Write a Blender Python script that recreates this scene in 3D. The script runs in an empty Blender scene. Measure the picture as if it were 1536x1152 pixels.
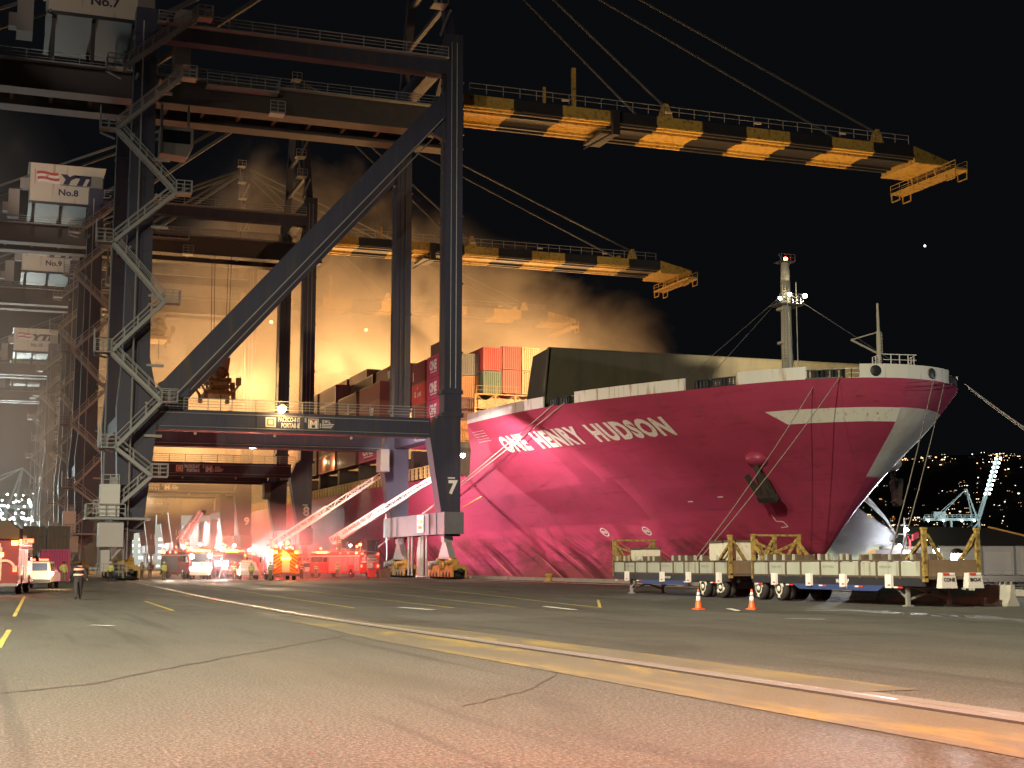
import bpy, bmesh, math, random
from mathutils import Vector, Matrix
random.seed(7)
SC = bpy.context.scene
COL = SC.collection
R = math.radians

# ------------------------------------------------------------------ camera
cam_d = bpy.data.cameras.new('camera')
cam_d.sensor_width = 36.0
cam_d.lens = 49.92
cam_d.clip_start = 0.1
cam_d.clip_end = 9000.0
cam = bpy.data.objects.new('camera', cam_d)
COL.objects.link(cam)
cam.location = (0, 0, 1.65)
PITCH, YAW = math.atan(269.0 / 2130.0), R(20)
cam.rotation_euler = (R(90) + PITCH, 0, -YAW)
SC.camera = cam

# ------------------------------------------------------------------ world (night) and exposure
world = bpy.data.worlds.new('World')
SC.world = world
world.use_nodes = True
wn = world.node_tree.nodes
bg = wn['Background']
sky = wn.new('ShaderNodeTexSky')
sky.sky_type = 'NISHITA'
sky.sun_disc = False
sky.sun_elevation = R(-7)
sky.sun_rotation = R(250)
glowmix = wn.new('ShaderNodeVectorMath')      # faint city glow of the night sky
glowmix.operation = 'ADD'
world.node_tree.links.new(sky.outputs[0], glowmix.inputs[0])
glowmix.inputs[1].default_value = (0.050, 0.054, 0.068)
world.node_tree.links.new(glowmix.outputs[0], bg.inputs[0])
bg.inputs[1].default_value = 0.06
SC.view_settings.view_transform = 'Standard'
SC.view_settings.look = 'None'
SC.view_settings.exposure = 0.0
SC.view_settings.gamma = 1.0
SC.view_settings.use_curve_mapping = False
cy = SC.cycles
cy.use_denoising = True
try:
    cy.denoiser = 'OPENIMAGEDENOISE'
except Exception:
    pass
cy.max_bounces = 5
cy.diffuse_bounces = 2
cy.glossy_bounces = 2
cy.transmission_bounces = 2
cy.volume_bounces = 1
cy.transparent_max_bounces = 8
cy.sample_clamp_indirect = 2.0
cy.use_light_tree = True
cy.caustics_reflective = False
cy.caustics_refractive = False
cy.volume_step_rate = 1.0
cy.volume_max_steps = 256

def lamp(name, kind, loc, watts, color, size=0.3, target=None, spot=60, blend=0.4, parent=None):
    d = bpy.data.lights.new(name, kind)
    d.energy = watts
    d.color = color
    if kind == 'SUN':
        d.angle = size
    else:
        d.shadow_soft_size = size
    if kind == 'SPOT':
        d.spot_size = R(spot)
        d.spot_blend = blend
    o = bpy.data.objects.new(name, d)
    COL.objects.link(o)
    o.location = loc
    if target is not None:
        v = Vector(target) - Vector(loc)
        o.rotation_euler = v.to_track_quat('-Z', 'Y').to_euler()
    return o

WARM = (1.0, 0.80, 0.52)
SODIUM = (1.0, 0.55, 0.16)
COOL = (0.86, 1.0, 0.95)
# faint night light from above
lamp('moonlight', 'SUN', (0, 0, 300), 0.012, (0.9, 0.93, 1.0), R(2), target=(60, 90, 0))
# yard floodlights on the tall masts behind and left of the photographer
lamp('yard_floodlight', 'SPOT', (-42, 22, 34), 120000, (1.0, 0.80, 0.60), 0.5, target=(52, 100, 6), spot=70, blend=0.6)
lamp('yard_floodlight', 'SPOT', (-20, 14, 36), 360000, (1.0, 0.94, 0.68), 0.6, target=(14, 44, 0), spot=112, blend=0.7)
# red and amber emergency lights of a truck standing just behind the photographer
lamp('emergency_light', 'SPOT', (-5.5, -1.0, 5.4), 24000, (1.0, 0.08, 0.05), 0.15, target=(0, 11, 0), spot=62, blend=1.0)
lamp('emergency_light', 'SPOT', (3.0, -4.0, 7.0), 95000, (1.0, 0.16, 0.09), 0.2, target=(6.5, 10, 0), spot=58, blend=1.0)
# floodlights hanging under the portal beams of the cranes
for yy in (143, 166, 218, 290):
    lamp('crane_floodlight', 'SPOT', (28, yy - 1, 14.6), 5000, (1.0, 0.82, 0.6), 0.3, target=(28, yy - 18, 0), spot=120, blend=0.8)
# sodium floodlights on the ship's deck, shining up at the booms and over the containers
for p, q, w in (((64, 148, 20), (62, 155, 54), 38000), ((86, 148, 20), (88, 155, 54), 38000), ((104, 150, 10), (108, 155, 54), 38000), ((62, 222, 33), (64, 230, 54), 20000), ((88, 222, 33), (92, 230, 54), 20000)):
    lamp('deck_floodlight', 'SPOT', p, w, SODIUM, 0.4, target=q, spot=95, blend=0.8)
lamp('deck_floodlight', 'SPOT', (66, 150, 26), 34000, (1.0, 0.66, 0.32), 0.4, target=(61, 168, 25), spot=110, blend=0.8)
# truck lamp by the quay edge, washing the hull between the crane legs
lamp('truck_floodlight', 'SPOT', (41.6, 170.5, 3.9), 17000, (1, .80, .84), .12, target=(54, 171, 7), spot=120, blend=.7)
lamp('truck_floodlight', 'SPOT', (38.5, 186, 3.6), 6000, (1, .74, .74), .12, target=(52, 190, 8), spot=130, blend=.7)
# wharf floodlight across the basin, catching the far side of the bow
lamp('wharf_floodlight', 'SPOT', (158, 70, 9), 60000, (0.96, 0.98, 1.0), 0.5, target=(86, 113, 14), spot=28, blend=0.6)
# added lamp with no fixture, brightening barriers, hubs and trailer undersides
lamp('trailer_fill_light', 'SPOT', (10, 28, 8), 4500, (1.0, 0.93, 0.74), 0.3, target=(35.5, 54, 0.6), spot=42, blend=0.7)
# lamp on the waterside end of the portal, raking the lower hull
lamp('portal_floodlight', 'SPOT', (39.5, 151, 14.4), 9000, (1.0, 0.82, 0.74), 0.08, target=(60, 163, 2), spot=125, blend=0.4)
lamp('portal_floodlight', 'SPOT', (40.5, 141.5, 14.4), 5000, (1.0, 0.78, 0.62), 0.08, target=(60, 128, 2), spot=110, blend=0.6)
# added lamps in open air brighten the machinery houses; yard masts on the far left
for yy, w in ((154, 2500), (229, 7000), (284, 5500), (392, 6000)):
    lamp('house_fill_light', 'SPOT', (0, yy - 27, 59.5), w, (1.0, 0.84, 0.70), 0.4, target=(8.5, yy - 5.6, 61.5), spot=60, blend=0.6)
for p, w in (((-70, 250, 30), 40000), ((-90, 330, 30), 60000), ((0, 520, 14), 300000), ((-20, 480, 26), 120000), ((-60, 460, 35), 110000), ((-60, 170, 70), 9000)):  # last one is added, brightening the upper crane steel
    lamp('yard_floodlight', 'POINT', p, w, (0.86, 1.0, 0.95), 1.0)
SMOKE_D = 0.06
HAZE_D = 0.0003

# ------------------------------------------------------------------ materials
MATS = {}
def mat(name, col, rough=0.6, metal=0.0, var=0.0, scale=3.0, bump=0.0, rust=None, rust_amt=0.0, streak=False):
    if name in MATS:
        return MATS[name]
    m = bpy.data.materials.new(name)
    m.use_nodes = True
    nt = m.node_tree
    b = nt.nodes['Principled BSDF']
    b.inputs['Roughness'].default_value = rough
    b.inputs['Metallic'].default_value = metal
    b.inputs['Base Color'].default_value = (*col, 1)
    if var or bump or rust:
        tc = nt.nodes.new('ShaderNodeTexCoord')
        mp = nt.nodes.new('ShaderNodeMapping')
        if streak:
            mp.inputs['Scale'].default_value = (1, 1, 0.12)
        nt.links.new(tc.outputs['Object'], mp.inputs[0])
        n = nt.nodes.new('ShaderNodeTexNoise')
        n.inputs['Scale'].default_value = scale
        n.inputs['Detail'].default_value = 6
        n.inputs['Roughness'].default_value = 0.62
        nt.links.new(mp.outputs[0], n.inputs[0])
        prev = None
        if var:
            mix = nt.nodes.new('ShaderNodeMix')
            mix.data_type = 'RGBA'
            mix.inputs['A'].default_value = (*[c * (1 - var) for c in col], 1)
            mix.inputs['B'].default_value = (*[min(1, c * (1 + var)) for c in col], 1)
            nt.links.new(n.outputs[0], mix.inputs['Factor'])
            prev = mix.outputs['Result']
        if rust:
            n2 = nt.nodes.new('ShaderNodeTexNoise')
            n2.inputs['Scale'].default_value = scale * 1.7
            n2.inputs['Detail'].default_value = 8
            nt.links.new(mp.outputs[0], n2.inputs[0])
            cr = nt.nodes.new('ShaderNodeValToRGB')
            cr.color_ramp.elements[0].position = 0.62 - rust_amt * 0.3
            cr.color_ramp.elements[1].position = 0.78 - rust_amt * 0.25
            nt.links.new(n2.outputs[0], cr.inputs[0])
            mix2 = nt.nodes.new('ShaderNodeMix')
            mix2.data_type = 'RGBA'
            if prev:
                nt.links.new(prev, mix2.inputs['A'])
            else:
                mix2.inputs['A'].default_value = (*col, 1)
            mix2.inputs['B'].default_value = (*rust, 1)
            nt.links.new(cr.outputs[0], mix2.inputs['Factor'])
            prev = mix2.outputs['Result']
        if prev:
            nt.links.new(prev, b.inputs['Base Color'])
        if bump:
            bp = nt.nodes.new('ShaderNodeBump')
            bp.inputs['Strength'].default_value = bump
            bp.inputs['Distance'].default_value = 0.05
            nt.links.new(n.outputs[0], bp.inputs['Height'])
            nt.links.new(bp.outputs[0], b.inputs['Normal'])
    MATS[name] = m
    return m

def glow(name, col, strength):
    if name in MATS:
        return MATS[name]
    m = bpy.data.materials.new(name)
    m.use_nodes = True
    b = m.node_tree.nodes['Principled BSDF']
    b.inputs['Base Color'].default_value = (0.02, 0.02, 0.02, 1)
    b.inputs['Emission Color'].default_value = (*col, 1)
    b.inputs['Emission Strength'].default_value = strength
    MATS[name] = m
    return m

NAVY = mat('navy_paint', (0.045, 0.045, 0.078), 0.5, 0, 0.4, 0.9, 0.12, (0.075, 0.06, 0.055), 0.25, True)
GALV = mat('galvanised_steel', (0.33, 0.33, 0.32), 0.5, 0.2, 0.15, 4)
BROWN = mat('red_oxide_steel', (0.075, 0.058, 0.052), 0.6, 0, 0.3, 1.0)
YEL = mat('yellow_paint', (0.47, 0.29, 0.06), 0.55, 0, 0.25, 1.2, 0.06, (0.14, 0.08, 0.03), 0.3)
BLK = mat('black_paint', (0.018, 0.018, 0.022), 0.5, 0, 0.3, 2.0)
WHT = mat('white_paint', (0.72, 0.70, 0.66), 0.5, 0, 0.08, 2.0)
SHW = mat('ship_white', (0.70, 0.68, 0.62), 0.5, 0, 0.08, 1.2, 0.02, (0.35, 0.2, 0.08), 0.15, True)
GREY = mat('grey_paint', (0.25, 0.25, 0.25), 0.6, 0, 0.2, 2.0)
DGREY = mat('dark_grey_paint', (0.07, 0.07, 0.07), 0.6, 0, 0.3, 1.0)
ROPE = mat('mooring_rope', (0.42, 0.36, 0.28), 0.9)
RUB = mat('tyre_rubber', (0.022, 0.021, 0.02), 0.85, 0, 0.3, 6)
RED = mat('fire_red', (0.52, 0.025, 0.02), 0.28)
CHROME = mat('bright_metal', (0.7, 0.7, 0.7), 0.22, 1.0)
GLASS = mat('dark_glass', (0.012, 0.014, 0.017), 0.08)
LIME = mat('lime_paint', (0.55, 0.62, 0.12), 0.5)
ORANGE = mat('orange_plastic', (0.85, 0.11, 0.02), 0.5)
CONC = mat('concrete', (0.34, 0.32, 0.27), 0.85, 0, 0.25, 2.5, 0.3, (0.17, 0.15, 0.12), 0.1)
SIGN = mat('sign_white', (0.75, 0.73, 0.70), 0.55)
SIGNR = mat('sign_red', (0.5, 0.06, 0.03), 0.5)
SIGNB = mat('sign_navy', (0.02, 0.02, 0.06), 0.5)
G_WHITE = glow('lamp_white', (1.0, 0.97, 0.9), 30)
G_WARM = glow('lamp_warm', (1.0, 0.8, 0.5), 25)
G_SOD = glow('lamp_sodium', (1.0, 0.6, 0.18), 25)
G_RED = glow('lamp_red', (1.0, 0.05, 0.02), 14)
G_AMB = glow('lamp_amber', (1.0, 0.42, 0.04), 18)
G_BLUE = glow('lamp_blue', (0.15, 0.3, 1.0), 10)

# ------------------------------------------------------------------ mesh building
class MB:
    def __init__(s):
        s.v, s.f, s.m, s.cuts = [], [], [], []
    def nxt(s):
        # what follows becomes a separate object of the same name
        if s.v:
            s.cuts.append((len(s.v), len(s.f)))
        return s
    def add(s, vs, fs, mi=0):
        o = len(s.v)
        s.v += [tuple(p) for p in vs]
        s.f += [tuple(i + o for i in f) for f in fs]
        s.m += [mi] * len(fs)
        return s
    def box(s, x0, x1, y0, y1, z0, z1, mi=0):
        return s.add([(x0, y0, z0), (x1, y0, z0), (x1, y1, z0), (x0, y1, z0), (x0, y0, z1), (x1, y0, z1), (x1, y1, z1), (x0, y1, z1)],
                     [(0, 3, 2, 1), (4, 5, 6, 7), (0, 1, 5, 4), (1, 2, 6, 5), (2, 3, 7, 6), (3, 0, 4, 7)], mi)
    def bar(s, p, q, w, h=None, up=(0, 0, 1), mi=0):
        h = h or w
        p, q = Vector(p), Vector(q)
        d = (q - p).normalized()
        u = Vector(up)
        if abs(d.dot(u)) > 0.98:
            u = Vector((0, 1, 0))
        a = d.cross(u).normalized() * (w / 2)
        b = a.cross(d).normalized() * (h / 2)
        vs = [c + k for c in (p, q) for k in (-a - b, a - b, a + b, -a + b)]
        return s.add(vs, [(0, 1, 2, 3), (7, 6, 5, 4), (0, 4, 5, 1), (1, 5, 6, 2), (2, 6, 7, 3), (3, 7, 4, 0)], mi)
    def tube(s, p, q, r, n=8, r2=None, mi=0, cap=True):
        p, q = Vector(p), Vector(q)
        r2 = r if r2 is None else r2
        d = (q - p).normalized()
        u = Vector((0, 0, 1)) if abs(d.z) < 0.95 else Vector((1, 0, 0))
        a = d.cross(u).normalized()
        b = d.cross(a)
        vs, fs = [], []
        for c, rr in ((p, r), (q, r2)):
            for i in range(n):
                t = 2 * math.pi * i / n
                vs.append(c + (a * math.cos(t) + b * math.sin(t)) * rr)
        for i in range(n):
            j = (i + 1) % n
            fs.append((i, j, n + j, n + i))
        if cap:
            fs += [tuple(range(n - 1, -1, -1)), tuple(range(n, 2 * n))]
        return s.add(vs, fs, mi)
    def lathe(s, c, axis, prof, n=16, mi=0):
        # prof: list of (distance along axis, radius)
        c, d = Vector(c), Vector(axis).normalized()
        u = Vector((0, 0, 1)) if abs(d.z) < 0.95 else Vector((1, 0, 0))
        a = d.cross(u).normalized()
        b = d.cross(a)
        vs, fs = [], []
        for h, r in prof:
            for i in range(n):
                t = 2 * math.pi * i / n
                vs.append(c + d * h + (a * math.cos(t) + b * math.sin(t)) * r)
        for k in range(len(prof) - 1):
            for i in range(n):
                j = (i + 1) % n
                fs.append((k * n + i, k * n + j, (k + 1) * n + j, (k + 1) * n + i))
        fs += [tuple(range(n - 1, -1, -1)), tuple(range((len(prof) - 1) * n, len(prof) * n))]
        return s.add(vs, fs, mi)
    def prism(s, poly, ax, a, b, mi=0):
        # poly in the two axes other than ax, extruded from a to b along ax
        n = len(poly)
        def P(u, v, w):
            return (w, u, v) if ax == 'x' else ((u, w, v) if ax == 'y' else (u, v, w))
        vs = [P(u, v, a) for u, v in poly] + [P(u, v, b) for u, v in poly]
        fs = [tuple(range(n)), tuple(range(2 * n - 1, n - 1, -1))]
        fs += [(i, n + i, n + (i + 1) % n, (i + 1) % n) for i in range(n)]
        return s.add(vs, fs, mi)
    def hexa(s, lo, hi, mi=0):
        # lo, hi: four points each
        return s.add(list(lo) + list(hi), [(0, 3, 2, 1), (4, 5, 6, 7), (0, 1, 5, 4), (1, 2, 6, 5), (2, 3, 7, 6), (3, 0, 4, 7)], mi)
    def ball(s, c, r, n=8, mi=0, sz=1.0):
        prof = [(-r * sz * math.cos(math.pi * k / n), max(r * math.sin(math.pi * k / n), r * 0.02)) for k in range(n + 1)]
        return s.lathe(c, (0, 0, 1), prof, n * 2 - 4, mi)
    def rail(s, pts, h=1.1, step=2.0, w=0.07, mids=2, posts=True):
        for p, q in zip(pts, pts[1:]):
            p, q = Vector(p), Vector(q)
            L = (q - p).length
            up = Vector((0, 0, 1))
            for k in range(mids + 1):
                z = up * (h * (1 - k / (mids + 1)))
                s.bar(p + z, q + z, w if k == 0 else w * 0.7)
            if posts:
                n = max(1, round(L / step))
                for i in range(n + 1):
                    c = p + (q - p) * (i / n)
                    s.bar(c, c + up * h, w, w, (0, 1, 0))
        return s
    def build(s, name, mats, parent=None, smooth=False, label=None, kind=None, loc=None):
        if s.cuts:
            cuts, s.cuts = s.cuts + [(len(s.v), len(s.f))], []
            o, (a, b) = None, (0, 0)
            for c, d in cuts:
                if d > b:
                    p = MB()
                    p.v, p.m = s.v[a:c], s.m[b:d]
                    p.f = [tuple(i - a for i in f) for f in s.f[b:d]]
                    o = p.build(name, mats, parent, smooth, label, kind, loc)
                a, b = c, d
            return o
        me = bpy.data.meshes.new(name)
        me.from_pydata(s.v, [], s.f)
        mats = mats if isinstance(mats, (list, tuple)) else [mats]
        for m in mats:
            me.materials.append(m)
        if len(mats) > 1:
            me.polygons.foreach_set('material_index', s.m)
        bm = bmesh.new()
        bm.from_mesh(me)
        bmesh.ops.recalc_face_normals(bm, faces=bm.faces)
        bm.to_mesh(me)
        bm.free()
        if smooth:
            me.polygons.foreach_set('use_smooth', [True] * len(me.polygons))
        me.update()
        o = bpy.data.objects.new(name, me)
        COL.objects.link(o)
        if parent:
            o.parent = parent
        if label:
            o['label'] = label
        if kind:
            o['kind'] = kind
        if loc:
            o.location = loc
        return o

def tag(o, label, cat, group=None, kind=None):
    o['label'] = label
    o['category'] = cat
    if group:
        o['group'] = group
    if kind:
        o['kind'] = kind
    return o

def thing(name, label, cat, loc=(0, 0, 0), rz=0.0, group=None):
    o = bpy.data.objects.new(name, None)
    o.empty_display_size = 0.3
    COL.objects.link(o)
    o.location = loc
    o.rotation_euler = (0, 0, rz)
    return tag(o, label, cat, group)

def copy_tree(o, parent=None, skip=()):
    c = o.copy()
    COL.objects.link(c)
    if parent:
        c.parent = parent
    for ch in list(o.children):
        if ch.name.split('.')[0] in skip:
            continue
        copy_tree(ch, c, skip)
    return c

def dup(o, loc, rz=None, label=None, group=None, skip=()):
    c = copy_tree(o, None, skip)
    c.location = loc
    if rz is not None:
        c.rotation_euler = (0, 0, rz)
    if label:
        c['label'] = label
    if group:
        c['group'] = group
    return c

FONT_CACHE = {}
def text_geo(txt, bold=0.0, extrude=0.0, shear=0.0, spacing=1.0):
    """vertices and faces of a line of text, lower left corner at the origin, cap height 1"""
    key = (txt, bold, extrude, shear, spacing)
    if key in FONT_CACHE:
        return FONT_CACHE[key]
    cu = bpy.data.curves.new('lettering', 'FONT')
    cu.body = txt
    cu.size = 1.0
    cu.offset = bold
    cu.extrude = extrude
    cu.shear = shear
    cu.space_character = spacing
    cu.resolution_u = 3
    o = bpy.data.objects.new('lettering', cu)
    COL.objects.link(o)
    dg = bpy.context.evaluated_depsgraph_get()
    me = bpy.data.meshes.new_from_object(o.evaluated_get(dg))
    vs = [v.co.copy() for v in me.vertices]
    fs = [tuple(p.vertices) for p in me.polygons]
    bpy.data.objects.remove(o)
    bpy.data.curves.remove(cu)
    bpy.data.meshes.remove(me)
    x0 = min(v.x for v in vs)
    h = 0.70
    vs = [((v.x - x0) / h, v.y / h, v.z / h) for v in vs]
    FONT_CACHE[key] = (vs, fs)
    return vs, fs

def text_width(txt, **k):
    return max(v[0] for v in text_geo(txt, **k)[0])

def put_text(mb, txt, org, right, up, h, width=None, mi=0, bold=0.02, **k):
    """writes txt into mb at org, height h, stretched to width"""
    vs, fs = text_geo(txt, bold=bold, **k)
    w = max(v[0] for v in vs)
    sx = (width / w) if width else h
    o, r, u = Vector(org), Vector(right).normalized(), Vector(up).normalized()
    n = r.cross(u)
    mb.add([o + r * (v[0] * sx) + u * (v[1] * h) + n * 0.006 for v in vs], fs, mi)

# ------------------------------------------------------------------ ground, water, hills
def node_mat(name):
    m = bpy.data.materials.new(name)
    m.use_nodes = True
    nt = m.node_tree
    return m, nt, nt.nodes['Principled BSDF']

def noise(nt, vec, scale, detail=6, rough=0.6, dist=0.0):
    n = nt.nodes.new('ShaderNodeTexNoise')
    n.inputs['Scale'].default_value = scale
    n.inputs['Detail'].default_value = detail
    n.inputs['Roughness'].default_value = rough
    n.inputs['Distortion'].default_value = dist
    nt.links.new(vec, n.inputs[0])
    return n.outputs[0]

def ramp(nt, fac, stops):
    c = nt.nodes.new('ShaderNodeValToRGB')
    e = c.color_ramp.elements
    while len(e) < len(stops):
        e.new(0.5)
    for el, (p, col) in zip(e, stops):
        el.position = p
        el.color = (*col, 1) if not isinstance(col, (int, float)) else (col, col, col, 1)
    nt.links.new(fac, c.inputs[0])
    return c.outputs[0]

def mixc(nt, fac, a, b, mode='MIX'):
    x = nt.nodes.new('ShaderNodeMix')
    x.data_type = 'RGBA'
    x.blend_type = mode
    if isinstance(fac, (int, float)):
        x.inputs['Factor'].default_value = fac
    else:
        nt.links.new(fac, x.inputs['Factor'])
    for k, v in (('A', a), ('B', b)):
        if isinstance(v, tuple):
            x.inputs[k].default_value = (*v, 1)
        else:
            nt.links.new(v, x.inputs[k])
    return x.outputs['Result']

def mathn(nt, op, a, b=None, c=None):
    x = nt.nodes.new('ShaderNodeMath')
    x.operation = op
    for i, v in enumerate((a, b, c)):
        if v is None:
            continue
        if isinstance(v, (int, float)):
            x.inputs[i].default_value = v
        else:
            nt.links.new(v, x.inputs[i])
    return x.outputs[0]

def mapped(nt, scale=(1, 1, 1), rot=(0, 0, 0), loc=(0, 0, 0)):
    tc = nt.nodes.new('ShaderNodeTexCoord')
    mp = nt.nodes.new('ShaderNodeMapping')
    mp.inputs['Scale'].default_value = scale
    mp.inputs['Rotation'].default_value = rot
    mp.inputs['Location'].default_value = loc
    nt.links.new(tc.outputs['Object'], mp.inputs[0])
    return mp.outputs[0]

ASPH, nt, b = node_mat('asphalt')
co = mapped(nt)
big = noise(nt, co, 0.07, 5, 0.55, 0.6)
mid = noise(nt, mapped(nt, (0.35, 0.12, 1), (0, 0, 0.1)), 1.0, 6, 0.6, 0.4)
fine = noise(nt, co, 7, 5, 0.8)
grain = noise(nt, mapped(nt, (1, 0.62, 1)), 26, 4, 0.9)
base = ramp(nt, big, [(0.3, (0.052, 0.052, 0.044)), (0.5, (0.07, 0.07, 0.06)), (0.72, (0.092, 0.09, 0.076))])
base = mixc(nt, 0.55, base, ramp(nt, mid, [(0.3, (0.045, 0.045, 0.04)), (0.65, (0.095, 0.094, 0.08))]))
base = mixc(nt, mathn(nt, 'MULTIPLY', fine, 1.1), base, ramp(nt, grain, [(0.40, (0.008, 0.008, 0.007)), (0.50, (0.06, 0.059, 0.05)), (0.60, (0.26, 0.25, 0.22))]))
oil = ramp(nt, noise(nt, mapped(nt, (0.5, 0.16, 1), (0, 0, 0.3), (3, 9, 0)), 0.5, 7, 0.6, 0.8), [(0.56, 0.0), (0.70, 0.8)])
base = mixc(nt, oil, base, (0.028, 0.027, 0.025))
tyr = ramp(nt, noise(nt, mapped(nt, (2.2, 0.05, 1), (0, 0, 0.35), (5, 2, 0)), 0.9, 3, 0.5), [(0.58, 0.0), (0.66, 0.45)])
base = mixc(nt, tyr, base, (0.03, 0.03, 0.028))
pat = nt.nodes.new('ShaderNodeTexVoronoi')
pat.inputs['Scale'].default_value = 0.11
nt.links.new(mapped(nt, (1, 0.5, 1), (0, 0, 0.2)), pat.inputs[0])
base = mixc(nt, 0.35, base, ramp(nt, pat.outputs['Color'], [(0.2, (0.6, 0.6, 0.6)), (0.8, (1.25, 1.22, 1.15))]), 'MULTIPLY')
nt.links.new(base, b.inputs['Base Color'])
wet = ramp(nt, noise(nt, mapped(nt, (0.6, 0.1, 1)), 0.35, 5, 0.6), [(0.42, 0.80), (0.7, 0.42)])
nt.links.new(wet, b.inputs['Roughness'])
bp = nt.nodes.new('ShaderNodeBump')
bp.inputs['Strength'].default_value = 0.9
bp.inputs['Distance'].default_value = 0.02
nt.links.new(mathn(nt, 'ADD', fine, mathn(nt, 'MULTIPLY', grain, 0.7)), bp.inputs['Height'])
nt.links.new(bp.outputs[0], b.inputs['Normal'])

g = MB()
QE = 49.6
g.box(-900, QE, -60, 1500, -6, 0)
ground = g.build('quay_ground', ASPH, kind='structure')
ground['label'] = 'worn grey asphalt apron of the container quay'

WAT, nt, b = node_mat('harbour_water')
b.inputs['Base Color'].default_value = (0.006, 0.009, 0.012, 1)
b.inputs['Roughness'].default_value = 0.12
bp = nt.nodes.new('ShaderNodeBump')
bp.inputs['Strength'].default_value = 0.6
bp.inputs['Distance'].default_value = 0.5
nt.links.new(noise(nt, mapped(nt), 0.5, 4, 0.6), bp.inputs['Height'])
nt.links.new(bp.outputs[0], b.inputs['Normal'])
g = MB()
g.add([(-4000, -800, -3.6), (7000, -800, -3.6), (7000, 7500, -3.6), (-4000, 7500, -3.6)], [(0, 1, 2, 3)])
g.build('harbour_water', WAT, kind='structure')

# yellow bands along the landside rail, worn; painted lines
def worn(name, col, thr=0.52, sc=1.0):
    m, nt, b = node_mat(name)
    n1 = noise(nt, mapped(nt, (1.0, 0.25, 1)), 0.9 * sc, 8, 0.7, 0.5)
    n2 = noise(nt, mapped(nt), 30, 3, 0.7)
    s = mathn(nt, 'ADD', n1, mathn(nt, 'MULTIPLY', n2, 0.35))
    f = ramp(nt, s, [(thr, 1.0), (thr + 0.22, 0.12)])
    c = mixc(nt, f, ramp(nt, n2, [(0.3, (0.045, 0.043, 0.038)), (0.7, (0.11, 0.105, 0.09))]), col)
    nt.links.new(c, b.inputs['Base Color'])
    b.inputs['Roughness'].default_value = 0.85
    return m
YBAND = worn('worn_yellow_band', (0.235, 0.17, 0.035), 0.46)
YLINE = worn('worn_yellow_line', (0.45, 0.34, 0.07), 0.70)
WLINE = worn('worn_white_line', (0.55, 0.53, 0.48), 0.72)
CRETE = worn('rail_bed_concrete', (0.15, 0.14, 0.12), 0.7)

RAILX = [(-20, 10.45), (0, 10.35), (12.5, 10.25), (16, 10.17), (23, 10.05), (30, 9.82), (36, 9.6), (41, 9.45), (47, 9.36), (55, 9.42), (70, 9.7), (90, 10.4), (110, 11.1), (127, 11.6), (142, 12.2), (165, 12.6), (230, 12.7), (520, 12.7)]
def rail_x(y):
    for (a, p), (c, q) in zip(RAILX, RAILX[1:]):
        if y <= c:
            return p + (q - p) * (y - a) / (c - a)
    return RAILX[-1][1]

def strip(mb, pts, half_or_edges, z):
    # pts: list of (y, x_left, x_right)
    vs = []
    for y, a, c in pts:
        vs += [(a, y, z), (c, y, z)]
    mb.add(vs, [(2 * i, 2 * i + 1, 2 * i + 3, 2 * i + 2) for i in range(len(pts) - 1)])

ys = [-20 + 2 * i for i in range(0, 92)] + [180, 230, 300, 400, 520]
g = MB()
strip(g, [(y, rail_x(y) - 0.55, rail_x(y) + 0.62) for y in ys], None, 0.004)
g.build('rail_bed', CRETE, kind='structure')
g = MB()
strip(g, [(y, rail_x(y) - 1.95 + (0.55 if y > 30 else 0) * min(1, (y - 30) / 8), rail_x(y) - 0.24) for y in ys if 6 <= y <= 42], None, 0.008)
strip(g, [(y, rail_x(y) + 0.30, rail_x(y) + 1.35 * min(1, max(0.4, (43 - y) / 9))) for y in ys if 15 <= y <= 42], None, 0.008)
strip(g, [(y, rail_x(y) + 0.3, rail_x(y) + 0.62) for y in ys if 42 <= y <= 130], None, 0.008)
strip(g, [(y, rail_x(y) - 0.62, rail_x(y) - 0.3) for y in ys if 42 <= y <= 130], None, 0.008)
g.build('yellow_rail_marking', YBAND, kind='structure', label='worn yellow paint bands along the crane rail')

STEEL = mat('rail_steel', (0.70, 0.68, 0.65), 0.32, 0.8)
RUSTY = mat('rail_rust', (0.022, 0.017, 0.014), 0.7, 0, 0.3, 6)
g = MB()
for a, c in zip(ys, ys[1:]):
    p, q = rail_x(a), rail_x(c)
    # groove, head of the rail, and the edge angles of the slot
    g.add([(p - 0.17, a, 0.010), (p + 0.20, a, 0.010), (q + 0.20, c, 0.010), (q - 0.17, c, 0.010)], [(0, 1, 2, 3)], 1)
    for off, w, h, mi in ((0, 0.06, 0.045, 0), (-0.21, 0.03, 0.014, 1), (0.25, 0.03, 0.016, 2)):
        g.hexa([(p + off - w, a, 0.0), (p + off + w, a, 0.0), (q + off + w, c, 0.0), (q + off - w, c, 0.0)],
               [(p + off - w, a, h), (p + off + w, a, h), (q + off + w, c, h), (q + off - w, c, h)], mi)
tag(g.build('crane_rail', [STEEL, RUSTY, mat('rail_angle', (0.30, 0.22, 0.18), 0.5, 0.3)]), 'shiny steel crane rail set in its slot across the foreground asphalt', 'rail')
g = MB()
g.box(45.3, 45.7, -20, 520, 0.0, 0.012, 1)
g.box(45.45, 45.55, -20, 520, 0.012, 0.03, 0)
tag(g.build('crane_rail', [STEEL, RUSTY]), 'waterside crane rail running close to the quay edge under the ship', 'rail')

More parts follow.
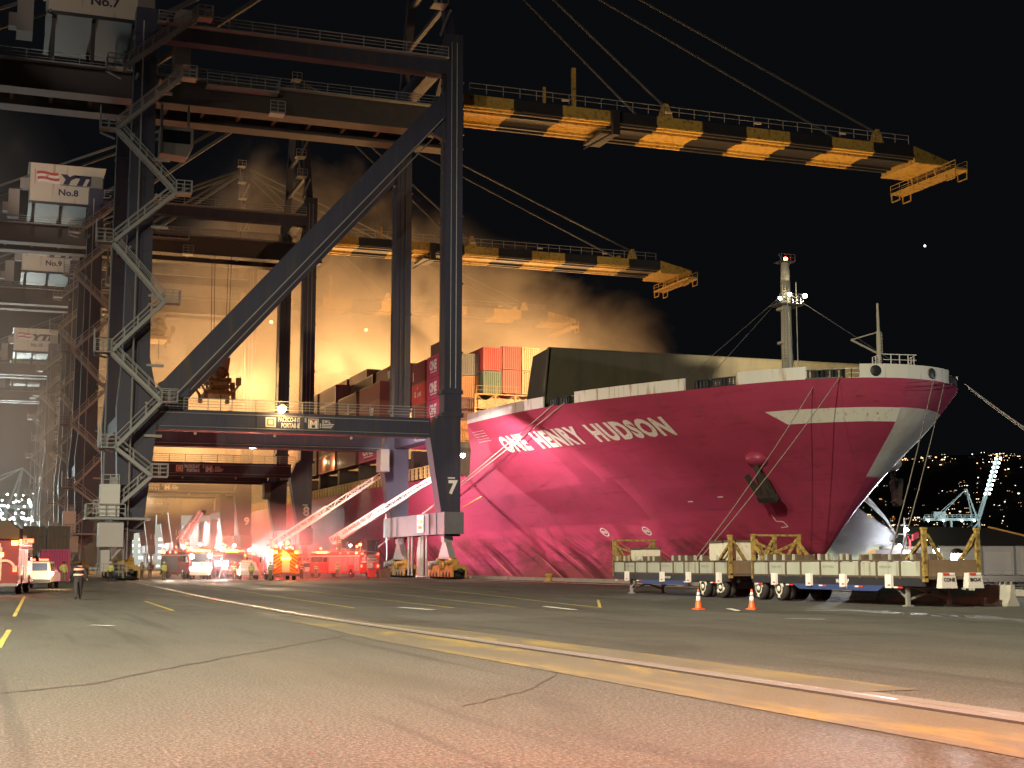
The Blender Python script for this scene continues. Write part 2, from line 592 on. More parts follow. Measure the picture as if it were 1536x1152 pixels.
def line(mb, p, q, w=0.06, z=0.006):
    d = Vector((q[0] - p[0], q[1] - p[1], 0)).normalized()
    n = Vector((-d.y, d.x, 0)) * w
    P, Q = Vector((p[0], p[1], z)), Vector((q[0], q[1], z))
    mb.add([P + n, P - n, Q - n, Q + n], [(0, 1, 2, 3)])
g = MB()
for p, q in [((6.39, 64.6), (6.09, 51.5)), ((6.09, 51.5), (5.2, 51.2)), ((15.2, 113), (12.75, 52)), ((12.75, 52), (11.2, 53)), ((19.4, 120), (16.27, 51)), ((16.27, 51), (12.9, 52.3)),
             ((24.4, 125), (18.74, 51)), ((28.5, 100), (21.4, 49.2)), ((33.5, 128), (27.6, 78)), ((21.4, 49.2), (26, 60)), ((40, 130), (36.2, 90)), ((0.75, 47.5), (1.65, 76)), ((0.2, 30), (0.5, 38))]:
    line(g, p, q)
g.build('lane_line', YLINE, kind='structure', label='thin yellow lane lines on the asphalt')
g = MB()
for p, q, w in [((14.6, 52.5), (14.9, 49.2), 0.16), ((20.1, 51.6), (19.7, 47.6), 0.14), ((25.6, 47.0), (24.6, 44.5), 0.12), ((2.6, 40.2), (3.15, 39.6), 0.10), ((27, 44), (29.5, 42.5), 0.08), ((22.6, 38), (23.3, 36.9), 0.08)]:
    line(g, p, q, w)
g.build('white_marking', WLINE, kind='structure', label='short worn white paint dashes on the asphalt')
CRK = mat('tar_seam', (0.05, 0.049, 0.043), 0.65)
g = MB()
def wob(pts, w, seed):
    rr = random.Random(seed)
    out = []
    for (a, c) in zip(pts, pts[1:]):
        n = 10
        for i in range(n):
            t = i / n
            out.append((a[0] + (c[0] - a[0]) * t + rr.uniform(-.05, .05), a[1] + (c[1] - a[1]) * t + rr.uniform(-.05, .05)))
    out.append(pts[-1])
    for p, q in zip(out, out[1:]):
        line(g, p, q, w * rr.uniform(0.5, 1.4), 0.0055)
wob([(7.8, 32.6), (2.95, 23.8), (1.3, 20.6), (-1.5, 18.2)], 0.04, 1)
wob([(8.3, 20.6), (6.6, 17.6), (5.2, 16.0)], 0.012, 2)
wob([(11.2, 40), (16, 36.5), (22, 35), (34, 31)], 0.03, 3)
wob([(13.5, 30), (22, 28.2), (33, 24)], 0.03, 4)
wob([(12, 47), (18, 43), (24, 38)], 0.02, 5)
wob([(3.6, 62), (3.9, 40)], 0.02, 6)
g.build('asphalt_seam', CRK, kind='structure', label='dark tarred seams and cracks in the asphalt')

# litter and grit on the asphalt
g = MB()
rr = random.Random(3)
for i in range(90):
    y = 9 + 60 * rr.random() ** 1.6
    x = rr.uniform(-0.1 * y - 1, 0.9 * y + 3)
    s = rr.uniform(0.006, 0.017)
    a = rr.uniform(0, 6.28)
    c, d = math.cos(a) * s, math.sin(a) * s
    g.add([(x - c, y - d, 0.003), (x + d, y - c, 0.003), (x + c * 1.6, y + d * 1.6, 0.003), (x, y, s * 0.9)], [(0, 1, 3), (1, 2, 3), (2, 0, 3)])
tag(g.build('grit', mat('grit_stone', (0.2, 0.19, 0.17), .9)), 'small pale stones and grit scattered over the asphalt', 'grit', kind='stuff')

# kerb along the quay edge
for i, y in enumerate(range(40, 400, 12)):
    k = MB().box(QE - 0.55, QE - 0.02, y + 0.35, y + 11.65, 0, 0.32).build('quay_kerb', CONC)
    tag(k, 'low concrete kerb block in the row along the quay edge', 'kerb', 'kerb blocks along the quay edge')
# bollards on the quay
def bollard(loc, label, col):
    t = thing('mooring_bollard', label, 'bollard', loc, 0, 'mooring bollards on the quay edge')
    MB().lathe((0, 0, 0), (0, 0, 1), [(0, .42), (.08, .42), (.09, .26), (.45, .24), (.55, .34), (.68, .36), (.76, .2)], 16).build('post', col, t, True)
    MB().lathe((-.36, 0, .6), (1, 0, 0), [(0, .09), (.06, .13), (.66, .13), (.72, .09)], 10).build('horn', col, t, True)
    MB().box(-.6, .6, -.6, .6, 0.0, 0.03).build('base_plate', BLK, t)
bollard((46.9, 119.2, 0), 'yellow mooring bollard in front of the hull near the crane foot', YEL)
bollard((47.6, 94.5, 0), 'yellow mooring bollard behind the farther trailer', YEL)
bollard((47.6, 68.6, 0), 'yellow mooring bollard behind the nearer trailer', YEL)

# hills far across the harbour, with town lights
g = MB()
rr = random.Random(11)
NX, NY = 60, 10
for j in range(NY + 1):
    for i in range(NX + 1):
        a = R(14 + 50 * i / NX)   # bearing from +Y toward +X
        d = 2600 + 340 * j
        h = -6 + 760 * min(0.62 + 0.04 * j / NY, j / NY) ** 1.15 * (0.62 + 0.2 * math.sin(a * 9 + 1) + 0.1 * math.sin(a * 23 + j)) + rr.uniform(-3, 3)
        g.v.append((d * math.sin(a), d * math.cos(a), h if j else -6))
for j in range(NY):
    for i in range(NX):
        k = j * (NX + 1) + i
        g.f.append((k, k + 1, k + NX + 2, k + NX + 1))
        g.m.append(0)
HV = list(g.v)
g.build('hills', mat('hill_scrub', (0.045, 0.046, 0.042), 0.9, 0, 0.4, 0.01), kind='structure', smooth=True)
def hill_at(a, d):
    i = min(NX - 1, max(0, (math.degrees(a) - 14) / 50 * NX))
    j = min(NY - 1, max(0, (d - 2600) / 340))
    i0, j0 = int(i), int(j)
    u, v = i - i0, j - j0
    q = lambda ii, jj: HV[jj * (NX + 1) + ii][2]
    return (q(i0, j0) * (1 - u) + q(i0 + 1, j0) * u) * (1 - v) + (q(i0, j0 + 1) * (1 - u) + q(i0 + 1, j0 + 1) * u) * v
cols = [('town_lights_warm', (1, 0.66, 0.33), 4.0), ('town_lights_white', (1, 0.9, 0.75), 4.0), ('town_lights_amber', (1, 0.48, 0.16), 5.0)]
mbs = [MB() for _ in cols]
CLUS = [(R(rr.uniform(29, 47)), rr.uniform(2650, 4900)) for _ in range(46)]
for i in range(900):
    a = R(rr.uniform(28, 48))
    d = rr.triangular(2640, 5300, 3300)
    if rr.random() < 0.45:
        ca, cd = rr.choice(CLUS)
        a, d = ca + R(rr.gauss(0, .5)), min(5500, max(2640, cd + rr.gauss(0, 60)))
    z = hill_at(a, d) + rr.uniform(6, 12)
    s = rr.choice([0.3, 0.35, 0.4, 0.45, 0.5, 0.6, 0.7, 0.9, 1.4]) * d / 3400
    n = rr.choice([1, 1, 1, 2, 3])
    mbx = rr.choices(mbs, [5, 4, 2])[0]
    for k in range(n):
        aa = a + R(rr.uniform(-0.12, 0.12)) * (k > 0)
        x, y = d * math.sin(aa), d * math.cos(aa)
        w = s * rr.choice([1, 1, 2])
        tx, ty = math.cos(aa), -math.sin(aa)
        mbx.add([(x - tx * w, y - ty * w, z), (x, y, z - s), (x + tx * w, y + ty * w, z), (x, y, z + s), (x, y - s, z), (x, y + s, z)],
                [(0, 1, 4), (1, 2, 4), (2, 3, 4), (3, 0, 4), (1, 0, 5), (2, 1, 5), (3, 2, 5), (0, 3, 5)])
for (n, c, st), m_ in zip(cols, mbs):
    tag(m_.build('town_lights', glow(n, c, st)), 'scattered ' + n.split('_')[-1] + ' town lights on the dark hillside', 'town lights', kind='stuff')
# a bright star
d = 5200
a = math.atan((1400 - 768) / 2130) + YAW
tag(MB().ball((d * math.sin(a), d * math.cos(a), 1130), 4.2).build('star', glow('starlight', (1, 1, 1), 3)), 'single bright star in the black sky right of the boom', 'star')

# ------------------------------------------------------------------ ship-to-shore cranes
CX0 = 12.7      # landside rail
CG = [('crane', 154)]
def zig(pts, mb_st, mb_rl, y0, w=0.9):
    """stair flights between successive landings in the plane y = y0"""
    for (a, za), (c, zc) in zip(pts, pts[1:]):
        for yy in (y0 - w / 2, y0 + w / 2):
            mb_st.bar((a, yy, za), (c, yy, zc), 0.09, 0.34)
            mb_rl.rail([(a, yy, za + 0.1), (c, yy, zc + 0.1)], 1.05, 1.9, 0.075, 1)
        n = int(abs(zc - za) / 0.28)
        for k in range(1, n):
            t = k / n
            mb_st.box(a + (c - a) * t - 0.13, a + (c - a) * t + 0.13, y0 - w / 2, y0 + w / 2, za + (zc - za) * t - 0.02, za + (zc - za) * t + 0.02)

def make_crane(label):
    t = thing('gantry_crane', label, 'crane', (CX0, 154, 0), 0, 'ship cranes lined up along the quay')
    NF, FF = -10.5, 9.6          # front faces of the near and far frames
    D = 1.9
    for f in (NF, FF):
        # landside leg: wide below the portal, slimmer above
        m = MB()
        m.hexa([(-1.3, f, 4.9), (1.1, f, 4.9), (1.1, f + D, 4.9), (-1.3, f + D, 4.9)], [(-1.75, f, 16.9), (2.3, f, 16.9), (2.3, f + D, 16.9), (-1.75, f + D, 16.9)])
        m.hexa([(-1.75, f, 16.9), (2.3, f, 16.9), (2.3, f + D, 16.9), (-1.75, f + D, 16.9)], [(-1.35, f, 22), (1.25, f, 22), (1.25, f + D, 22), (-1.35, f + D, 22)])
        m.hexa([(-1.35, f, 22), (1.25, f, 22), (1.25, f + D, 22), (-1.35, f + D, 22)], [(-1.15, f, 58), (0.95, f, 58), (0.95, f + D, 58), (-1.15, f + D, 58)])
        m.build('leg', NAVY, t)
        # waterside leg
        m = MB()
        m.hexa([(32.0, f, 4.5), (33.7, f, 4.5), (33.7, f + D, 4.5), (32.0, f + D, 4.5)], [(30.3, f, 14.95), (33.7, f, 14.95), (33.7, f + D, 14.95), (30.3, f + D, 14.95)])
        m.hexa([(30.3, f, 14.95), (33.7, f, 14.95), (33.7, f + D, 14.95), (30.3, f + D, 14.95)], [(31.2, f, 17.2), (33.7, f, 17.2), (33.7, f + D, 17.2), (31.2, f + D, 17.2)])
        m.hexa([(31.85, f, 17.2), (33.8, f, 17.2), (33.8, f + D, 17.2), (31.85, f + D, 17.2)], [(32.0, f, 59.5), (33.8, f, 59.5), (33.8, f + D, 59.5), (32.0, f + D, 59.5)])
        m.box(31.5, 34.0, f - 0.12, f + D + 0.1, 17.1, 17.5)
        m.box(31.6, 33.95, f - 0.1, f + D + 0.1, 19.6, 20.0)
        m.box(32.45, 33.2, f - 0.06, f - 0.001, 17.8, 19.3)
        m.build('leg', NAVY, t)
        # bolted flanges, ladder and conduits on the waterside leg
        for z in (24, 31.5, 39, 46.5, 54):
            MB().box(31.85, 33.92, f - 0.1, f + D + 0.1, z, z + 0.16).build('leg_flange', NAVY, t)
            MB().box(-1.3, 1.12, f - 0.1, f + D + 0.1, z + 1.2, z + 1.36).build('leg_flange', NAVY, t)
        m = MB()
        m.tube((33.1, f - 0.12, 20.2), (33.1, f - 0.12, 58.5), 0.06, 6)
        m.tube((32.5, f - 0.1, 20.2), (32.5, f - 0.1, 58.5), 0.045, 6)
        m.build('leg_conduit', GALV if f < 0 else DGREY, t)
        m = MB()
        for yy in (f + 0.5, f + 1.0):
            m.bar((31.6, yy, 20.1), (31.65, yy, 58.0), 0.06)
        for k in range(94):
            m.box(31.57, 31.68, f + 0.5, f + 1.0, 20.3 + 0.4 * k, 20.34 + 0.4 * k)
        m.build('leg_ladder', DGREY, t)
        # portal beam with walkway rail on top
        m = MB()
        m.box(2.2, 30.4, f + 0.1, f + D - 0.1, 14.95, 16.9)
        m.box(2.2, 30.4, f - 0.1, f + D + 0.1, 14.83, 14.95)
        for x in range(4, 30, 4):
            m.box(x, x + 0.1, f + 0.04, f + 0.1, 14.95, 16.9)
        m.build('portal_beam', NAVY, t)
        for x in (9.0, 16.4, 23.8):
            MB().box(x, x + 0.5, f + 0.02, f + D - 0.02, 14.96, 16.93).build('splice_plate', NAVY, t)
        m = MB()
        m.tube((2.4, f + 0.03, 16.55), (30.2, f + 0.03, 16.55), 0.05, 6)
        m.tube((2.4, f + 0.03, 15.2), (30.2, f + 0.03, 15.2), 0.035, 6)
        m.build('beam_conduit', GALV, t)
        MB().rail([(2.3, f + 0.05, 16.9), (31.0, f + 0.05, 16.9)], 1.15, 2.4, 0.085, 3).build('handrail', GALV, t)
        # upper beam and its walkway
        MB().box(0.95, 32.0, f + 0.15, f + D - 0.15, 54.9, 56.4).build('upper_beam', NAVY, t)
        m = MB().box(0.9, 32, f - 0.75, f + 0.1, 56.4, 56.55)
        m.rail([(1.0, f - 0.7, 56.55), (31.9, f - 0.7, 56.55)], 1.1, 2.3, 0.075, 2)
        m.build('walkway', GALV, t)
        # long diagonal brace and its stiffening ribs
        m = MB()
        k = 0.0 if f < 0 else 1.3
        m.bar((2.0 + k, f + 0.95, 17.4 - k * 0.4), (31.6 + k * 0.5, f + 0.95, 51.2 - k), 1.3, 2.1)
        m.build('diagonal_brace', NAVY, t)
        m = MB()
        m.bar((2.9, f + 0.2, 17.2), (31.6, f + 0.2, 49.8), 0.1, 0.12)
        m.bar((3.6, f + 1.8, 16.9), (32.0, f + 1.8, 49.2), 0.1, 0.12)
        m.build('cable_tray', GALV, t)
        m = MB()
        m.prism([(28.6, 49.2), (32.1, 53.3), (32.1, 47.4)], 'y', f + 0.55, f + 1.35)
        m.build('gusset_plate', NAVY, t)
        MB().prism([(2.2, 16.9), (5.2, 16.9), (5.2, 21.2), (2.2, 19.5)], 'y', f + 0.55, f + 1.35).build('gusset_plate', NAVY, t)
    # beams across the crane (along the rails)
    W = D
    for x0, x1, nm, mt in ((-1.3, 1.1, 'sill_beam', NAVY), (31.6, 33.75, 'sill_beam', mat('sill_lit_tone', (0.17, 0.17, 0.20), 0.4, 0, 0.2, 1.2, 0.05, (0.2, 0.12, 0.08), 0.1))):  # waterside sill paler than navy: lamplight put into its colour
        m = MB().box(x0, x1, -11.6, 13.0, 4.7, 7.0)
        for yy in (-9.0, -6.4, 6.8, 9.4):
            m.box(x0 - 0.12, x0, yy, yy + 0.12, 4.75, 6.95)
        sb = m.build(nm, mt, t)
        if x0 > 10:
            m = MB().box(x0 - 0.16, x0 - 0.125, -4.4, -2.0, 5.0, 6.9, 0)
            put_text(m, 'YUSEN', (x0 - 0.17, -2.2, 6.0), (0, -1, 0), (0, 0, 1), 0.42, 2.0, 1, .03)
            put_text(m, 'TERMINALS', (x0 - 0.17, -2.2, 5.35), (0, -1, 0), (0, 0, 1), 0.42, 2.0, 1, .03)
            m.build('sign_board', [SIGN, mat('sign_orange', (0.75, 0.25, 0.05), 0.5)], sb)
    for x0, x1, z0, z1 in ((-1.2, 1.0, 15.2, 16.8), (31.9, 33.6, 15.2, 16.8), (-1.0, 0.8, 54.9, 56.4), (32.1, 33.6, 57.4, 59.2), (-0.9, 0.7, 36, 37.2)):
        MB().box(x0, x1, -8.6, 9.6, z0, z1).build('cross_beam', NAVY, t)
    MB().box(29.2, 30.25, 5.6, 7.6, 12.2, 14.8).build('switch_cabinet', mat('cabinet_beige', (0.16, 0.14, 0.12), 0.6), t)
    # bogies
    for x in (-0.1, 32.85):
        for yc in (-8.6, 9.8):
            m = MB()
            m.box(x - 0.5, x + 0.5, yc - 0.5, yc + 0.5, 3.9, 4.7)
            for s in (-1, 1):
                m.prism([(yc + s * 0.25 - 1.5, 2.1), (yc + s * 2.2 + 1.2 * 0, 2.1), (yc + s * 0.3, 4.2)] if s > 0 else [(yc - 2.2, 2.1), (yc - 0.25 + 1.5, 2.1), (yc - 0.3, 4.2)], 'x', x - 0.35 + 0.02 * s, x + 0.35 + 0.02 * s)
            m.build('equaliser_beam', mat('equaliser_paint', (0.34, 0.33, 0.34), 0.5, 0, 0.25, 2), t)
            for s in (-1, 1):
                y = yc + s * 2.3
                m = MB()
                m.box(x - 0.62, x + 0.62, y - 1.95, y + 1.95, 0.95, 1.5)
                m.box(x - 0.8, x - 0.62, y - 2.1, y + 2.1, 0.25, 1.35)
                m.box(x + 0.62, x + 0.8, y - 2.1, y + 2.1, 0.25, 1.35)
                m.prism([(y - 1.0, 1.5), (y + 1.0, 1.5), (y + 0.3, 2.2), (y - 0.3, 2.2)], 'x', x - 0.4, x + 0.4)
                bo = m.build('bogie', YEL, t)
                for k in (-1.1, 0.0, 1.1):
                    m = MB().lathe((x - 0.86, y + k, 0.42), (1, 0, 0), [(0, .2), (.06, .36), (.5, .40), (1.2, .40), (1.66, .36), (1.72, .2)], 14)
                    m.build('wheel', BLK, bo, True)
                m = MB()
                m.lathe((x - 1.15, y - 0.4, 1.7), (1, 0, 0), [(0, .2), (.5, .28), (.9, .28)], 10)
                m.nxt().box(x - 1.05, x - 0.8, y + 0.5, y + 1.4, 1.0, 1.9)
                m.build('drive_motor', YEL if s < 0 else GALV, bo, True)
            m = MB()
            for yy in (yc - 4.6, yc + 4.6):
                m.nxt().lathe((x, yy - 0.5, 0.9), (0, 1, 0), [(0, .22), (.2, .25), (.8, .25), (1.0, .22)], 10)
            m.build('buffer', BLK, t)
    m = MB()
    m.lathe((32.6, 0.4, 0.2), (0, 0, 1), [(0, .5), (2.6, .5), (4.4, .3)], 12)
    for yy in (-3.2, -1.8, 2.6, 4.0):
        m.tube((32.2, yy, 0.3), (32.2, yy, 4.7), 0.14, 8)
    m.build('cable_reel_post', GALV, t)
    # main girders over the portal and behind it
    for y0, y1 in ((-3.4, -1.7), (2.7, 4.4)):
        m = MB().box(-30, 36.2, y0, y1, 50.6, 53.2)
        m.box(-30, 36.2, y0 - 0.35, y1 + 0.35, 50.4, 50.6)
        m.box(-30, 36.2, y0 - 0.2, y1 + 0.2, 53.2, 53.35)
        m.build('main_girder', BROWN, t)
    for x in range(-29, 36, 4):
        MB().box(x, x + 0.4, -1.7, 2.7, 51.0, 52.6).build('girder_tie', BROWN, t)
    m = MB()
    m.rail([(-30, -3.9, 53.4), (36, -3.9, 53.4)], 1.1, 2.6, 0.07, 2)
    m.box(-30, 36, -4.3, -3.5, 53.25, 53.4)
    m.build('walkway', GALV, t)
    # hangers between the girder and the upper frame
    m = MB()
    for x in (0, 32.8):
        for y in (-2.6, 3.5):
            m.nxt().bar((x, y, 53.3), (x, y + (-6 if y < 0 else 6), 56.4 if x == 0 else 58.5), 0.5, 0.5)
    m.build('hanger', NAVY, t)
    # boom in painted sections, black and yellow
    P = 6.15
    xs = 36.2
    for k in range(11):
        x0, x1 = xs + k * P, xs + (k + 1) * P
        if k == 10:
            x1 = x0 + 7.4
        cm = YEL if k % 2 == 0 else mat('boom_black', (0.022, 0.02, 0.024), 0.5, 0, 0.2, 1)
        m = MB()
        if k < 10:
            m.box(x0, x1, -3.4, 3.2, 54.1, 55.4)
            m.box(x0, x1, -3.65, 3.45, 53.9, 54.1)
            for yy, zz in ((-3.0, 53.7), (-1.9, 53.6), (1.9, 53.6), (3.0, 53.55)):
                m.box(x0, x1, yy - 0.22, yy + 0.22, zz, 53.9)
            m.box(x0, x1, -3.5, -3.4, 54.2, 54.32)
        else:
            m.hexa([(x0, -3.5, 53.3), (x1, -1.2, 53.9), (x1, 1.6, 53.9), (x0, 3.9, 53.3)], [(x0, -3.5, 55.45), (x1, -1.2, 54.6), (x1, 1.6, 54.6), (x0, 3.9, 55.45)])
            m.box(x0, x0 + 5.5, -3.7, 4.1, 53.15, 53.3)
        m.build('boom_section', cm, t)
    x_end = xs + 10 * P + 7.4
    m = MB()
    for yy in (-3.7, 4.1):
        m.rail([(xs + 0.6, yy, 55.5), (xs + 60.5, yy, 55.5)], 1.15, 2.05, 0.06, 1)
    m.build('boom_handrail', GREY, t)
    m = MB()
    for x in (12, 25.5, 37.8, 50):
        m.nxt().box(xs + x, xs + x + 0.9, -3.95, -3.75, 55.75, 55.95)
    m.build('walkway_lamp', mat('lamp_shade', (0.5, 0.42, 0.38), 0.4), t)
    # masts and fittings on the boom
    m = MB().box(xs + 13.6, xs + 14.05, -3.3, -2.9, 55.4, 60.2)
    m.build('boom_mast', YEL, t)
    MB().box(xs + 9.9, xs + 10.2, -3.3, -3.0, 55.4, 57.4).build('boom_post', YEL, t)
    for x in (xs + 26.0, xs + 56.2):
        m = MB()
        for yy in (-3.2, -2.7, 2.5, 3.0):
            m.nxt()
            m.prism([(x - 0.9, 55.45), (x + 0.9, 55.45), (x + 0.25, 57.2), (x - 0.35, 57.2)], 'y', yy, yy + 0.14)
        m.build('stay_bracket', YEL, t)
    # trolley under the boom, seen against the dark sky
    m = MB()
    m.box(xs + 17.6, xs + 19.8, -2.6, 3.0, 52.8, 53.2)
    m.box(xs + 18.3, xs + 19.2, -4.5, -3.9, 52.2, 55.2)
    m.bar((xs + 18.6, -4.0, 52.6), (xs + 16.6, 0.5, 51.6), 0.16, 0.16)
    m.build('trolley', BLK, t)
    # tip platform across the boom end
    m = MB()
    xe = x_end
    m.box(xe - 3.4, xe - 1.6, -6.5, 7.6, 52.0, 52.16)
    for yy in (-6.5, -3.2, 0.4, 3.8, 7.4):
        m.bar((xe - 3.4, yy, 52.1), (xe - 1.6, yy, 52.1), 0.18, 0.3)
    for xx in (xe - 3.4, xe - 1.6):
        m.bar((xx, -6.5, 52.0), (xx, 7.6, 52.0), 0.16, 0.34)
        for yy in (-2.4, 2.6):
            m.bar((xx, yy, 52.1), (xx - 0.3, yy, 54.0), 0.16, 0.16)
        m.rail([(xx, -6.5, 52.2), (xx, 7.6, 52.2)], 1.0, 2.0, 0.07, 1)
    for y0 in (-6.4, 5.6):
        for xx in (xe - 3.4, xe - 1.6):
            m.bar((xx, y0, 52.0), (xx, y0, 50.9), 0.12)
            m.bar((xx, y0, 50.9), (xx, y0 + 1.8, 50.9), 0.12)
            m.bar((xx, y0 + 1.8, 52.0), (xx, y0 + 1.8, 50.9), 0.12)
    m.build('tip_platform', YEL, t)
    # apex frame and stays
    m = MB()
    for y in (-8.9, 10.2):
        m.bar((32.8, y, 59.4), (32.6, 0.5 + (y - 0.5) * 0.22, 82), 1.0, 1.0, (0, 1, 0))
    for z, k in ((64, 0.82), (69, 0.64), (74, 0.47), (79, 0.3)):
        m.bar((32.7, 0.5 - 9.5 * k, z), (32.7, 0.5 + 9.5 * k, z), 0.5, 0.5)
    m.build('apex_frame', NAVY, t)
    m = MB()
    zl = 59.5
    for i in range(6):
        z1 = zl + 3.6
        yb = -8.9 + (zl - 59.5) * 0.33
        m.bar((31.4, yb - 0.9, zl), (31.2 if i % 2 else 33.0, yb + 0.4, z1), 0.12, 0.3)
        m.box(30.6, 32.2, yb - 1.1, yb + 0.7, z1 - 0.1, z1)
        m.rail([(30.6, yb - 1.1, z1), (32.2, yb - 1.1, z1)], 1.1, 0.8, 0.07, 1)
        zl = z1
    m.build('apex_stair', GALV, t)
    m = MB()
    for yy in (-2.9, 3.3):
        m.tube((32.6, 0.5 + (yy - 0.5) * 0.6, 81.5), (xs + 25.9, yy, 56.9), 0.16, 6)
        m.tube((32.6, 0.5 + (yy - 0.5) * 0.6, 81.5), (xs + 56.0, yy, 56.9), 0.16, 6)
    m.build('forestay', DGREY, t)
    m = MB()
    for yy in (-2.9, 3.3):
        m.bar((32.6, 0.5 + (yy - 0.5) * 0.6, 81.5), (0, yy * 3, 57.0), 0.5, 0.5)
        m.bar((32.6, 0.5 + (yy - 0.5) * 0.6, 81.5), (-26, yy, 53.3), 0.32, 0.32)
    m.build('backstay', mat('stay_grey', (0.12, 0.12, 0.12), 0.6), t)
    # machinery house on the girder behind the legs
    m = MB()
    m.box(-9.6, 1.2, -5.6, 7.0, 58.3, 64.2)
    m.hexa([(-9.9, -5.9, 64.2), (1.5, -5.9, 64.2), (1.5, 7.3, 64.2), (-9.9, 7.3, 64.2)], [(-9.9, 0.2, 65.0), (1.5, 0.2, 64.7), (1.5, 1.0, 64.7), (-9.9, 1.0, 65.0)])
    h = m.build('machinery_house', mat('house_white', (0.62, 0.54, 0.44), 0.55, 0, 0.1, 0.7, 0.02, (0.3, 0.22, 0.14), 0.1, True), t)
    m = MB()
    m.box(-9.7, 1.3, -5.75, 7.1, 57.9, 58.3)
    for x in (-9.0, -5, -1):
        m.bar((x, -3.6, 53.4), (x, -4.6, 57.9), 0.4)
        m.bar((x, 4.6, 53.4), (x, 5.6, 57.9), 0.4)
    for x in (-9.5, 1.0):
        m.box(x, x + 0.2, -6.6, -5.7, 57.95, 58.1)
    m.build('house_frame', BLK, t)
    m = MB().box(-0.7, 1.0, -6.6, -5.62, 59.0, 62.6)
    m.build('vent_box', mat('vent_grey', (0.26, 0.23, 0.2), 0.6), h)
    for q in ((-12.6, -11.0, -4.5, -1.5, 56.2, 60.2), (-13.4, -12.6, -4.0, -2.5, 56.8, 58.2), (-11.0, -9.62, -4.6, -3.6, 60.3, 62.0), (3.4, 5.0, -5.2, -2.0, 54.2, 60.4)):
        MB().box(*q).build('equipment_cabinet', mat('cabinet_grey', (0.3, 0.27, 0.25), 0.6), t)
    # stair tower on the outer face of the near landside leg
    ys = -13.0
    st, rl = MB(), MB()
    pts = [(-2.3, 6.4), (1.5, 10.0), (-2.0, 12.7), (2.2, 17.3), (-2.7, 21.9), (2.2, 27.1), (-2.9, 32.7), (3.0, 38.2), (-2.9, 44.1), (3.2, 50.1), (-2.5, 50.4 + 0.02), (4.6, 56.6)]
    zig(pts[:10], st, rl, ys)
    zig(pts[10:], st, rl, ys)
    sf = st.build('stair_flight', GALV, t)
    rl.build('handrail', GALV, sf)
    for i, (x, z) in enumerate(pts):
        m = MB()
        s = 1 if x > 0 else -1
        x1 = x + s * 1.5
        a, c = min(x, x1), max(x, x1)
        m.box(a, c, ys - 0.7, ys + 0.7, z - 0.1, z)
        m.rail([(a, ys - 0.7, z), (c, ys - 0.7, z), ], 1.2, 0.75, 0.075, 2)
        m.rail([(x1, ys - 0.7, z), (x1, ys + 0.7, z)], 1.2, 0.7, 0.075, 2)
        m.rail([(a, ys + 0.7, z), (c, ys + 0.7, z)], 1.2, 0.75, 0.075, 2)
        if i in (2, 4, 6, 8):
            MB().box(a - 0.1, a - 0.03, ys - 0.7, ys + 0.7, z, z + 2.2).build('landing_screen', GALV, t)
        m.bar((x * 0.4, ys + 0.7, z - 0.1), (x * 0.4, NF, z - 0.1), 0.2)
        m.bar((a, ys + 0.7, z - 0.2), (c if s < 0 else a - 1.0, NF, z - 0.2), 0.16)
        m.build('landing', GALV, t)
    m = MB()
    for x, z0, z1 in ((-2.9, 4.7, 33), (-0.5, 2.0, 56)):
        m.tube((x, ys + 1.0, z0), (x, ys + 1.0, z1), 0.09, 6)
    for z in range(14, 56, 7):
        m.box(0.9, 2.6, NF - 0.35, NF - 0.02, z, z + 0.25)
    m.build('conduit', GALV, t)
    # lift car at the foot of the tower, control cabinets and access platform
    m = MB().box(-3.3, -1.5, -14.6, -13.0, 6.05, 9.1)
    lc = m.build('lift_car', WHT, t)
    m = MB()
    m.rail([(-3.2, -14.4, 9.1), (-1.6, -14.4, 9.1)], 0.9, 0.8, 0.08, 1)
    m.box(-2.4, -1.7, -14.2, -13.5, 9.1, 9.8)
    m.build('roof_rail', GALV, lc)
    m = MB()
    m.box(-4.6, 1.4, -15.0, -11.6, 5.75, 5.95)
    m.rail([(-4.5, -15.0, 5.95), (-1.0, -15.0, 5.95)], 1.25, 0.9, 0.08, 2)
    m.rail([(-4.5, -15.0, 5.95), (-4.5, -11.7, 5.95)], 1.25, 1.0, 0.08, 2)
    for x, y in ((-4.3, -14.6), (0.9, -14.6)):
        m.bar((x, y, 5.8), (0, -11, 4.8), 0.2)
    m.build('access_platform', GALV, t)
    m = MB()
    m.box(-3.3, -1.0, -13.9, -12.0, 3.2, 5.6)
    m.box(-3.0, -2.2, -13.9, -12.0, 0.9, 2.9)
    m.build('control_cabinet', mat('cabinet_white', (0.55, 0.52, 0.5), 0.5), t)
    m = MB()
    for x in (-3.2, -0.9, -2.0):
        m.tube((x, -13.2, 0.4), (x, -13.2, 4.0), 0.08, 6)
    m.bar((-3.2, -13.2, 0.6), (-0.9, -13.2, 3.4), 0.12, 0.2)
    m.rail([(-3.4, -13.9, 0.5), (-0.6, -13.9, 0.5)], 1.1, 0.7, 0.06, 2)
    m.build('base_ladder', GALV, t)
    # drivers' cabin and platforms under the girder near the landside legs
    m = MB()
    m.box(2.2, 5.6, -4.6, -2.2, 45.6, 47.6)
    m.hexa([(2.2, -4.6, 44.6), (5.0, -4.6, 44.4), (5.0, -2.2, 44.4), (2.2, -2.2, 44.6)], [(2.2, -4.6, 45.6), (5.6, -4.6, 45.6), (5.6, -2.2, 45.6), (2.2, -2.2, 45.6)])
    for x in (2.4, 5.2):
        m.bar((x, -3.4, 47.6), (x, -3.0, 50.4), 0.25)
    cab = m.build('operator_cabin', mat('cabin_paint', (0.24, 0.21, 0.18), 0.5), t)
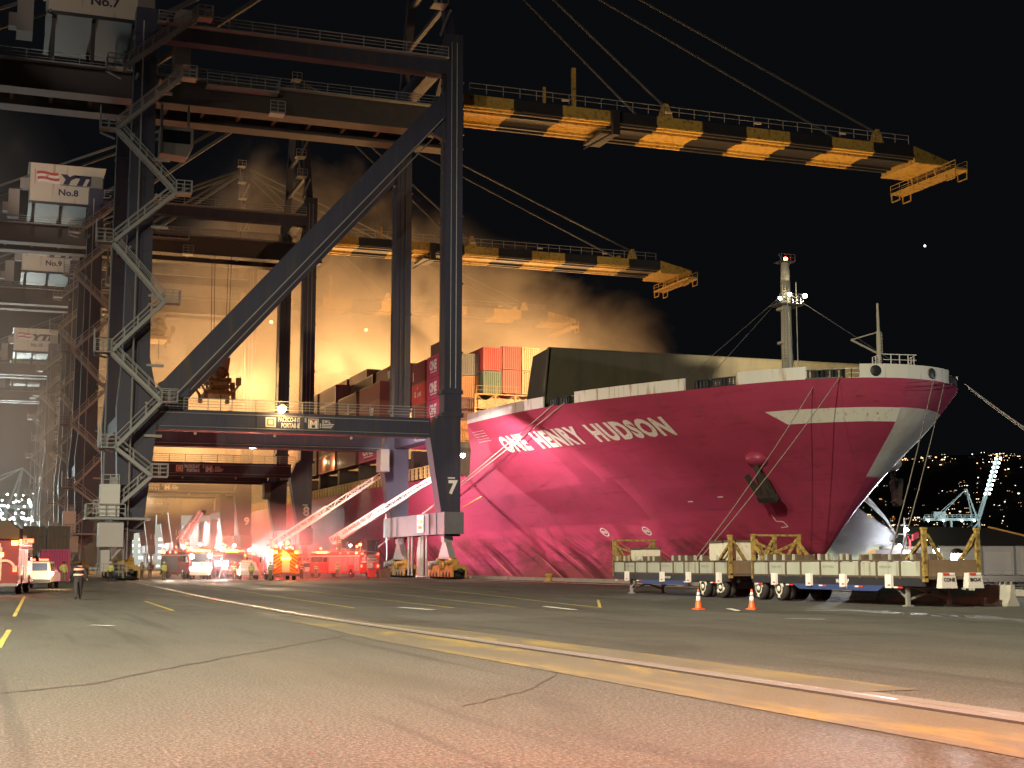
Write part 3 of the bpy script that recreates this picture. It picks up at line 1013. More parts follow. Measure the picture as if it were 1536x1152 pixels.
    m = MB().box(2.5, 5.3, -4.66, -4.6, 45.8, 47.2).box(5.6, 5.66, -4.4, -2.4, 45.8, 47.2)
    m.build('window', GLASS, cab)
    m = MB()
    m.box(6.8, 14.5, -5.4, -3.9, 52.3, 52.5)
    m.rail([(6.8, -5.4, 52.5), (14.5, -5.4, 52.5)], 1.2, 1.7, 0.08, 2)
    m.rail([(14.5, -5.4, 52.5), (14.5, -3.9, 52.5)], 1.2, 0.8, 0.08, 2)
    m.rail([(13.6, -5.4, 50.2), (15.2, -5.4, 50.2)], 1.2, 0.8, 0.08, 2)
    m.box(13.6, 15.2, -5.4, -3.9, 50.0, 50.2)
    m.build('service_platform', GALV, t)
    # festoon lamps below the beams
    m = MB()
    for x in (6, 14, 22, 29):
        m.nxt().ball((x, NF + 0.8, 14.6), 0.16, 6)
        m.tube((x, NF + 0.8, 14.6), (x, NF + 0.8, 14.85), 0.05, 6)
    m.build('beam_lamp', mat('lamp_housing', (0.6, 0.55, 0.5), 0.4), t)
    return t

crane = make_crane('nearest navy gantry crane, numbered 7, towering at the left of the bow')
CR_Y = [154, 229, 284, 392, 455]
CR_L = [None, 'second navy gantry crane, numbered 8, its striped boom reaching into the smoke',
        'third gantry crane, numbered 9, mostly behind smoke', 'fourth gantry crane in the row, a dim outline in the smoke', 'last gantry crane of the row, far off in the haze']
cranes = [crane]
HOUSE = ('machinery_house', 'house_frame', 'equipment_cabinet')
for i in range(1, 5):
    c = dup(crane, (CX0, CR_Y[i], 0), None, CR_L[i])
    for ch in c.children:
        if ch.name.split('.')[0] in HOUSE:
            ch.location.z = -1.8
    cranes.append(c)
for i, c in enumerate(cranes):
    num = str(7 + i)
    m = MB()
    w = text_width(num) * 1.25
    put_text(m, num, (32.8 - 0.42, -10.5, 9.0), (1, 0, 0), (0, 0, 1), 1.35, None, 0, 0.04)
    if i < 2:
        m.box(32.3, 33.1, -10.512, -10.5, 10.55, 10.68)
    m.build('number_sign', SIGN, c)
    m = MB()
    Y = -10.412
    x0 = 25.6 - CX0
    m.box(x0, x0 + 1.05, Y - 0.03, Y, 15.4, 16.4, 1)
    m.box(x0 + 0.14, x0 + 0.91, Y - 0.04, Y - 0.03, 15.54, 16.26, 2)
    m.box(x0 + 0.3, x0 + 0.75, Y - 0.05, Y - 0.04, 15.68, 16.12, 1)
    put_text(m, 'PACECO-MITSUI', (x0 + 1.28, Y, 16.0), (1, 0, 0), (0, 0, 1), 0.46, 2.9, 0, 0.03)
    put_text(m, 'PORTAINER', (x0 + 1.62, Y, 15.4), (1, 0, 0), (0, 0, 1), 0.46, 2.2, 0, 0.03)
    xm = x0 + 4.4
    m.box(xm, xm + 1.05, Y - 0.03, Y, 15.4, 16.4, 0)
    m.box(xm + 0.06, xm + 0.99, Y - 0.036, Y - 0.03, 15.46, 16.34, 3)
    put_text(m, 'M', (xm + 0.12, Y - 0.04, 15.5), (1, 0, 0), (0, 0, 1), 0.72, 0.82, 0, 0.05)
    m.prism([(xm + 0.35, 16.32), (xm + 0.75, 16.32), (xm + 0.5, 15.9)], 'y', Y - 0.05, Y - 0.037, 4)
    put_text(m, 'S.W.L.', (xm + 1.45, Y, 16.0), (1, 0, 0), (0, 0, 1), 0.3, 0.9, 0, 0.03)
    for k in range(3):
        m.box(xm + 1.2, xm + 1.32, Y - 0.012, Y, 15.82 - k * 0.17, 15.92 - k * 0.17, 0)
        m.box(xm + 1.42, xm + 2.7 - 0.12 * k, Y - 0.012, Y, 15.83 - k * 0.17, 15.91 - k * 0.17, 0)
    m.build('maker_sign', [SIGN, SIGN, mat('sign_orange', (0.75, 0.25, 0.05), 0.5), SIGNB, SIGNR], c)
    if i < 4:
        m = MB()
        Y = -5.612
        put_text(m, 'YTI', (-5.2, Y, 61.35), (1, 0, 0), (0, 0, 1), 1.35, 5.4, 0, 0.08, shear=0.25)
        m.box(-5.2, -0.8, Y - 0.01, Y, 61.05, 61.15, 0)
        put_text(m, 'No.' + str(7 + i if i < 3 else 10), (-5.4, Y, 59.5), (1, 0, 0), (0, 0, 1), 0.95, 2.9, 0, 0.03)
        # red and white waving flag
        for k in range(4):
            z = 61.3 + 0.42 * k
            for s in range(6):
                xa, xb = -8.7 + 0.53 * s + 0.08 * (3 - k), -8.7 + 0.53 * (s + 1) + 0.08 * (3 - k)
                za, zb = 0.12 * math.sin(s * 1.0), 0.12 * math.sin((s + 1) * 1.0)
                if k in (0, 3) or k in (1, 2):
                    m.add([(xa, Y - 0.012, z + za), (xb, Y - 0.012, z + zb), (xb, Y - 0.012, z + zb + 0.42), (xa, Y - 0.012, z + za + 0.42)], [(0, 1, 2, 3)], 1 if k in (1, 3) else 2)
        m.box(-8.95, -8.85, Y - 0.014, Y, 61.0, 63.3, 1)
        put_text(m, 'Y', (-7.4, Y - 0.02, 61.85), (1, 0, 0), (0, 0, 1), 0.6, 0.5, 1, 0.05)
        m.build('house_sign', [SIGNB, SIGNR, SIGN], c, loc=(0, 0, -1.8 if i else 0))

# lamps that burn on the portal beams
def lamp_thing(name, label, loc, r, gm, group=None, pole=None):
    t = thing(name, label, 'lamp', loc, 0, group)
    MB().ball((0, 0, 0), r, 8).build('bulb', gm, t, True)
    MB().lathe((0, 0, r * 0.55), (0, 0, 1), [(0, r * 1.2), (r * 0.5, r * 0.9), (r * 0.8, r * 0.3)], 10).build('shade', DGREY, t)
    return t
lamp_thing('beam_lamp', 'glaring orange lamp on the portal beam above the maker sign', (27.15, 143.1, 17.25), 0.42, glow('lamp_sodium_hot', (1.0, 0.72, 0.3), 60))
lamp('beam_lamp_light', 'POINT', (27.15, 142.4, 17.5), 700, SODIUM, 0.3)
# spreaders hanging from the trolleys of the second and third cranes
def spreader(loc, label, hang):
    t = thing('container_spreader', label, 'spreader', loc, 0, 'spreaders hanging from the cranes')
    SPM = mat('spreader_yellow', (0.42, 0.30, 0.12), 0.6, 0, 0.3, 1.2, 0.05, (0.08, 0.05, 0.03), 0.35)
    m = MB()
    m.hexa([(-1.2, -2, 4.4), (1.2, -2, 4.4), (1.2, 2, 4.4), (-1.2, 2, 4.4)], [(-1.5, -2, 6.9), (1.5, -2, 6.9), (1.5, 2, 6.9), (-1.5, 2, 6.9)])
    m.build('headblock', mat('spreader_cream', (0.5, 0.40, 0.24), 0.6, 0, 0.2, 1.5), t)
    MB().lathe((0, -2.3, 4.3), (0, 1, 0), [(0, .3), (.02, 1.0), (.3, 1.0), (.32, .85), (4.2, .85), (4.22, 1.0), (4.6, 1.0)], 16).build('sheave', SPM, t, True)
    m = MB()
    m.box(-1.9, 1.6, -3.2, 3.2, 2.9, 3.5)
    m.box(-1.6, 1.3, -2.9, 2.9, 1.9, 2.4)
    m.box(-2.2, 1.7, -3.4, 3.4, 0.9, 1.5)
    for x in (-1.5, 1.1):
        m.bar((x, -2.5, 1.4), (x, -2.5, 4.4), 0.3)
        m.bar((x, 2.5, 1.4), (x, 2.5, 4.4), 0.3)
    m.build('frame', SPM, t)
    for x, s in ((-2.4, -1), (1.9, 1)):
        for y in (-3.1, 3.1):
            m = MB().box(x - 0.3, x + 0.3, y - 0.4, y + 0.4, 0.1, 1.3)
            m.bar((x, y, 1.2), (x + 0.9 * s, y, 2.6), 0.35)
            m.box(x + 0.6 * s - 0.25, x + 0.6 * s + 0.55, y - 0.3, y + 0.3, 2.4, 3.6)
            m.build('flipper', SPM, t)
    m = MB()
    for x in (-1.1, 1.1):
        for y in (-1.6, 1.6):
            m.nxt().tube((x, y, 6.9), (x * 1.2, y, hang), 0.05, 6)
    m.build('rope', DGREY, t)
    MB().tube((0.1, -2.2, 0.9), (0.1, -2.2, -3.0), 0.07, 6).build('hanging_cable', BLK, t)
spreader((32.7, 226, 27.0), 'big beige spreader hanging in the orange smoke beside the diagonal brace', 24)
spreader((29.2, 287, 44.6), 'small far spreader hanging beside the stair tower against the smoke', 8)

# ------------------------------------------------------------------ the container ship
SCX = 76.0
UP = [(0, 0), (0.25, 2.0), (1, 4.2), (2.5, 6.6), (5, 9.2), (9, 11.8), (14, 14.2), (20, 17.1), (26, 19.6), (32, 21.5), (40, 22.9), (52, 23.7), (64, 24.0), (400, 24.0)]
LO = [(0, 0), (0.3, .3), (10, 2.4), (20, 5.2), (30, 8.4), (45, 13.8), (60, 18.6), (75, 22), (90, 23.7), (105, 24.0), (400, 24.0)]
def itp(T, t):
    if t <= 0:
        return 0.0
    for k in range(len(T) - 1):
        a, b = T[k]
        c, d = T[k + 1]
        if t <= c:
            # cubic Hermite with finite-difference slopes for a fair curve
            m0 = (d - T[k - 1][1]) / (c - T[k - 1][0]) if k > 0 else (d - b) / (c - a) * 1.6
            m1 = (T[k + 2][1] - b) / (T[k + 2][0] - a) if k + 2 < len(T) else 0
            h = c - a
            s = (t - a) / h
            return (2 * s**3 - 3 * s**2 + 1) * b + (s**3 - 2 * s**2 + s) * h * m0 + (-2 * s**3 + 3 * s**2) * d + (s**3 - s**2) * h * m1
    return T[-1][1]
def ystem(z):
    if z < 2:
        return 120.8 + (2 - z) * .9
    if z < 14:
        return 120.8 - (z - 2) * 1.07
    return 107.96 - (z - 14) * .75 + (z - 14) ** 2 * .05
def half(Y, z):
    t = Y - ystem(z)
    u = min(1.0, max(0.0, (t - 10) / 32.0))
    w = min(1, max(0, (z - 1) / 17.0)) ** (1.15 + 0.65 * u * u * (3 - 2 * u))
    return (1 - w) * itp(LO, t) + w * itp(UP, t)
def hullx(Y, z, side=-1):
    return SCX + side * half(Y, z)
def hulln(Y, z, side=-1):
    e = 0.15
    p = Vector((hullx(Y, z, side), Y, z))
    a = Vector((hullx(Y + e, z, side), Y + e, z)) - p
    c = Vector((hullx(Y, z + e, side), Y, z + e)) - p
    n = a.cross(c) if side > 0 else c.cross(a)
    n.normalize()
    if n.x * side < 0:
        n = -n
    return p, n, a.normalized(), c.normalized()

ship = thing('container_ship', 'huge magenta container ship moored bow first along the quay', 'ship')
HULL, nt, b = node_mat('magenta_hull_paint')
tc = nt.nodes.new('ShaderNodeTexCoord')
sep = nt.nodes.new('ShaderNodeSeparateXYZ')
nt.links.new(tc.outputs['Object'], sep.inputs[0])
n1 = noise(nt, mapped(nt, (0.18, 0.18, 0.5)), 0.6, 7, 0.65)
n2 = noise(nt, mapped(nt, (0.5, 0.5, 0.06)), 1.2, 7, 0.7)
n3 = noise(nt, mapped(nt, (0.35, 0.35, 0.9)), 0.5, 8, 0.68, 0.5)
c = ramp(nt, n1, [(0.3, (0.37, 0.046, 0.098)), (0.7, (0.46, 0.062, 0.126))])
rustm = ramp(nt, n2, [(0.54, 0.0), (0.74, 0.5)])
c = mixc(nt, rustm, c, (0.17, 0.07, 0.035))
zlow = mathn(nt, 'SUBTRACT', 1.0, mathn(nt, 'DIVIDE', mathn(nt, 'ADD', sep.outputs[2], 4.0), 8.8))
grow = ramp(nt, mathn(nt, 'ADD', zlow, mathn(nt, 'MULTIPLY', mathn(nt, 'SUBTRACT', n3, 0.5), 1.5)), [(0.36, 0.0), (0.5, 0.72)])
c = mixc(nt, grow, c, (0.15, 0.045, 0.03))
boot = ramp(nt, mathn(nt, 'SUBTRACT', 0.1, sep.outputs[2]), [(0.2, 0.0), (0.25, 0.6)])
c = mixc(nt, boot, c, (0.22, 0.05, 0.03))
scr = ramp(nt, noise(nt, mapped(nt, (1.0, 0.10, 3.2), (0.06, 0, 0)), 0.7, 7, 0.72), [(0.56, 0.0), (0.70, 0.55)])
c = mixc(nt, scr, c, (0.17, 0.022, 0.038))
# slanting streaks low on the bow: raking shadows and fender scuffs painted in
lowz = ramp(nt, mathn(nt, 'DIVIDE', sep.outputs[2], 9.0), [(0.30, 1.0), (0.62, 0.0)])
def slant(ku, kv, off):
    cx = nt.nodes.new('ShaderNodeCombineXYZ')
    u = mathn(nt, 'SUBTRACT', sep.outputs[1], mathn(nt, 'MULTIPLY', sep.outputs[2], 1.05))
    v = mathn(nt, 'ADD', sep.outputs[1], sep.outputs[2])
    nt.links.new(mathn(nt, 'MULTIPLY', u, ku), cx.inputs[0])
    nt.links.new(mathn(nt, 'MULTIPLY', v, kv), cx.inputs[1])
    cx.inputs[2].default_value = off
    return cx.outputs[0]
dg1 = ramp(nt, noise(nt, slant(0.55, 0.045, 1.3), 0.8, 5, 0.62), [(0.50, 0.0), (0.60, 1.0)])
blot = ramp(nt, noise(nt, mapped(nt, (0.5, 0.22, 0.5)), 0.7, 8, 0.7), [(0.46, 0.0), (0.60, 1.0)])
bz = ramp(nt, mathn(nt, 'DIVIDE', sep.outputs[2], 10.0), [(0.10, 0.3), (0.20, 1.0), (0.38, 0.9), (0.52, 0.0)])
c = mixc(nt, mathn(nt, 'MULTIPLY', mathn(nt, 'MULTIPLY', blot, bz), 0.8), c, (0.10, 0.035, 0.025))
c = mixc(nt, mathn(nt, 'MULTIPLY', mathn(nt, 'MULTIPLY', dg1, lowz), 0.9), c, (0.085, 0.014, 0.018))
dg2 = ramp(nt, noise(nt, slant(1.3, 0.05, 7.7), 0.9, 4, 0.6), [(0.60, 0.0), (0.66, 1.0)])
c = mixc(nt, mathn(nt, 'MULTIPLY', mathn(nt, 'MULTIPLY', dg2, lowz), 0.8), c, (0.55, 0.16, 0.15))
# plate seams
cmb = nt.nodes.new('ShaderNodeCombineXYZ')
nt.links.new(sep.outputs[1], cmb.inputs[0])
nt.links.new(sep.outputs[2], cmb.inputs[1])
brk = nt.nodes.new('ShaderNodeTexBrick')
brk.inputs['Scale'].default_value = 1.0
brk.inputs['Brick Width'].default_value = 9.0
brk.inputs['Row Height'].default_value = 2.35
brk.inputs['Mortar Size'].default_value = 0.035
brk.inputs['Mortar Smooth'].default_value = 0.4
brk.inputs['Color1'].default_value = (1, 1, 1, 1)
brk.inputs['Color2'].default_value = (.86, .86, .86, 1)
brk.inputs['Mortar'].default_value = (.78, .78, .78, 1)
nt.links.new(cmb.outputs[0], brk.inputs[0])
c = mixc(nt, 0.6, c, brk.outputs[0], 'MULTIPLY')
seam = brk.outputs['Fac']
# white below the stripe on the starboard bow
wx = ramp(nt, mathn(nt, 'SUBTRACT', sep.outputs[0], SCX - 0.05), [(0.0, 0.0), (0.02, 1.0)])
wz = ramp(nt, mathn(nt, 'DIVIDE', mathn(nt, 'SUBTRACT', 15.55, sep.outputs[2]), 10.0), [(0.0, 0.0), (0.004, 1.0), (0.58, 1.0), (0.60, 0.0)])
wy = ramp(nt, mathn(nt, 'DIVIDE', mathn(nt, 'SUBTRACT', 131, sep.outputs[1]), 10.0), [(0.0, 0.0), (0.05, 1.0)])
c = mixc(nt, mathn(nt, 'MULTIPLY', mathn(nt, 'MULTIPLY', wx, wz), wy), c, ramp(nt, n2, [(0.4, (0.62, 0.60, 0.56)), (0.7, (0.5, 0.42, 0.33))]))
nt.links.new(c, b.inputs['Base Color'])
b.inputs['Roughness'].default_value = 0.42
bp = nt.nodes.new('ShaderNodeBump')
bp.inputs['Strength'].default_value = 0.22
bp.inputs['Distance'].default_value = 0.35
# plating: slightly hollow panels between the frames
fx = mathn(nt, 'ABSOLUTE', mathn(nt, 'SINE', mathn(nt, 'MULTIPLY', sep.outputs[1], 1.05)))
fz = mathn(nt, 'ABSOLUTE', mathn(nt, 'SINE', mathn(nt, 'MULTIPLY', sep.outputs[2], 1.15)))
nt.links.new(mathn(nt, 'ADD', mathn(nt, 'SUBTRACT', mathn(nt, 'MULTIPLY', mathn(nt, 'MULTIPLY', fx, fz), 0.2), mathn(nt, 'MULTIPLY', seam, 0.15)), mathn(nt, 'MULTIPLY', n1, 0.6)), bp.inputs['Height'])
nt.links.new(bp.outputs[0], b.inputs['Normal'])

def ztop(Y):
    if Y < 159.5:
        return 18.0
    if Y < 163.5:
        return 18.0 - (Y - 159.5) * 1.3
    return 12.6
ts = [0, 0.04, 0.12, 0.25, 0.45, 0.75, 1.1, 1.7, 2.5, 3.5, 5, 7, 9, 11.5, 14, 17, 20, 23, 26, 29, 32, 36, 40, 44, 48, 50, 52.2, 52.25, 53.2, 54.5, 55.8, 58, 62, 66, 72, 80, 90, 100, 115, 140, 180, 230, 280, 318]
NZ = 26
m = MB()
for side in (-1, 1):
    o = len(m.v)
    for t in ts:
        yt = ystem(18) + t
        zt = ztop(yt)
        for k in range(NZ + 1):
            z = -4.2 + (zt + 4.2) * k / NZ
            Y = ystem(z) + t * (1 - (ystem(z) - ystem(18)) / 318.0)
            m.v.append((hullx(Y, z, side), Y, z))
    for i in range(len(ts) - 1):
        for k in range(NZ):
            a = o + i * (NZ + 1) + k
            m.f.append((a, a + 1, a + NZ + 2, a + NZ + 1) if side < 0 else (a, a + NZ + 1, a + NZ + 2, a + 1))
            m.m.append(0)
# transom
nE = (len(ts) - 1) * (NZ + 1)
nS = len(ts) * (NZ + 1)
m.f.append(tuple([nE + k for k in range(NZ + 1)] + [nS + nE + NZ - k for k in range(NZ + 1)]))
m.m.append(0)
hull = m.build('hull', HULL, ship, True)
# decks
m = MB()
yy = [ystem(18) + t for t in ts if t < 54]
yy = [y + 0.25 for y in yy]
vs = [(hullx(y, 17.2) + .12, y, 17.2) for y in yy] + [(hullx(y, 17.2, 1) - .12, y, 17.2) for y in reversed(yy)]
m.add(vs, [tuple(range(len(vs)))])
yy = [160, 164, 168, 174, 180, 190, 205, 230, 420]
vs = [(hullx(y, 12.3) + .15, y, 12.3) for y in yy] + [(hullx(y, 12.3, 1) - .15, y, 12.3) for y in reversed(yy)]
m.add(vs, [tuple(range(len(vs)))])
xa, xb = hullx(159.8, 12.3) + .3, hullx(159.8, 17.2) + .3
m.hexa([(xa, 159.6, 12.3), (2 * SCX - xa, 159.6, 12.3), (2 * SCX - xa, 159.9, 12.3), (xa, 159.9, 12.3)], [(xb, 159.6, 17.2), (2 * SCX - xb, 159.6, 17.2), (2 * SCX - xb, 159.9, 17.2), (xb, 159.9, 17.2)])
m.build('deck', mat('deck_paint', (0.09, 0.055, 0.04), 0.7, 0, 0.3, 1), ship)
# bulwark: plates standing on the rim of the forecastle
def bulwark(y0, y1, side=-1, h=1.15, cut=None):
    m = MB()
    n = max(3, int(abs(y1 - y0) / 0.6))
    if y0 < 110:
        n = 14
    P = [y0 + (y1 - y0) * (k / n) ** (1 if y0 > 107 else 1.8) for k in range(n + 1)]
    for a, c in zip(P, P[1:]):
        for y, q in ((a, c),):
            x0, x1 = hullx(a, 18, side), hullx(c, 18, side)
            e = -0.14 * side
            m.hexa([(x0 - 0.03 * -side, a, 18.0), (x1 - 0.03 * -side, c, 18.0), (x1 + e, c, 18.0), (x0 + e, a, 18.0)],
                   [(x0 - 0.03 * -side, a, 18 + h), (x1 - 0.03 * -side, c, 18 + h), (x1 + e, c, 18 + h), (x0 + e, a, 18 + h)])
    return m.build('bulwark', SHW, ship)
Y18 = ystem(18)
bulwark(139.2, 159.0)
bulwark(120.6, 134.0)
bulwark(109.55, 115.2)
m = MB()
# bow bulwark wraps round the stem
def rim(y, side, z=18.0):
    return Vector((hullx(y, z, side), y, z))
tt = [2.6, 2.0, 1.5, 1.05, 0.7, 0.42, 0.25, 0.12, 0.04]
arc = [rim(Y18 + t, -1) for t in [3.2] * 0 + tt[3:]] + [Vector((SCX, Y18, 18))] + [rim(Y18 + t, 1) for t in reversed(tt[1:])]
def rimplate(arc, h, th=0.14, name='bulwark', mt=SHW, z0=0.0):
    m = MB()
    for a, c in zip(arc, arc[1:]):
        d = (c - a).normalized()
        nrm = Vector((-d.y, d.x, 0))
        if nrm.y < 0:
            nrm = -nrm
        i0, i1 = a + nrm * th, c + nrm * th
        up = Vector((0, 0, h))
        z = Vector((0, 0, z0))
        m.hexa([a + z, c + z, i1 + z, i0 + z], [a + up, c + up, i1 + up, i0 + up])
    return m.build(name, mt, ship)
rimplate(arc, 1.25)
rimplate([rim(Y18 + t, 1) for t in (5.0, 6.5, 8.5, 11, 14, 18)], 1.2)
# panama holes in the bow bulwark
for y, sd in ((Y18 + 0.55, -1),):
    pass
m = MB()
for (px, py) in ((73.0, None), (78.9, None)):
    # find rim point with this x
    best = min(((abs(p.x - px), p) for p in [rim(Y18 + k * 0.02, -1 if px < SCX else 1) for k in range(0, 160)]), key=lambda q: q[0])[1]
    e = 0.3
    q = rim(best.y + 0.06, -1 if px < SCX else 1)
    d = (q - best).normalized()
    nrm = Vector((d.y, -d.x, 0))
    if nrm.y > 0:
        nrm = -nrm
    m.nxt().lathe(best + Vector((0, 0, 0.62)) - nrm * 0.1, nrm, [(0, .40), (0.16, .50), (0.2, .44), (0.19, .02)], 18)
m.build('fairlead_hole', BLK, ship, True)
# roller fairleads and bitts in the gaps of the bulwark
def fairlead(y, side=-1, w=1.3):
    p = rim(y, side)
    q = rim(y + 0.3, side)
    d = (q - p).normalized()
    m = MB()
    up = Vector((0, 0, 1))
    for k in (-0.5, -0.15, 0.15, 0.5):
        c = p + d * (w * k) + Vector((-side * 0.3, 0, 0))
        m.tube(c + up * 0.1, c + up * 0.75, 0.13, 8)
    c = p + Vector((-side * 0.3, 0, 0))
    m.bar(c - d * (w * 0.62) + up * 0.05, c + d * (w * 0.62) + up * 0.05, 0.5, 0.1)
    m.bar(c - d * (w * 0.62) + up * 0.8, c + d * (w * 0.62) + up * 0.8, 0.4, 0.1)
    for s in (-1, 1):
        m.bar(c + d * (w * 0.62 * s), c + d * (w * 0.62 * s) + up * 0.85, 0.3, 0.1)
    return m.build('fairlead', BLK, ship)
for y in (137.6, 135.8, 119.0, 117.2, 116.1, 109.2, 108.6, 108.1):
    fairlead(y)
for y in (Y18 + 3.0, Y18 + 4.2):
    fairlead(y, 1)
for y in (119.6, 109.0):
    p = rim(y, -1)
    m = MB().lathe(p + Vector((0.9, 0.4, 0.45)), (0.5, 1, 0), [(-.12, .3), (-.1, .5), (.1, .5), (.12, .3)], 14)
    m.build('rope_reel', BLK, ship, True)
m = MB()
for seg in ((138.9, 134.4), (120.2, 115.6), (109.4, 107.0)):
    n = 5
    m.nxt()
    pp = [rim(seg[0] + (seg[1] - seg[0]) * k / n, -1) + Vector((1.0, 0.3, -0.3)) for k in range(n + 1)]
    m.rail(pp, 1.25, 1.0, 0.06, 2)
m.build('deck_rail', WHT, ship)
# cage rail on the bow platform
m = MB()
for a, c in (((74.6, 107.5), (77.9, 107.0)), ((77.9, 107.0), (78.6, 109.2)), ((74.6, 107.5), (75.0, 109.6))):
    m.rail([(a[0], a[1], 18.9), (c[0], c[1], 18.9)], 1.45, 0.8, 0.07, 2)
m.build('deck_rail', WHT, ship)

# name, stripe and marks painted on the hull
PAINT = mat('hull_lettering', (0.72, 0.69, 0.60), 0.5, 0, 0.1, 1.5, 0, (0.4, 0.2, 0.12), 0.1)
def on_hull_text(txt, ya, yb, za, zb, h, mi_mat, name='lettering'):
    """text along the port bow from y = ya (left) to yb (right), baseline za to zb"""
    vs, fs = text_geo(txt, bold=0.05, spacing=1.12)
    W = max(v[0] for v in vs)
    m = MB()
    pts = []
    # walk along the hull so the letters keep their width on the curved plating
    N = 160
    L = [0.0]
    path = []
    for k in range(N + 1):
        y = ya + (yb - ya) * k / N
        z = za + (zb - za) * k / N
        path.append(Vector((hullx(y, z), y, z)))
        if k:
            L.append(L[-1] + (path[-1] - path[-2]).length)
    for v in vs:
        s = v[0] / W * L[-1]
        k = next((i for i in range(1, N + 1) if L[i] >= s), N)
        u = (s - L[k - 1]) / (L[k] - L[k - 1])
        y = path[k - 1].y + (path[k].y - path[k - 1].y) * u
        z = path[k - 1].z + (path[k].z - path[k - 1].z) * u
        z2 = z + v[1] * h
        x = hullx(y, z2)
        pts.append((x - 0.06, y, z2 - 0.02))
    m.add(pts, fs)
    return m.build(name, mi_mat, ship)
on_hull_text('ONE  HENRY  HUDSON', 154.2, 125.4, 14.45, 14.35, 1.55, PAINT)
# white bow stripe
m = MB()
def stripe(side, ylist, za, zb):
    for a, c in zip(ylist, ylist[1:]):
        q = []
        for y in (a, c):
            for z in (za(y), zb(y)):
                q.append((hullx(y, z, side) + side * 0.035, y - 0.03, z))
        m.add(q, [(0, 1, 3, 2)])
def zlo(y):
    return 14.25
def zhi(y):
    return 15.45 if y < 113.6 else 15.45 - (y - 113.6) * 1.6
yl = [114.3, 113.6, 113, 112.4, 111.8, 111.2, 110.6, 110, 109.5, 109, 108.6, 108.3, 108.05, 107.85]
for i in range(24):
    u0, u1 = i / 24, (i + 1) / 24
    q = []
    for u in (u0, u1):
        for z, s0 in ((14.3, 5.7), (15.5, 7.6)):
            y = ystem(z) + s0 * (1 - u) ** 1.4
            q.append((hullx(y, z) - 0.035, y - 0.03, z))
    m.add(q, [(0, 1, 3, 2)])
m.build('bow_stripe', PAINT, ship)
# bow marks
m = MB()
def ring(y, z, r, side=-1):
    p, n, a, c = hulln(y, z, side)
    vs, fs = [], []
    N = 22
    for k in range(N):
        t = 2 * math.pi * k / N
        for rr_ in (r, r * 0.8):
            vs.append(p + n * 0.05 + a * (math.cos(t) * rr_) + c * (math.sin(t) * rr_))
    for k in range(N):
        j = (k + 1) % N
        fs.append((2 * k, 2 * j, 2 * j + 1, 2 * k + 1))
    m.add(vs, fs)
    for s in (-1, 1):
        for u in (-1, 1):
            q = p + n * 0.055 + a * (0.26 * r * 1.3 * s) + c * (0.2 * r * u)
            m.add([q - a * 0.22 * r - c * 0.1 * r, q + a * 0.22 * r - c * 0.1 * r, q + a * 0.22 * r + c * 0.1 * r, q - a * 0.22 * r + c * 0.1 * r], [(0, 1, 2, 3)])
    q = p + n * 0.055
    m.add([q - a * 0.75 * r - c * 0.05 * r, q + a * 0.75 * r - c * 0.05 * r, q + a * 0.75 * r + c * 0.05 * r, q - a * 0.75 * r + c * 0.05 * r], [(0, 1, 2, 3)])
ring(149.4, 5.2, 0.62)
ring(142.35, 5.2, 0.62)
p, n, a, c = hulln(122.5, 5.7)
for (u0, v0), (u1, v1) in (((0.5, 0.9), (0.5, 0.1)), ((0.5, 0.1), (-0.35, 0.0)), ((-0.35, 0.0), (-0.5, -0.6)), ((-0.5, -0.6), (0.45, -0.7))):
    m.bar(p + n * 0.04 + a * u0 + c * v0, p + n * 0.04 + a * u1 + c * v1, 0.09, 0.03, n)
for y, z in ((132, 8.0), (127.5, 8.3)):
    p, n, a, c = hulln(y, z)
    m.bar(p + n * 0.04 - a * 0.35, p + n * 0.04 + a * 0.35, 0.12, 0.03, n)
# draught grid on the shoulder
for k in range(5):
    pts_ = [Vector((hullx(y, 17.0 - 0.28 * k), y, 17.0 - 0.28 * k)) for y in (159.2, 157.6, 156.0)]
    for u, v in zip(pts_, pts_[1:]):
        m.bar(u + Vector((-.04, -.02, 0)), v + Vector((-.04, -.02, 0)), 0.05, 0.04)
m.build('hull_mark', PAINT, ship)
# anchors in their bolsters
def anchor(y, z, side):
    p, n, a, c = hulln(y, z, side)
    MB().ball(p - n * 0.35, 1.35, 10, 0, 0.62).build('anchor_bolster', HULL, ship, True)
    at = (a * (-1)).normalized()      # toward the bow
    m = MB()
    base = p + n * 0.75 - c * 0.55
    dn = (Vector((0, 0, -1)) + at * 0.45).normalized()
    m.bar(p + n * 0.3, base + dn * 0.6, 0.45, 0.5)
    cr = base + dn * 0.9
    m.bar(cr - dn * 0.3, cr + dn * 2.3 + n * 0.1, 0.9, 0.5, n)
    for q in (-0.75, 0.75):
        tq = cr + dn * 1.6 + n * 0.35
        m.bar(cr + at * q + dn * 1.9 + n * .1, cr + at * q * 1.25 - dn * 0.9 + n * .75, 0.5, 0.35, n)
    m.bar(cr - at * 1.0 + dn * 2.0 + n * .1, cr + at * 1.0 + dn * 2.0 + n * .1, 0.6, 0.7, n)
    m.build('anchor', mat('anchor_iron', (0.035, 0.025, 0.02), 0.8, 0, 0.4, 2), ship)
anchor(119.5, 11.4, -1)
anchor(119.0, 11.2, 1)
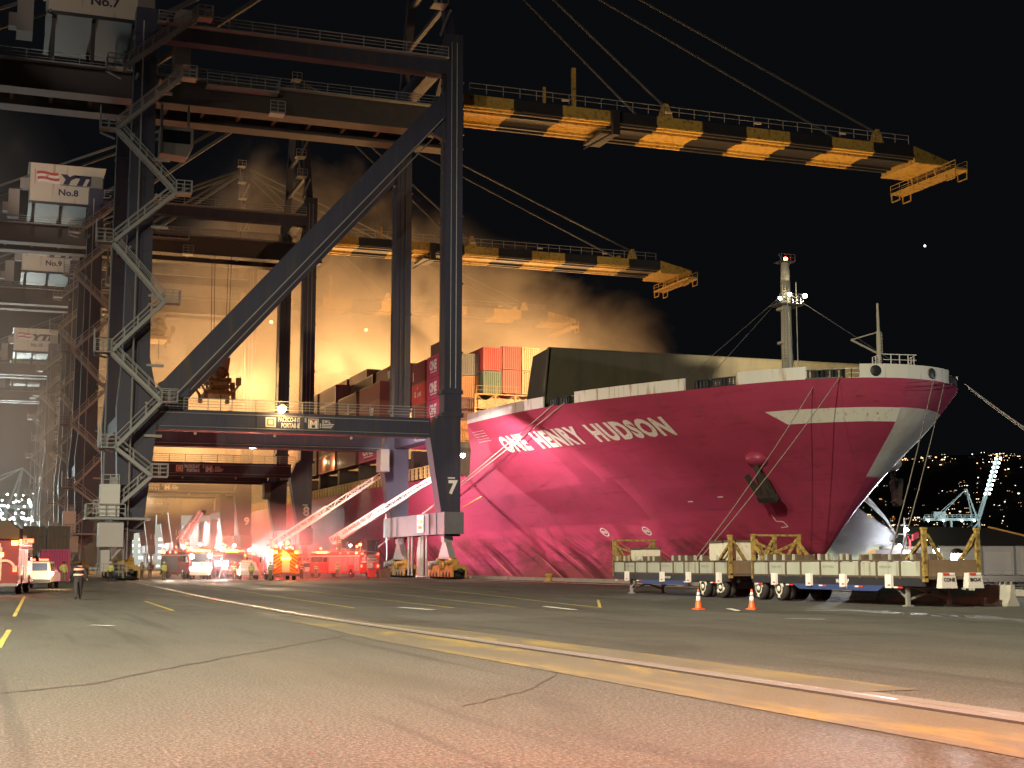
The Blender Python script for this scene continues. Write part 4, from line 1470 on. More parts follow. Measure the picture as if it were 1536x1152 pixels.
# breakwater across the forecastle
BWM, nt, b = node_mat('breakwater_paint')
n1 = noise(nt, mapped(nt, (0.6, 1, 0.15)), 0.8, 7, 0.7)
c = ramp(nt, n1, [(0.35, (0.055, 0.046, 0.028)), (0.55, (0.075, 0.063, 0.036)), (0.75, (0.05, 0.036, 0.02))])
nt.links.new(c, b.inputs['Base Color'])
b.inputs['Roughness'].default_value = 0.65
m = MB()
m.hexa([(55.4, 142.2, 17.2), (96.6, 142.2, 17.2), (96.6, 142.5, 17.2), (55.4, 142.5, 17.2)], [(56.1, 142.2, 24.9), (95.9, 142.2, 24.9), (95.9, 142.5, 24.9), (56.1, 142.5, 24.9)])
m.hexa([(55.2, 142.2, 17.2), (55.5, 142.2, 17.2), (55.5, 148, 17.2), (55.2, 148, 17.2)], [(56.0, 142.2, 24.9), (56.3, 142.2, 24.9), (56.3, 147.0, 24.6), (56.0, 147.0, 24.6)])
m.box(56.0, 96.0, 142.1, 142.65, 24.9, 25.0)
m.build('breakwater', BWM, ship)
m = MB()
for x in range(58, 96, 3):
    m.prism([(142.6, 17.2), (145.2, 17.2), (142.6, 24.6)], 'x', x, x + 0.1)
m.build('breakwater_stiffener', BWM, ship)
# foremast
MASTP = mat('mast_paint', (0.42, 0.38, 0.30), 0.5, 0, 0.15, 1)
m = MB()
m.tube((76, 126.1, 17.2), (76, 126.1, 30.6), 0.62, 14, 0.5)
m.tube((76, 126.1, 30.6), (76, 126.1, 32.6), 0.46, 14, 0.40)
mast = m.build('foremast', MASTP, ship, True)
m = MB()
m.tube((76.95, 125.6, 17.2), (76.95, 125.6, 30.5), 0.05, 6)
for z in (20.5, 24, 27.5):
    m.box(75.1, 75.5, 125.7, 126.5, z, z + 0.25)
for k in range(40):
    m.box(75.2, 75.6, 125.35, 125.4, 18 + k * 0.3, 18.04 + k * 0.3)
m.tube((75.2, 125.38, 17.5), (75.2, 125.38, 30), 0.03, 5)
m.tube((75.6, 125.38, 17.5), (75.6, 125.38, 30), 0.03, 5)
m.build('mast_ladder', MASTP, mast)
m = MB()
m.box(74.6, 77.5, 124.9, 127.2, 28.0, 28.12)
m.rail([(74.6, 124.9, 28.1), (77.5, 124.9, 28.1), (77.5, 127.2, 28.1)], 1.0, 0.8, 0.05, 2)
m.nxt().box(75.2, 76.8, 125.4, 126.9, 32.55, 32.65)
m.rail([(75.2, 125.4, 32.65), (76.8, 125.4, 32.65)], 0.7, 0.5, 0.05, 1)
m.bar((75.2, 125.4, 32.6), (74.9, 125.4, 33.3), 0.08)
m.build('mast_platform', DGREY, mast)
for x, y, z, r in ((74.55, 124.8, 28.5, 0.17), (75.7, 124.8, 29.0, 0.18), (77.5, 124.8, 28.95, 0.22)):
    m = MB().ball((x, y, z), r, 7)
    m.build('mast_lamp', glow('mast_lamp_glow', (1.0, 0.88, 0.62), 55), mast, True)
MB().ball((76.1, 126.1, 33.0), 0.22, 7).build('mast_lamp', glow('lamp_red_hot', (1, 0.12, 0.06), 30), mast, True, 'small red lamp on the masthead')
lamp('mast_floodlight', 'SPOT', (77.5, 125.0, 28.6), 85000, (1, 0.82, 0.5), 0.2, target=(86, 142, 23), spot=95, blend=0.6)
lamp('mast_floodlight', 'SPOT', (74.5, 124.4, 28.3), 1500, (1, 0.85, 0.6), 0.2, target=(71, 112, 18), spot=120, blend=0.6)
m = MB()
m.tube((76, 126, 29.5), (68.5, 133, 19), 0.035, 5)
m.tube((76, 126, 29.5), (72, 118, 19), 0.03, 5)
m.tube((76, 126, 29.5), (76.2, 107.5, 19.5), 0.035, 5)
m.tube((76, 126, 29.5), (64, 130, 18.6), 0.035, 5)
m.build('mast_stay', DGREY, mast)
# small bow mast
m = MB()
m.tube((76, 110, 17.2), (76, 110, 22.9), 0.24, 10, 0.2)
m.tube((76, 110, 22.9), (76, 110, 25.5), 0.13, 8, 0.09)
m.tube((75.9, 110, 22.8), (73.3, 110.4, 22.0), 0.07, 6)
m.tube((75.9, 110, 20.8), (73.3, 110.4, 22.0), 0.1, 6)
m.tube((76.35, 110, 17.4), (76.35, 110, 22.8), 0.03, 5)
for k in range(16):
    m.box(76.2, 76.4, 109.95, 110.05, 18 + 0.3 * k, 18.03 + 0.3 * k)
m.build('bow_mast', MASTP, ship)
# hatch coamings, lashing bridges and deck rails abaft the forecastle
m = MB()
m.box(56.5, 95.5, 168, 400, 12.5, 15.2)
for y in (166.9, 183.2, 197.6, 212.6, 226.6, 241.0, 255.4):
    m.box(52.6, 99.4, y, y + 1.2, 12.5, 16.6)
m.build('hatch_coaming', mat('coaming_paint', (0.05, 0.035, 0.025), 0.7, 0, 0.3, 1), ship)
def lashing(x0, x1, y, z0, z1):
    m = MB()
    n = max(1, round((x1 - x0) / 2.6))
    for k in range(n + 1):
        x = x0 + (x1 - x0) * k / n
        m.bar((x, y, z0), (x, y, z1), 0.22, 0.22, (0, 1, 0))
    for z in (z0, z1):
        m.bar((x0, y, z), (x1, y, z), 0.5, 0.14)
    for k in range(n):
        x = x0 + (x1 - x0) * k / n
        w = (x1 - x0) / n
        m.bar((x, y, z0), (x + w, y, z1), 0.08)
        m.bar((x + w, y, z0), (x, y, z1), 0.08)
    m.rail([(x0, y - 0.4, z1), (x1, y - 0.4, z1)], 1.0, 1.3, 0.05, 1)
    return m.build('lashing_bridge', mat('lashing_paint', (0.40, 0.22, 0.07), 0.6, 0, 0.3, 1), ship)
lashing(55.0, 97, 164.3, 17.2, 20.4)
lashing(55.0, 97, 164.3, 20.4, 22.3)
lashing(52.4, 99, 168.9, 12.5, 16.6)
m = MB()
for y in range(168, 330, 2):
    m.box(52.15, 52.4, y, y + 0.7, 12.6, 14.1)
m.rail([(52.25, 164.5, 12.6), (52.25, 330, 12.6)], 1.5, 2.2, 0.09, 2)
m.build('side_rail', mat('rail_yellow', (0.5, 0.36, 0.13), 0.6, 0, 0.2, 1), ship)
# accommodation block and funnel far aft, behind the smoke
m = MB()
m.box(56, 96, 330, 345, 12.5, 46)
m.box(50, 102, 331, 338, 43, 46.5)
m.box(68, 84, 352, 366, 12.5, 44)
m.build('deckhouse', SHW, ship)

# containers on deck
CONT_MESH = {}
def container_mesh(L, H, colname, col, doors=False):
    k = (L, H, colname)
    if k in CONT_MESH:
        return CONT_MESH[k]
    W = 2.44
    m = MB()
    # corrugated walls as one outline in plan
    def side_pts(p, q, n, inward, depth=0.06):
        out = []
        p, q = Vector(p), Vector(q)
        inward = Vector(inward)
        for i in range(n):
            for u, d in ((0.08, 0), (0.42, 0), (0.55, depth), (0.90, depth)):
                out.append(p + (q - p) * ((i + u) / n) + inward * d)
        return out
    e = 0.1
    poly = side_pts((-W / 2 + e, 0.04), (W / 2 - e, 0.04), 8, (0, 1)) + side_pts((W / 2 - 0.04, e), (W / 2 - 0.04, L - e), round(L * 2.4), (-1, 0)) \
        + side_pts((W / 2 - e, L - 0.04), (-W / 2 + e, L - 0.04), 8, (0, -1)) + side_pts((-W / 2 + 0.04, L - e), (-W / 2 + 0.04, e), round(L * 2.4), (1, 0))
    n = len(poly)
    vs = [(p.x, p.y, 0.12) for p in poly] + [(p.x, p.y, H - 0.08) for p in poly]
    m.add(vs, [(i, (i + 1) % n, n + (i + 1) % n, n + i) for i in range(n)])
    m.box(-W / 2 + 0.03, W / 2 - 0.03, 0.03, L - 0.03, H - 0.1, H - 0.05)
    m.box(-W / 2 + 0.03, W / 2 - 0.03, 0.03, L - 0.03, 0.05, 0.12)
    for x in (-W / 2, W / 2 - 0.13):
        for y in (0, L - 0.13):
            m.box(x, x + 0.13, y, y + 0.13, 0, H)
        m.box(x + 0.01, x + 0.12, 0.13, L - 0.13, 0.02, 0.16)
        m.box(x + 0.01, x + 0.12, 0.13, L - 0.13, H - 0.14, H - 0.01)
    for y in (0, L - 0.13):
        m.box(-W / 2 + 0.13, W / 2 - 0.13, y + 0.01, y + 0.12, 0.02, 0.16)
        m.box(-W / 2 + 0.13, W / 2 - 0.13, y + 0.01, y + 0.12, H - 0.14, H - 0.01)
    me = bpy.data.meshes.new('shipping_container')
    me.from_pydata(m.v, [], m.f)
    me.materials.append(mat('container_' + colname, col, 0.55, 0, 0.18, 0.9, 0.02, (0.12, 0.06, 0.035), 0.12))
    bm = bmesh.new()
    bm.from_mesh(me)
    bmesh.ops.recalc_face_normals(bm, faces=bm.faces)
    bm.to_mesh(me)
    bm.free()
    CONT_MESH[k] = me
    return me
CCOL = {'magenta': (0.42, 0.035, 0.12), 'red': (0.52, 0.075, 0.05), 'coral': (0.55, 0.10, 0.07), 'cream': (0.58, 0.44, 0.22), 'green': (0.13, 0.17, 0.10), 'olive': (0.42, 0.33, 0.16),
        'grey': (0.18, 0.15, 0.11), 'orange': (0.42, 0.17, 0.05), 'brown': (0.13, 0.05, 0.035), 'maroon': (0.17, 0.04, 0.035), 'black': (0.035, 0.03, 0.03), 'rust': (0.24, 0.075, 0.045)}
def container(x, y, z, L, H, colname, label, text=None, group='containers stacked on the ship'):
    me = container_mesh(L, H, colname, CCOL[colname])
    o = bpy.data.objects.new('shipping_container', me)
    COL.objects.link(o)
    o.location = (x, y, z)
    tag(o, label, 'container', group)
    if text:
        m = MB()
        for kind in text if isinstance(text, list) else [text]:
            s, yo, zo, h, w = kind
            if s == 'bar':
                m.box(-1.235, -1.225, yo, yo + w, zo, zo + h)
            elif s == 'fan':
                for k in range(5):
                    m.prism([(yo + k * w / 5, zo + h), (yo + (k + 0.7) * w / 5, zo + h), (yo + w * (0.2 + 0.14 * k), zo), (yo + w * (0.14 + 0.14 * k), zo)], 'x', -1.24, -1.225)
            else:
                put_text(m, s, (-1.232, yo, zo), (0, -1, 0), (0, 0, 1), h, w, 0, 0.06)
        m.build('lettering', SIGN, o)
    return o
ONE = lambda L: [('ONE', L * 0.80, 1.0, 1.15, L * 0.52), ('bar', L * 0.28, 0.62, 0.14, L * 0.46)]
x0 = 53.4
T = 2.85
zb = 16.75
# first bay: ends facing the camera
for k, (lab, tx) in enumerate((('magenta container with white lettering, lowest of the front corner stack', 1), ('magenta container with white lettering, second from the bottom at the front corner', 1),
                               ('magenta container with white lettering, second from the top at the front corner', 1), ('magenta container with white lettering, topmost of the front corner stack', 1))):
    container(x0, 169.6, zb + T * k, 6.06, T - 0.05, 'magenta', lab, ONE(6.06))
for k, (cn, lab) in enumerate((('orange', 'orange container end low in the second stack from the left, beside the crane leg'), ('brown', 'dark brown container end above the orange one beside the crane leg'), ('orange', 'orange brown container end, second from the top beside the crane leg'), ('grey', 'dull grey container end, topmost beside the crane leg'))):
    container(x0 + 2.6, 169.6, zb + T * k, 6.06, T - 0.05, cn, lab)
for c, (lo, hi, l1, l2) in enumerate((('green', 'red', 'green container end below the left red one of the front row', 'red container end, topmost at the left of the front row'),
                                      ('coral', 'coral', 'lower coral red container end in the middle of the front row', 'upper coral red container end in the middle of the front row'),
                                      ('olive', 'cream', 'yellowish olive container end, lower right of the front row', 'cream yellow container end, top right of the front row'))):
    dz = (0.2, 0.45, 0.4)[c]
    container(x0 + 5.2 + 2.6 * c, 168.2, 22.6 + dz, 6.06, 3.0, lo, l1)
    container(x0 + 5.2 + 2.6 * c, 168.2, 25.65 + dz, 6.06, 3.0, hi, l2)
# second bay
for k, (cn, lab, tx) in enumerate((('magenta', 'magenta lettered container seen under the portal beam between the crane legs', ONE(6.06)), ('rust', 'rust red container low in the second bay', None),
                                   ('red', 'red container with small white letters in the second bay', [('K', 4.6, 1.1, 0.7, 0.6), ('L I N E', 3.4, 1.1, 0.5, 1.8), ('bar', 3.2, 2.1, 0.25, 0.2)]), ('maroon', 'maroon container on top of the second bay', [('bar', 5.2, 0.5, 1.2, 0.3)]))):
    container(x0, 176.7, zb + T * k, 6.06, T - 0.05, cn, lab, tx)
container(x0 + 2.6, 176.7, zb + T * 4, 6.06, T - 0.05, 'rust', 'rust coloured container peeping over the second bay')
# further bays, forty foot boxes
names = {0: 'lowest', 1: 'second lowest', 2: 'middle', 3: 'second highest', 4: 'highest'}
bays = [(199.8, ['magenta', 'rust', 'rust', 'maroon'], ['brown'], 'third'), (214.2, ['brown', 'brown', 'maroon', 'brown'], ['maroon'], 'fourth'),
        (228.4, ['rust', 'brown', 'brown', 'brown', 'maroon'], ['brown'], 'fifth'), (242.6, ['brown', 'maroon', 'brown', 'brown', 'brown'], ['rust'], 'sixth'), (256.8, ['brown', 'rust', 'brown', 'maroon', 'brown'], ['brown'], 'seventh'),
        (271, ['brown', 'brown', 'brown', 'rust', 'brown'], ['brown'], 'eighth')]
for bi, (y, cs, inner, nm) in enumerate(bays):
    for k, cn in enumerate(cs):
        tx = None
        if bi == 0 and k == 0:
            tx = ONE(12.2)
        elif bi == 0 and k == 2:
            tx = [('fan', 3.4, 0.9, 1.2, 2.6)]
        container(x0, y, zb + T * k, 12.19, T - 0.05, cn, f'{cn} container, {names[k]} at the outer edge of the {nm} bay', tx)
    for j in range(3):
        k = len(cs) - 1 + (1 if bi < 2 or j == 1 else 0)
        cn = ['maroon', 'brown', 'rust'][(bi + j) % 3]
        container(x0 + 2.6 * (j + 1), y, zb + T * k, 12.19, T - 0.05, cn, f'{cn} container on top of the {nm} bay, {["second row in", "third row in", "fourth row in"][j]}',
                  [('fan', 3.2, 0.9, 1.2, 2.4)] if bi == 0 and j == 0 else None)
        if j < 2:
            container(x0 + 2.6 * (j + 1), y, zb + T * (k - 1), 12.19, T - 0.05, ['brown', 'maroon'][j], f'{["brown", "maroon"][j]} container just below the top of the {nm} bay, {["second row in", "third row in"][j]}')
# deck lamps
for p, lab in (((52.9, 237.5, 19.8), 'warm deck lamp by the ship side, higher of the pair left of the crane leg'), ((52.7, 230.5, 19.0), 'yellow deck lamp hung under the portal beam in line with the ship'), ((52.9, 237.8, 17.2), 'white deck lamp low by the ship side rail'),
               ((53.3, 262, 19.5), 'faint far deck lamp between the farther crane legs'), ((53.3, 290, 17.8), 'farthest deck lamp on the ship side')):
    lamp_thing('deck_lamp', lab, p, 0.26, G_WARM)
for p in ((52.0, 236, 18.6), (51.8, 229, 18.0)):
    lamp('deck_lamp_light', 'POINT', p, 500, (1, 0.7, 0.35), 0.2)
lamp_thing('deck_lamp', 'round warm lamp behind the cream bulwark at the forecastle break', (54.9, 162.6, 18.1), 0.33, G_WARM)
lamp('deck_lamp_light', 'POINT', (55.6, 162.3, 19.5), 1100, (1, 0.62, 0.25), 0.2)
lamp_thing('floodlight', 'dazzling white floodlight beside the numbered crane leg, aimed at the hull', (47.2, 145.2, 13.2), 0.26, glow('lamp_flood', (1, 0.97, 0.92), 80))
lamp('hull_floodlight', 'SPOT', (47.6, 145.2, 13.2), 12000, (1, 0.86, 0.80), 0.1, target=(57, 152, 9.0), spot=130, blend=0.5)

# mooring lines
def rope(p, q, label, sag=0.8, r=0.05):
    p, q = Vector(p), Vector(q)
    m = MB()
    N = 14
    pts = [p + (q - p) * (k / N) - Vector((0, 0, sag * 4 * (k / N) * (1 - k / N))) for k in range(N + 1)]
    for a, c in zip(pts, pts[1:]):
        m.tube(a, c, r, 6, cap=False)
    o = m.build('mooring_line', ROPE, smooth=True)
    return tag(o, label, 'rope', 'mooring lines of the ship')
rope((hullx(137.2, 18.1) - .05, 137.2, 18.15), (47.5, 199, .7), 'left one of two mooring lines crossing the first word of the ship name', 0.5)
rope((hullx(135.4, 18.1) - .05, 135.4, 18.15), (47.5, 201, .7), 'right one of two mooring lines crossing the ship name', 0.5)
rope((hullx(109.5, 17.2) - .1, 109.5, 17.3), (47.6, 94.6, .6), 'left one of two mooring lines slanting past the anchor to the quay', 0.5, 0.04)
rope((hullx(107.6, 18.1) - .1, 107.6, 18.1), (47.6, 94.2, .6), 'right one of two mooring lines slanting past the anchor', 0.5, 0.04)
rope((78.9, Y18 + 0.3, 17.9), (47.6, 69.2, .7), 'left one of two mooring lines dropping steeply from the bow tip', 0.4, 0.045)
rope((80.6, Y18 + 1.0, 17.8), (47.6, 68.2, .7), 'right one of two mooring lines dropping steeply from the bow tip', 0.4, 0.045)
rope((84, Y18 + 2.4, 18.1), (47.6, 42.3, .7), 'upper one of two mooring lines leaving the bow toward the right edge', 0.5, 0.05)
rope((84.5, Y18 + 2.6, 17.8), (47.6, 41.8, .7), 'lower one of two mooring lines leaving the bow toward the right edge', 0.7, 0.05)

# ------------------------------------------------------------------ people
def human_mesh(name, pose, h=1.78, jacket=0.0):
    """continuous body from a skinned skeleton; faces keep zones: 0 skin, 1 jacket, 2 trousers, 3 boots"""
    S = h / 1.78
    J = {'pel': (0, 0, .95), 'sp': (0, .0, 1.15), 'ch': (0, .0, 1.36), 'nk': (0, 0, 1.51), 'hd': (0, -.02, 1.60), 'ht': (0, 0, 1.74)}
    for s, n in ((-1, 'l'), (1, 'r')):
        J['hip' + n] = (.095 * s, 0, .90)
        J['kn' + n] = (.105 * s, .0, .50)
        J['an' + n] = (.11 * s, .03, .09)
        J['to' + n] = (.12 * s, -.15, .05)
        J['sh' + n] = (.19 * s, 0, 1.43)
        J['el' + n] = (.27 * s, .03, 1.16)
        J['wr' + n] = (.29 * s, -.05, .92)
        J['ha' + n] = (.285 * s, -.08, .82)
    J.update(pose)
    E = [('pel', 'sp'), ('sp', 'ch'), ('ch', 'nk'), ('nk', 'hd'), ('hd', 'ht')]
    for n in 'lr':
        E += [('pel', 'hip' + n), ('hip' + n, 'kn' + n), ('kn' + n, 'an' + n), ('an' + n, 'to' + n), ('ch', 'sh' + n), ('sh' + n, 'el' + n), ('el' + n, 'wr' + n), ('wr' + n, 'ha' + n)]
    Rd = {'pel': .155, 'sp': .15, 'ch': .165, 'nk': .06, 'hd': .092, 'ht': .078, 'hip': .105, 'kn': .075, 'an': .058, 'to': .05, 'sh': .085, 'el': .06, 'wr': .042, 'ha': .045}
    keys = list(J)
    me = bpy.data.meshes.new(name)
    me.from_pydata([tuple(c * S for c in J[k]) for k in keys], [(keys.index(a), keys.index(b)) for a, b in E], [])
    o = bpy.data.objects.new(name, me)
    COL.objects.link(o)
    sk = o.modifiers.new('skin', 'SKIN')
    sv = me.skin_vertices[0].data
    for i, k in enumerate(keys):
        b = k if k in Rd else k[:-1]
        r = Rd[b] * S * (1 + jacket if b in ('pel', 'sp', 'ch', 'sh', 'el', 'hip', 'kn') else 1)
        sv[i].radius = (r, r * (0.72 if b in ('pel', 'sp', 'ch') else 1))
        sv[i].use_root = (k == 'pel')
    sub = o.modifiers.new('sub', 'SUBSURF')
    sub.levels = 1
    dg = bpy.context.evaluated_depsgraph_get()
    out = bpy.data.meshes.new_from_object(o.evaluated_get(dg))
    bpy.data.objects.remove(o)
    for p in out.polygons:
        c = p.center / S
        zone = 1
        if c.z > 1.47 and abs(c.x) < 0.15:
            zone = 0
        elif min((c - Vector(J['ha' + n])).length for n in 'lr') < 0.11:
            zone = 0
        elif c.z < .14:
            zone = 3
        elif c.z < .92 and abs(c.x) < 0.23:
            zone = 2
        p.material_index = zone
        p.use_smooth = True
    return out

SKIN = mat('skin', (0.38, 0.22, 0.15), 0.5)
BOOT = mat('boot', (0.02, 0.02, 0.02), 0.6)
BODIES = {}
def person(loc, rz, label, outfit, pose='stand', h=1.78, group='firefighters on the quay'):
    poses = {'stand': {}, 'stand2': {'ell': (-.33, .02, 1.2), 'wrl': (-.22, -.16, 1.02), 'hal': (-.16, -.2, .98), 'knl': (-.13, -.05, .5)},
             'point': {'elr': (.34, -.2, 1.36), 'wrr': (.36, -.45, 1.38), 'har': (.36, -.54, 1.38), 'knr': (.13, -.04, .5)},
             'walk': {'knl': (-.10, -.16, .52), 'anl': (-.1, -.20, .10), 'tol': (-.11, -.36, .07), 'knr': (.10, .08, .50), 'anr': (.1, .30, .14), 'tor': (.12, .16, .05),
                      'ell': (-.31, .14, 1.17), 'wrl': (-.36, .10, .95), 'hal': (-.37, .05, .86), 'elr': (.31, -.05, 1.16), 'wrr': (.36, -.16, .95), 'har': (.365, -.22, .87)}}
    jk, tr, hat = outfit
    key = (pose, jk.name, tr.name, h)
    if key not in BODIES:
        me = human_mesh('body', poses[pose], h, 0.32)
        for m_ in (SKIN, jk, tr, BOOT):
            me.materials.append(m_)
        BODIES[key] = me
    t = thing('person', label, 'person', loc, rz, group)
    o = bpy.data.objects.new('body', BODIES[key])
    COL.objects.link(o)
    o.parent = t
    S = h / 1.78
    m = MB()
    HI = mat('reflective_tape', (0.85, 0.82, 0.68), 0.35)
    for z, r in ((1.10, .185), (1.30, .20)) if hat != 'cap' else ((1.12, .19), (1.36, .205)):
        m.lathe((0, 0, z * S), (0, 0, 1), [(-.045, r * S * 1.2), (-.04, r * S * 1.26), (.04, r * S * 1.26), (.045, r * S * 1.2)], 14)
    for i in range(len(m.v)):
        x, y, z = m.v[i]
        m.v[i] = (x, y * 0.78, z)
    m.build('reflective_band', HI if hat != 'cap' else mat('pink_tape', (0.85, 0.42, 0.32), 0.4), t, True)
    m = MB()
    if hat == 'helmet':
        m.lathe((0, 0.0, 1.66 * S), (0, 0, 1), [(0, .19), (.015, .185), (.03, .125), (.10, .115), (.15, .07), (.165, .01)], 14)
        m.build('helmet', mat('helmet_yellow', (0.55, 0.5, 0.12), 0.35), t, True)
    elif hat == 'white':
        m.lathe((0, 0.0, 1.66 * S), (0, 0, 1), [(0, .19), (.015, .185), (.03, .125), (.10, .115), (.15, .07), (.165, .01)], 14)
        m.build('helmet', WHT, t, True)
    else:
        m.lathe((0, 0.02, 1.60 * S), (0, 0, 1), [(0, .105), (.06, .115), (.12, .10), (.165, .05), (.17, .01)], 12)
        m.build('hair', mat('dark_hair', (0.012, 0.01, 0.01), 0.8), t, True)
        m = MB()
        m.prism([(-.12, 1.42), (.12, 1.42), (.15, 1.47), (-.15, 1.47)], 'y', .06, .14)
    return t
TAN = mat('turnout_tan', (0.32, 0.26, 0.11), 0.8, 0, 0.2, 8)
TANT = mat('turnout_trousers', (0.22, 0.18, 0.09), 0.8, 0, 0.2, 8)
HIV = mat('high_visibility', (0.55, 0.62, 0.10), 0.7)
DKJ = mat('dark_jacket', (0.018, 0.015, 0.018), 0.8)
DKT = mat('dark_trousers', (0.035, 0.03, 0.03), 0.85)
FIRE = (TAN, TANT, 'helmet')
FIREW = (HIV, TANT, 'white')
person((3.75, 67.6, 0), R(180), 'person in dark clothes walking away in a vest with two pink reflective stripes', (DKJ, DKT, 'cap'), 'walk', 1.8, 'people at the left of the quay')
person((5.9, 128.9, 0), R(10), 'firefighter in yellow striped gear standing by the magenta container on the quay', (HIV, TANT, 'cap'), 'stand2', 1.8)

# ------------------------------------------------------------------ vehicles
def wheel(t, x, y, r, w, rim=CHROME, z=None):
    """one wheel whose outer face looks along the sign of w"""
    z = r if z is None else z
    m = MB().lathe((x, y, z), (1, 0, 0), [(0, r * .6), (0.02 * (1 if w > 0 else -1), r * .93), (w * .25, r), (w * .75, r), (w * 0.97, r * .93), (w, r * .62)], 20)
    ty = m.build('tyre', RUB, t, True)
    m = MB().lathe((x + w * 0.86, y, z), (1, 0, 0), [(0, r * .6), (w * .15, r * .6), (w * .1, r * .5), (w * .02, r * .42), (w * .12, r * .2), (w * .25, r * .18), (w * .26, .01)], 16)
    m.build('rim', rim, ty, True)

def fire_engine(label, loc, rz, body=RED, amber=True, chevron=True, length=9.2, group='fire engines at the foot of the cranes'):
    """local -Y is the rear, +Y the front"""
    t = thing('fire_engine', label, 'fire engine', loc, rz, group)
    L = length
    m = MB()
    m.box(-1.22, 1.22, 0.05, L * .62, 0.55, 2.75)
    m.box(-1.18, 1.18, 0.3, L * .6, 2.75, 2.95)
    m.build('pump_body', body, t)
    m = MB()
    y0 = L * .63
    m.hexa([(-1.22, y0, .55), (1.22, y0, .55), (1.22, L, .55), (-1.22, L, .55)], [(-1.22, y0, 1.75), (1.22, y0, 1.75), (1.22, L, 1.75), (-1.22, L, 1.75)])
    m.hexa([(-1.22, y0, 1.75), (1.22, y0, 1.75), (1.22, L, 1.75), (-1.22, L, 1.75)], [(-1.16, y0, 2.85), (1.16, y0, 2.85), (1.16, L - .18, 2.85), (-1.16, L - .18, 2.85)])
    cab = m.build('cab', body, t)
    m = MB()
    m.hexa([(-1.08, L - .005, 1.80), (1.08, L - .005, 1.80), (1.08, L + .02, 1.80), (-1.08, L + .02, 1.80)], [(-1.02, L - .15, 2.65), (1.02, L - .15, 2.65), (1.02, L - .12, 2.65), (-1.02, L - .12, 2.65)])
    m.build('windscreen', GLASS, cab)
    for s in (-1, 1):
        for a, c in ((y0 + .15, y0 + 1.2), (y0 + 1.45, L - .45)):
            m = MB()
            m.hexa([(s * 1.2, a, 1.8), (s * 1.24, a, 1.8), (s * 1.24, c, 1.8), (s * 1.2, c, 1.8)], [(s * 1.15, a, 2.6), (s * 1.19, a, 2.6), (s * 1.19, c, 2.6), (s * 1.15, c, 2.6)])
            m.build('side_window', GLASS, cab)
        # lockers with roller shutters
        for a, c in ((0.3, 1.5), (1.65, 2.9), (3.1, 4.2), (4.35, L * .6)):
            m = MB().box(s * 1.215, s * 1.245, a, c, 0.75 if not 1.6 < a < 3 else 1.45, 2.35)
            m.build('locker_shutter', mat('shutter_alloy', (0.30, 0.29, 0.28), 0.45, 0.4), t)
        m = MB().box(s * 1.216, s * 1.236, .1, L - .1, 2.42, 2.56)
        m.build('reflective_stripe', SIGN, t)
        for y in (2.3, L - 2.0):
            wheel(t, s * 0.92, y, .53, 0.32 * s)
        m = MB().bar((s * 1.2, L - .3, 2.0), (s * 1.55, L - .1, 2.1), .05).box(s * 1.5 - .1, s * 1.5 + .1, L - .15, L - .05, 1.75, 2.3)
        m.build('mirror', BLK, cab)
    m = MB().box(-1.25, 1.25, L, L + .35, .45, .75)
    m.nxt().box(-1.25, 1.25, -0.3, 0.05, .45, .6)
    m.build('bumper', CHROME, t)
    m = MB()
    m.box(-.7, .7, L + .0, L + .04, .85, 1.45)
    m.build('grille', CHROME, cab)
    # rear chevrons
    if chevron:
        m = MB()
        for s in (-1, 1):
            m.nxt()
            for k in range(7):
                z = 0.5 + 0.36 * k
                a, c = (0.42, 1.2)
                q = [(s * a, z + .3), (s * c, z - .25), (s * c, z - .07), (s * a, z + .48)]
                q = [(x, min(2.7, max(.62, zz))) for x, zz in q]
                m.add([(x, 0.045 - 0.02 - 0.0, zz) for x, zz in q], [(0, 1, 2, 3)])
        m.build('chevron', mat('chevron_orange', (0.85, 0.22, 0.03), 0.5), t)
    m = MB().box(-.38, .38, 0.0, 0.04, .75, 2.5)
    m.build('rear_door', mat('door_grey', (0.35, 0.3, 0.25), 0.5), t)
    # hoses and ladders on top
    m = MB()
    for x in (-.6, -.3, 0, .3, .6):
        m.tube((x, 0.4, 3.02), (x, L * .58, 3.02), .1, 6)
    m.rail([(-1.1, .2, 2.95), (-1.1, L * .6, 2.95)], .3, 1.2, .05, 0)
    m.rail([(1.1, .2, 2.95), (1.1, L * .6, 2.95)], .3, 1.2, .05, 0)
    m.build('hose_bed', mat('hose_tan', (0.35, 0.3, 0.2), .9), t)
    # lights
    for x in (-1.0, -.35, .35, 1.0):
        m = MB().box(x - .28, x + .28, L - .9, L - .6, 2.86, 3.08)
        m.build('light_bar', G_RED if x * x > .5 else G_AMB, cab)
    for s in (-1, 1):
        MB().box(s * .95 - .2, s * .95 + .2, L + .0, L + .06, 1.0, 1.25).build('headlight', G_WHITE, cab)
        MB().box(s * 1.0 - .16, s * 1.0 + .16, -.04, .04, 2.62, 2.84).build('beacon', G_RED if not amber else G_AMB, t)
        MB().box(s * 1.05 - .1, s * 1.05 + .1, -.03, .04, 1.2, 1.5).build('tail_light', G_RED, t)
    for y in (1.0, 3.0, 5.0):
        for s in (-1, 1):
            MB().box(s * 1.17 - .07, s * 1.17 + .07, y - .16, y + .16, 2.72, 2.92).build('beacon', G_RED if y > 2 else G_AMB, t)
    rq = random.Random(int(loc[0] * 10 + loc[1]))
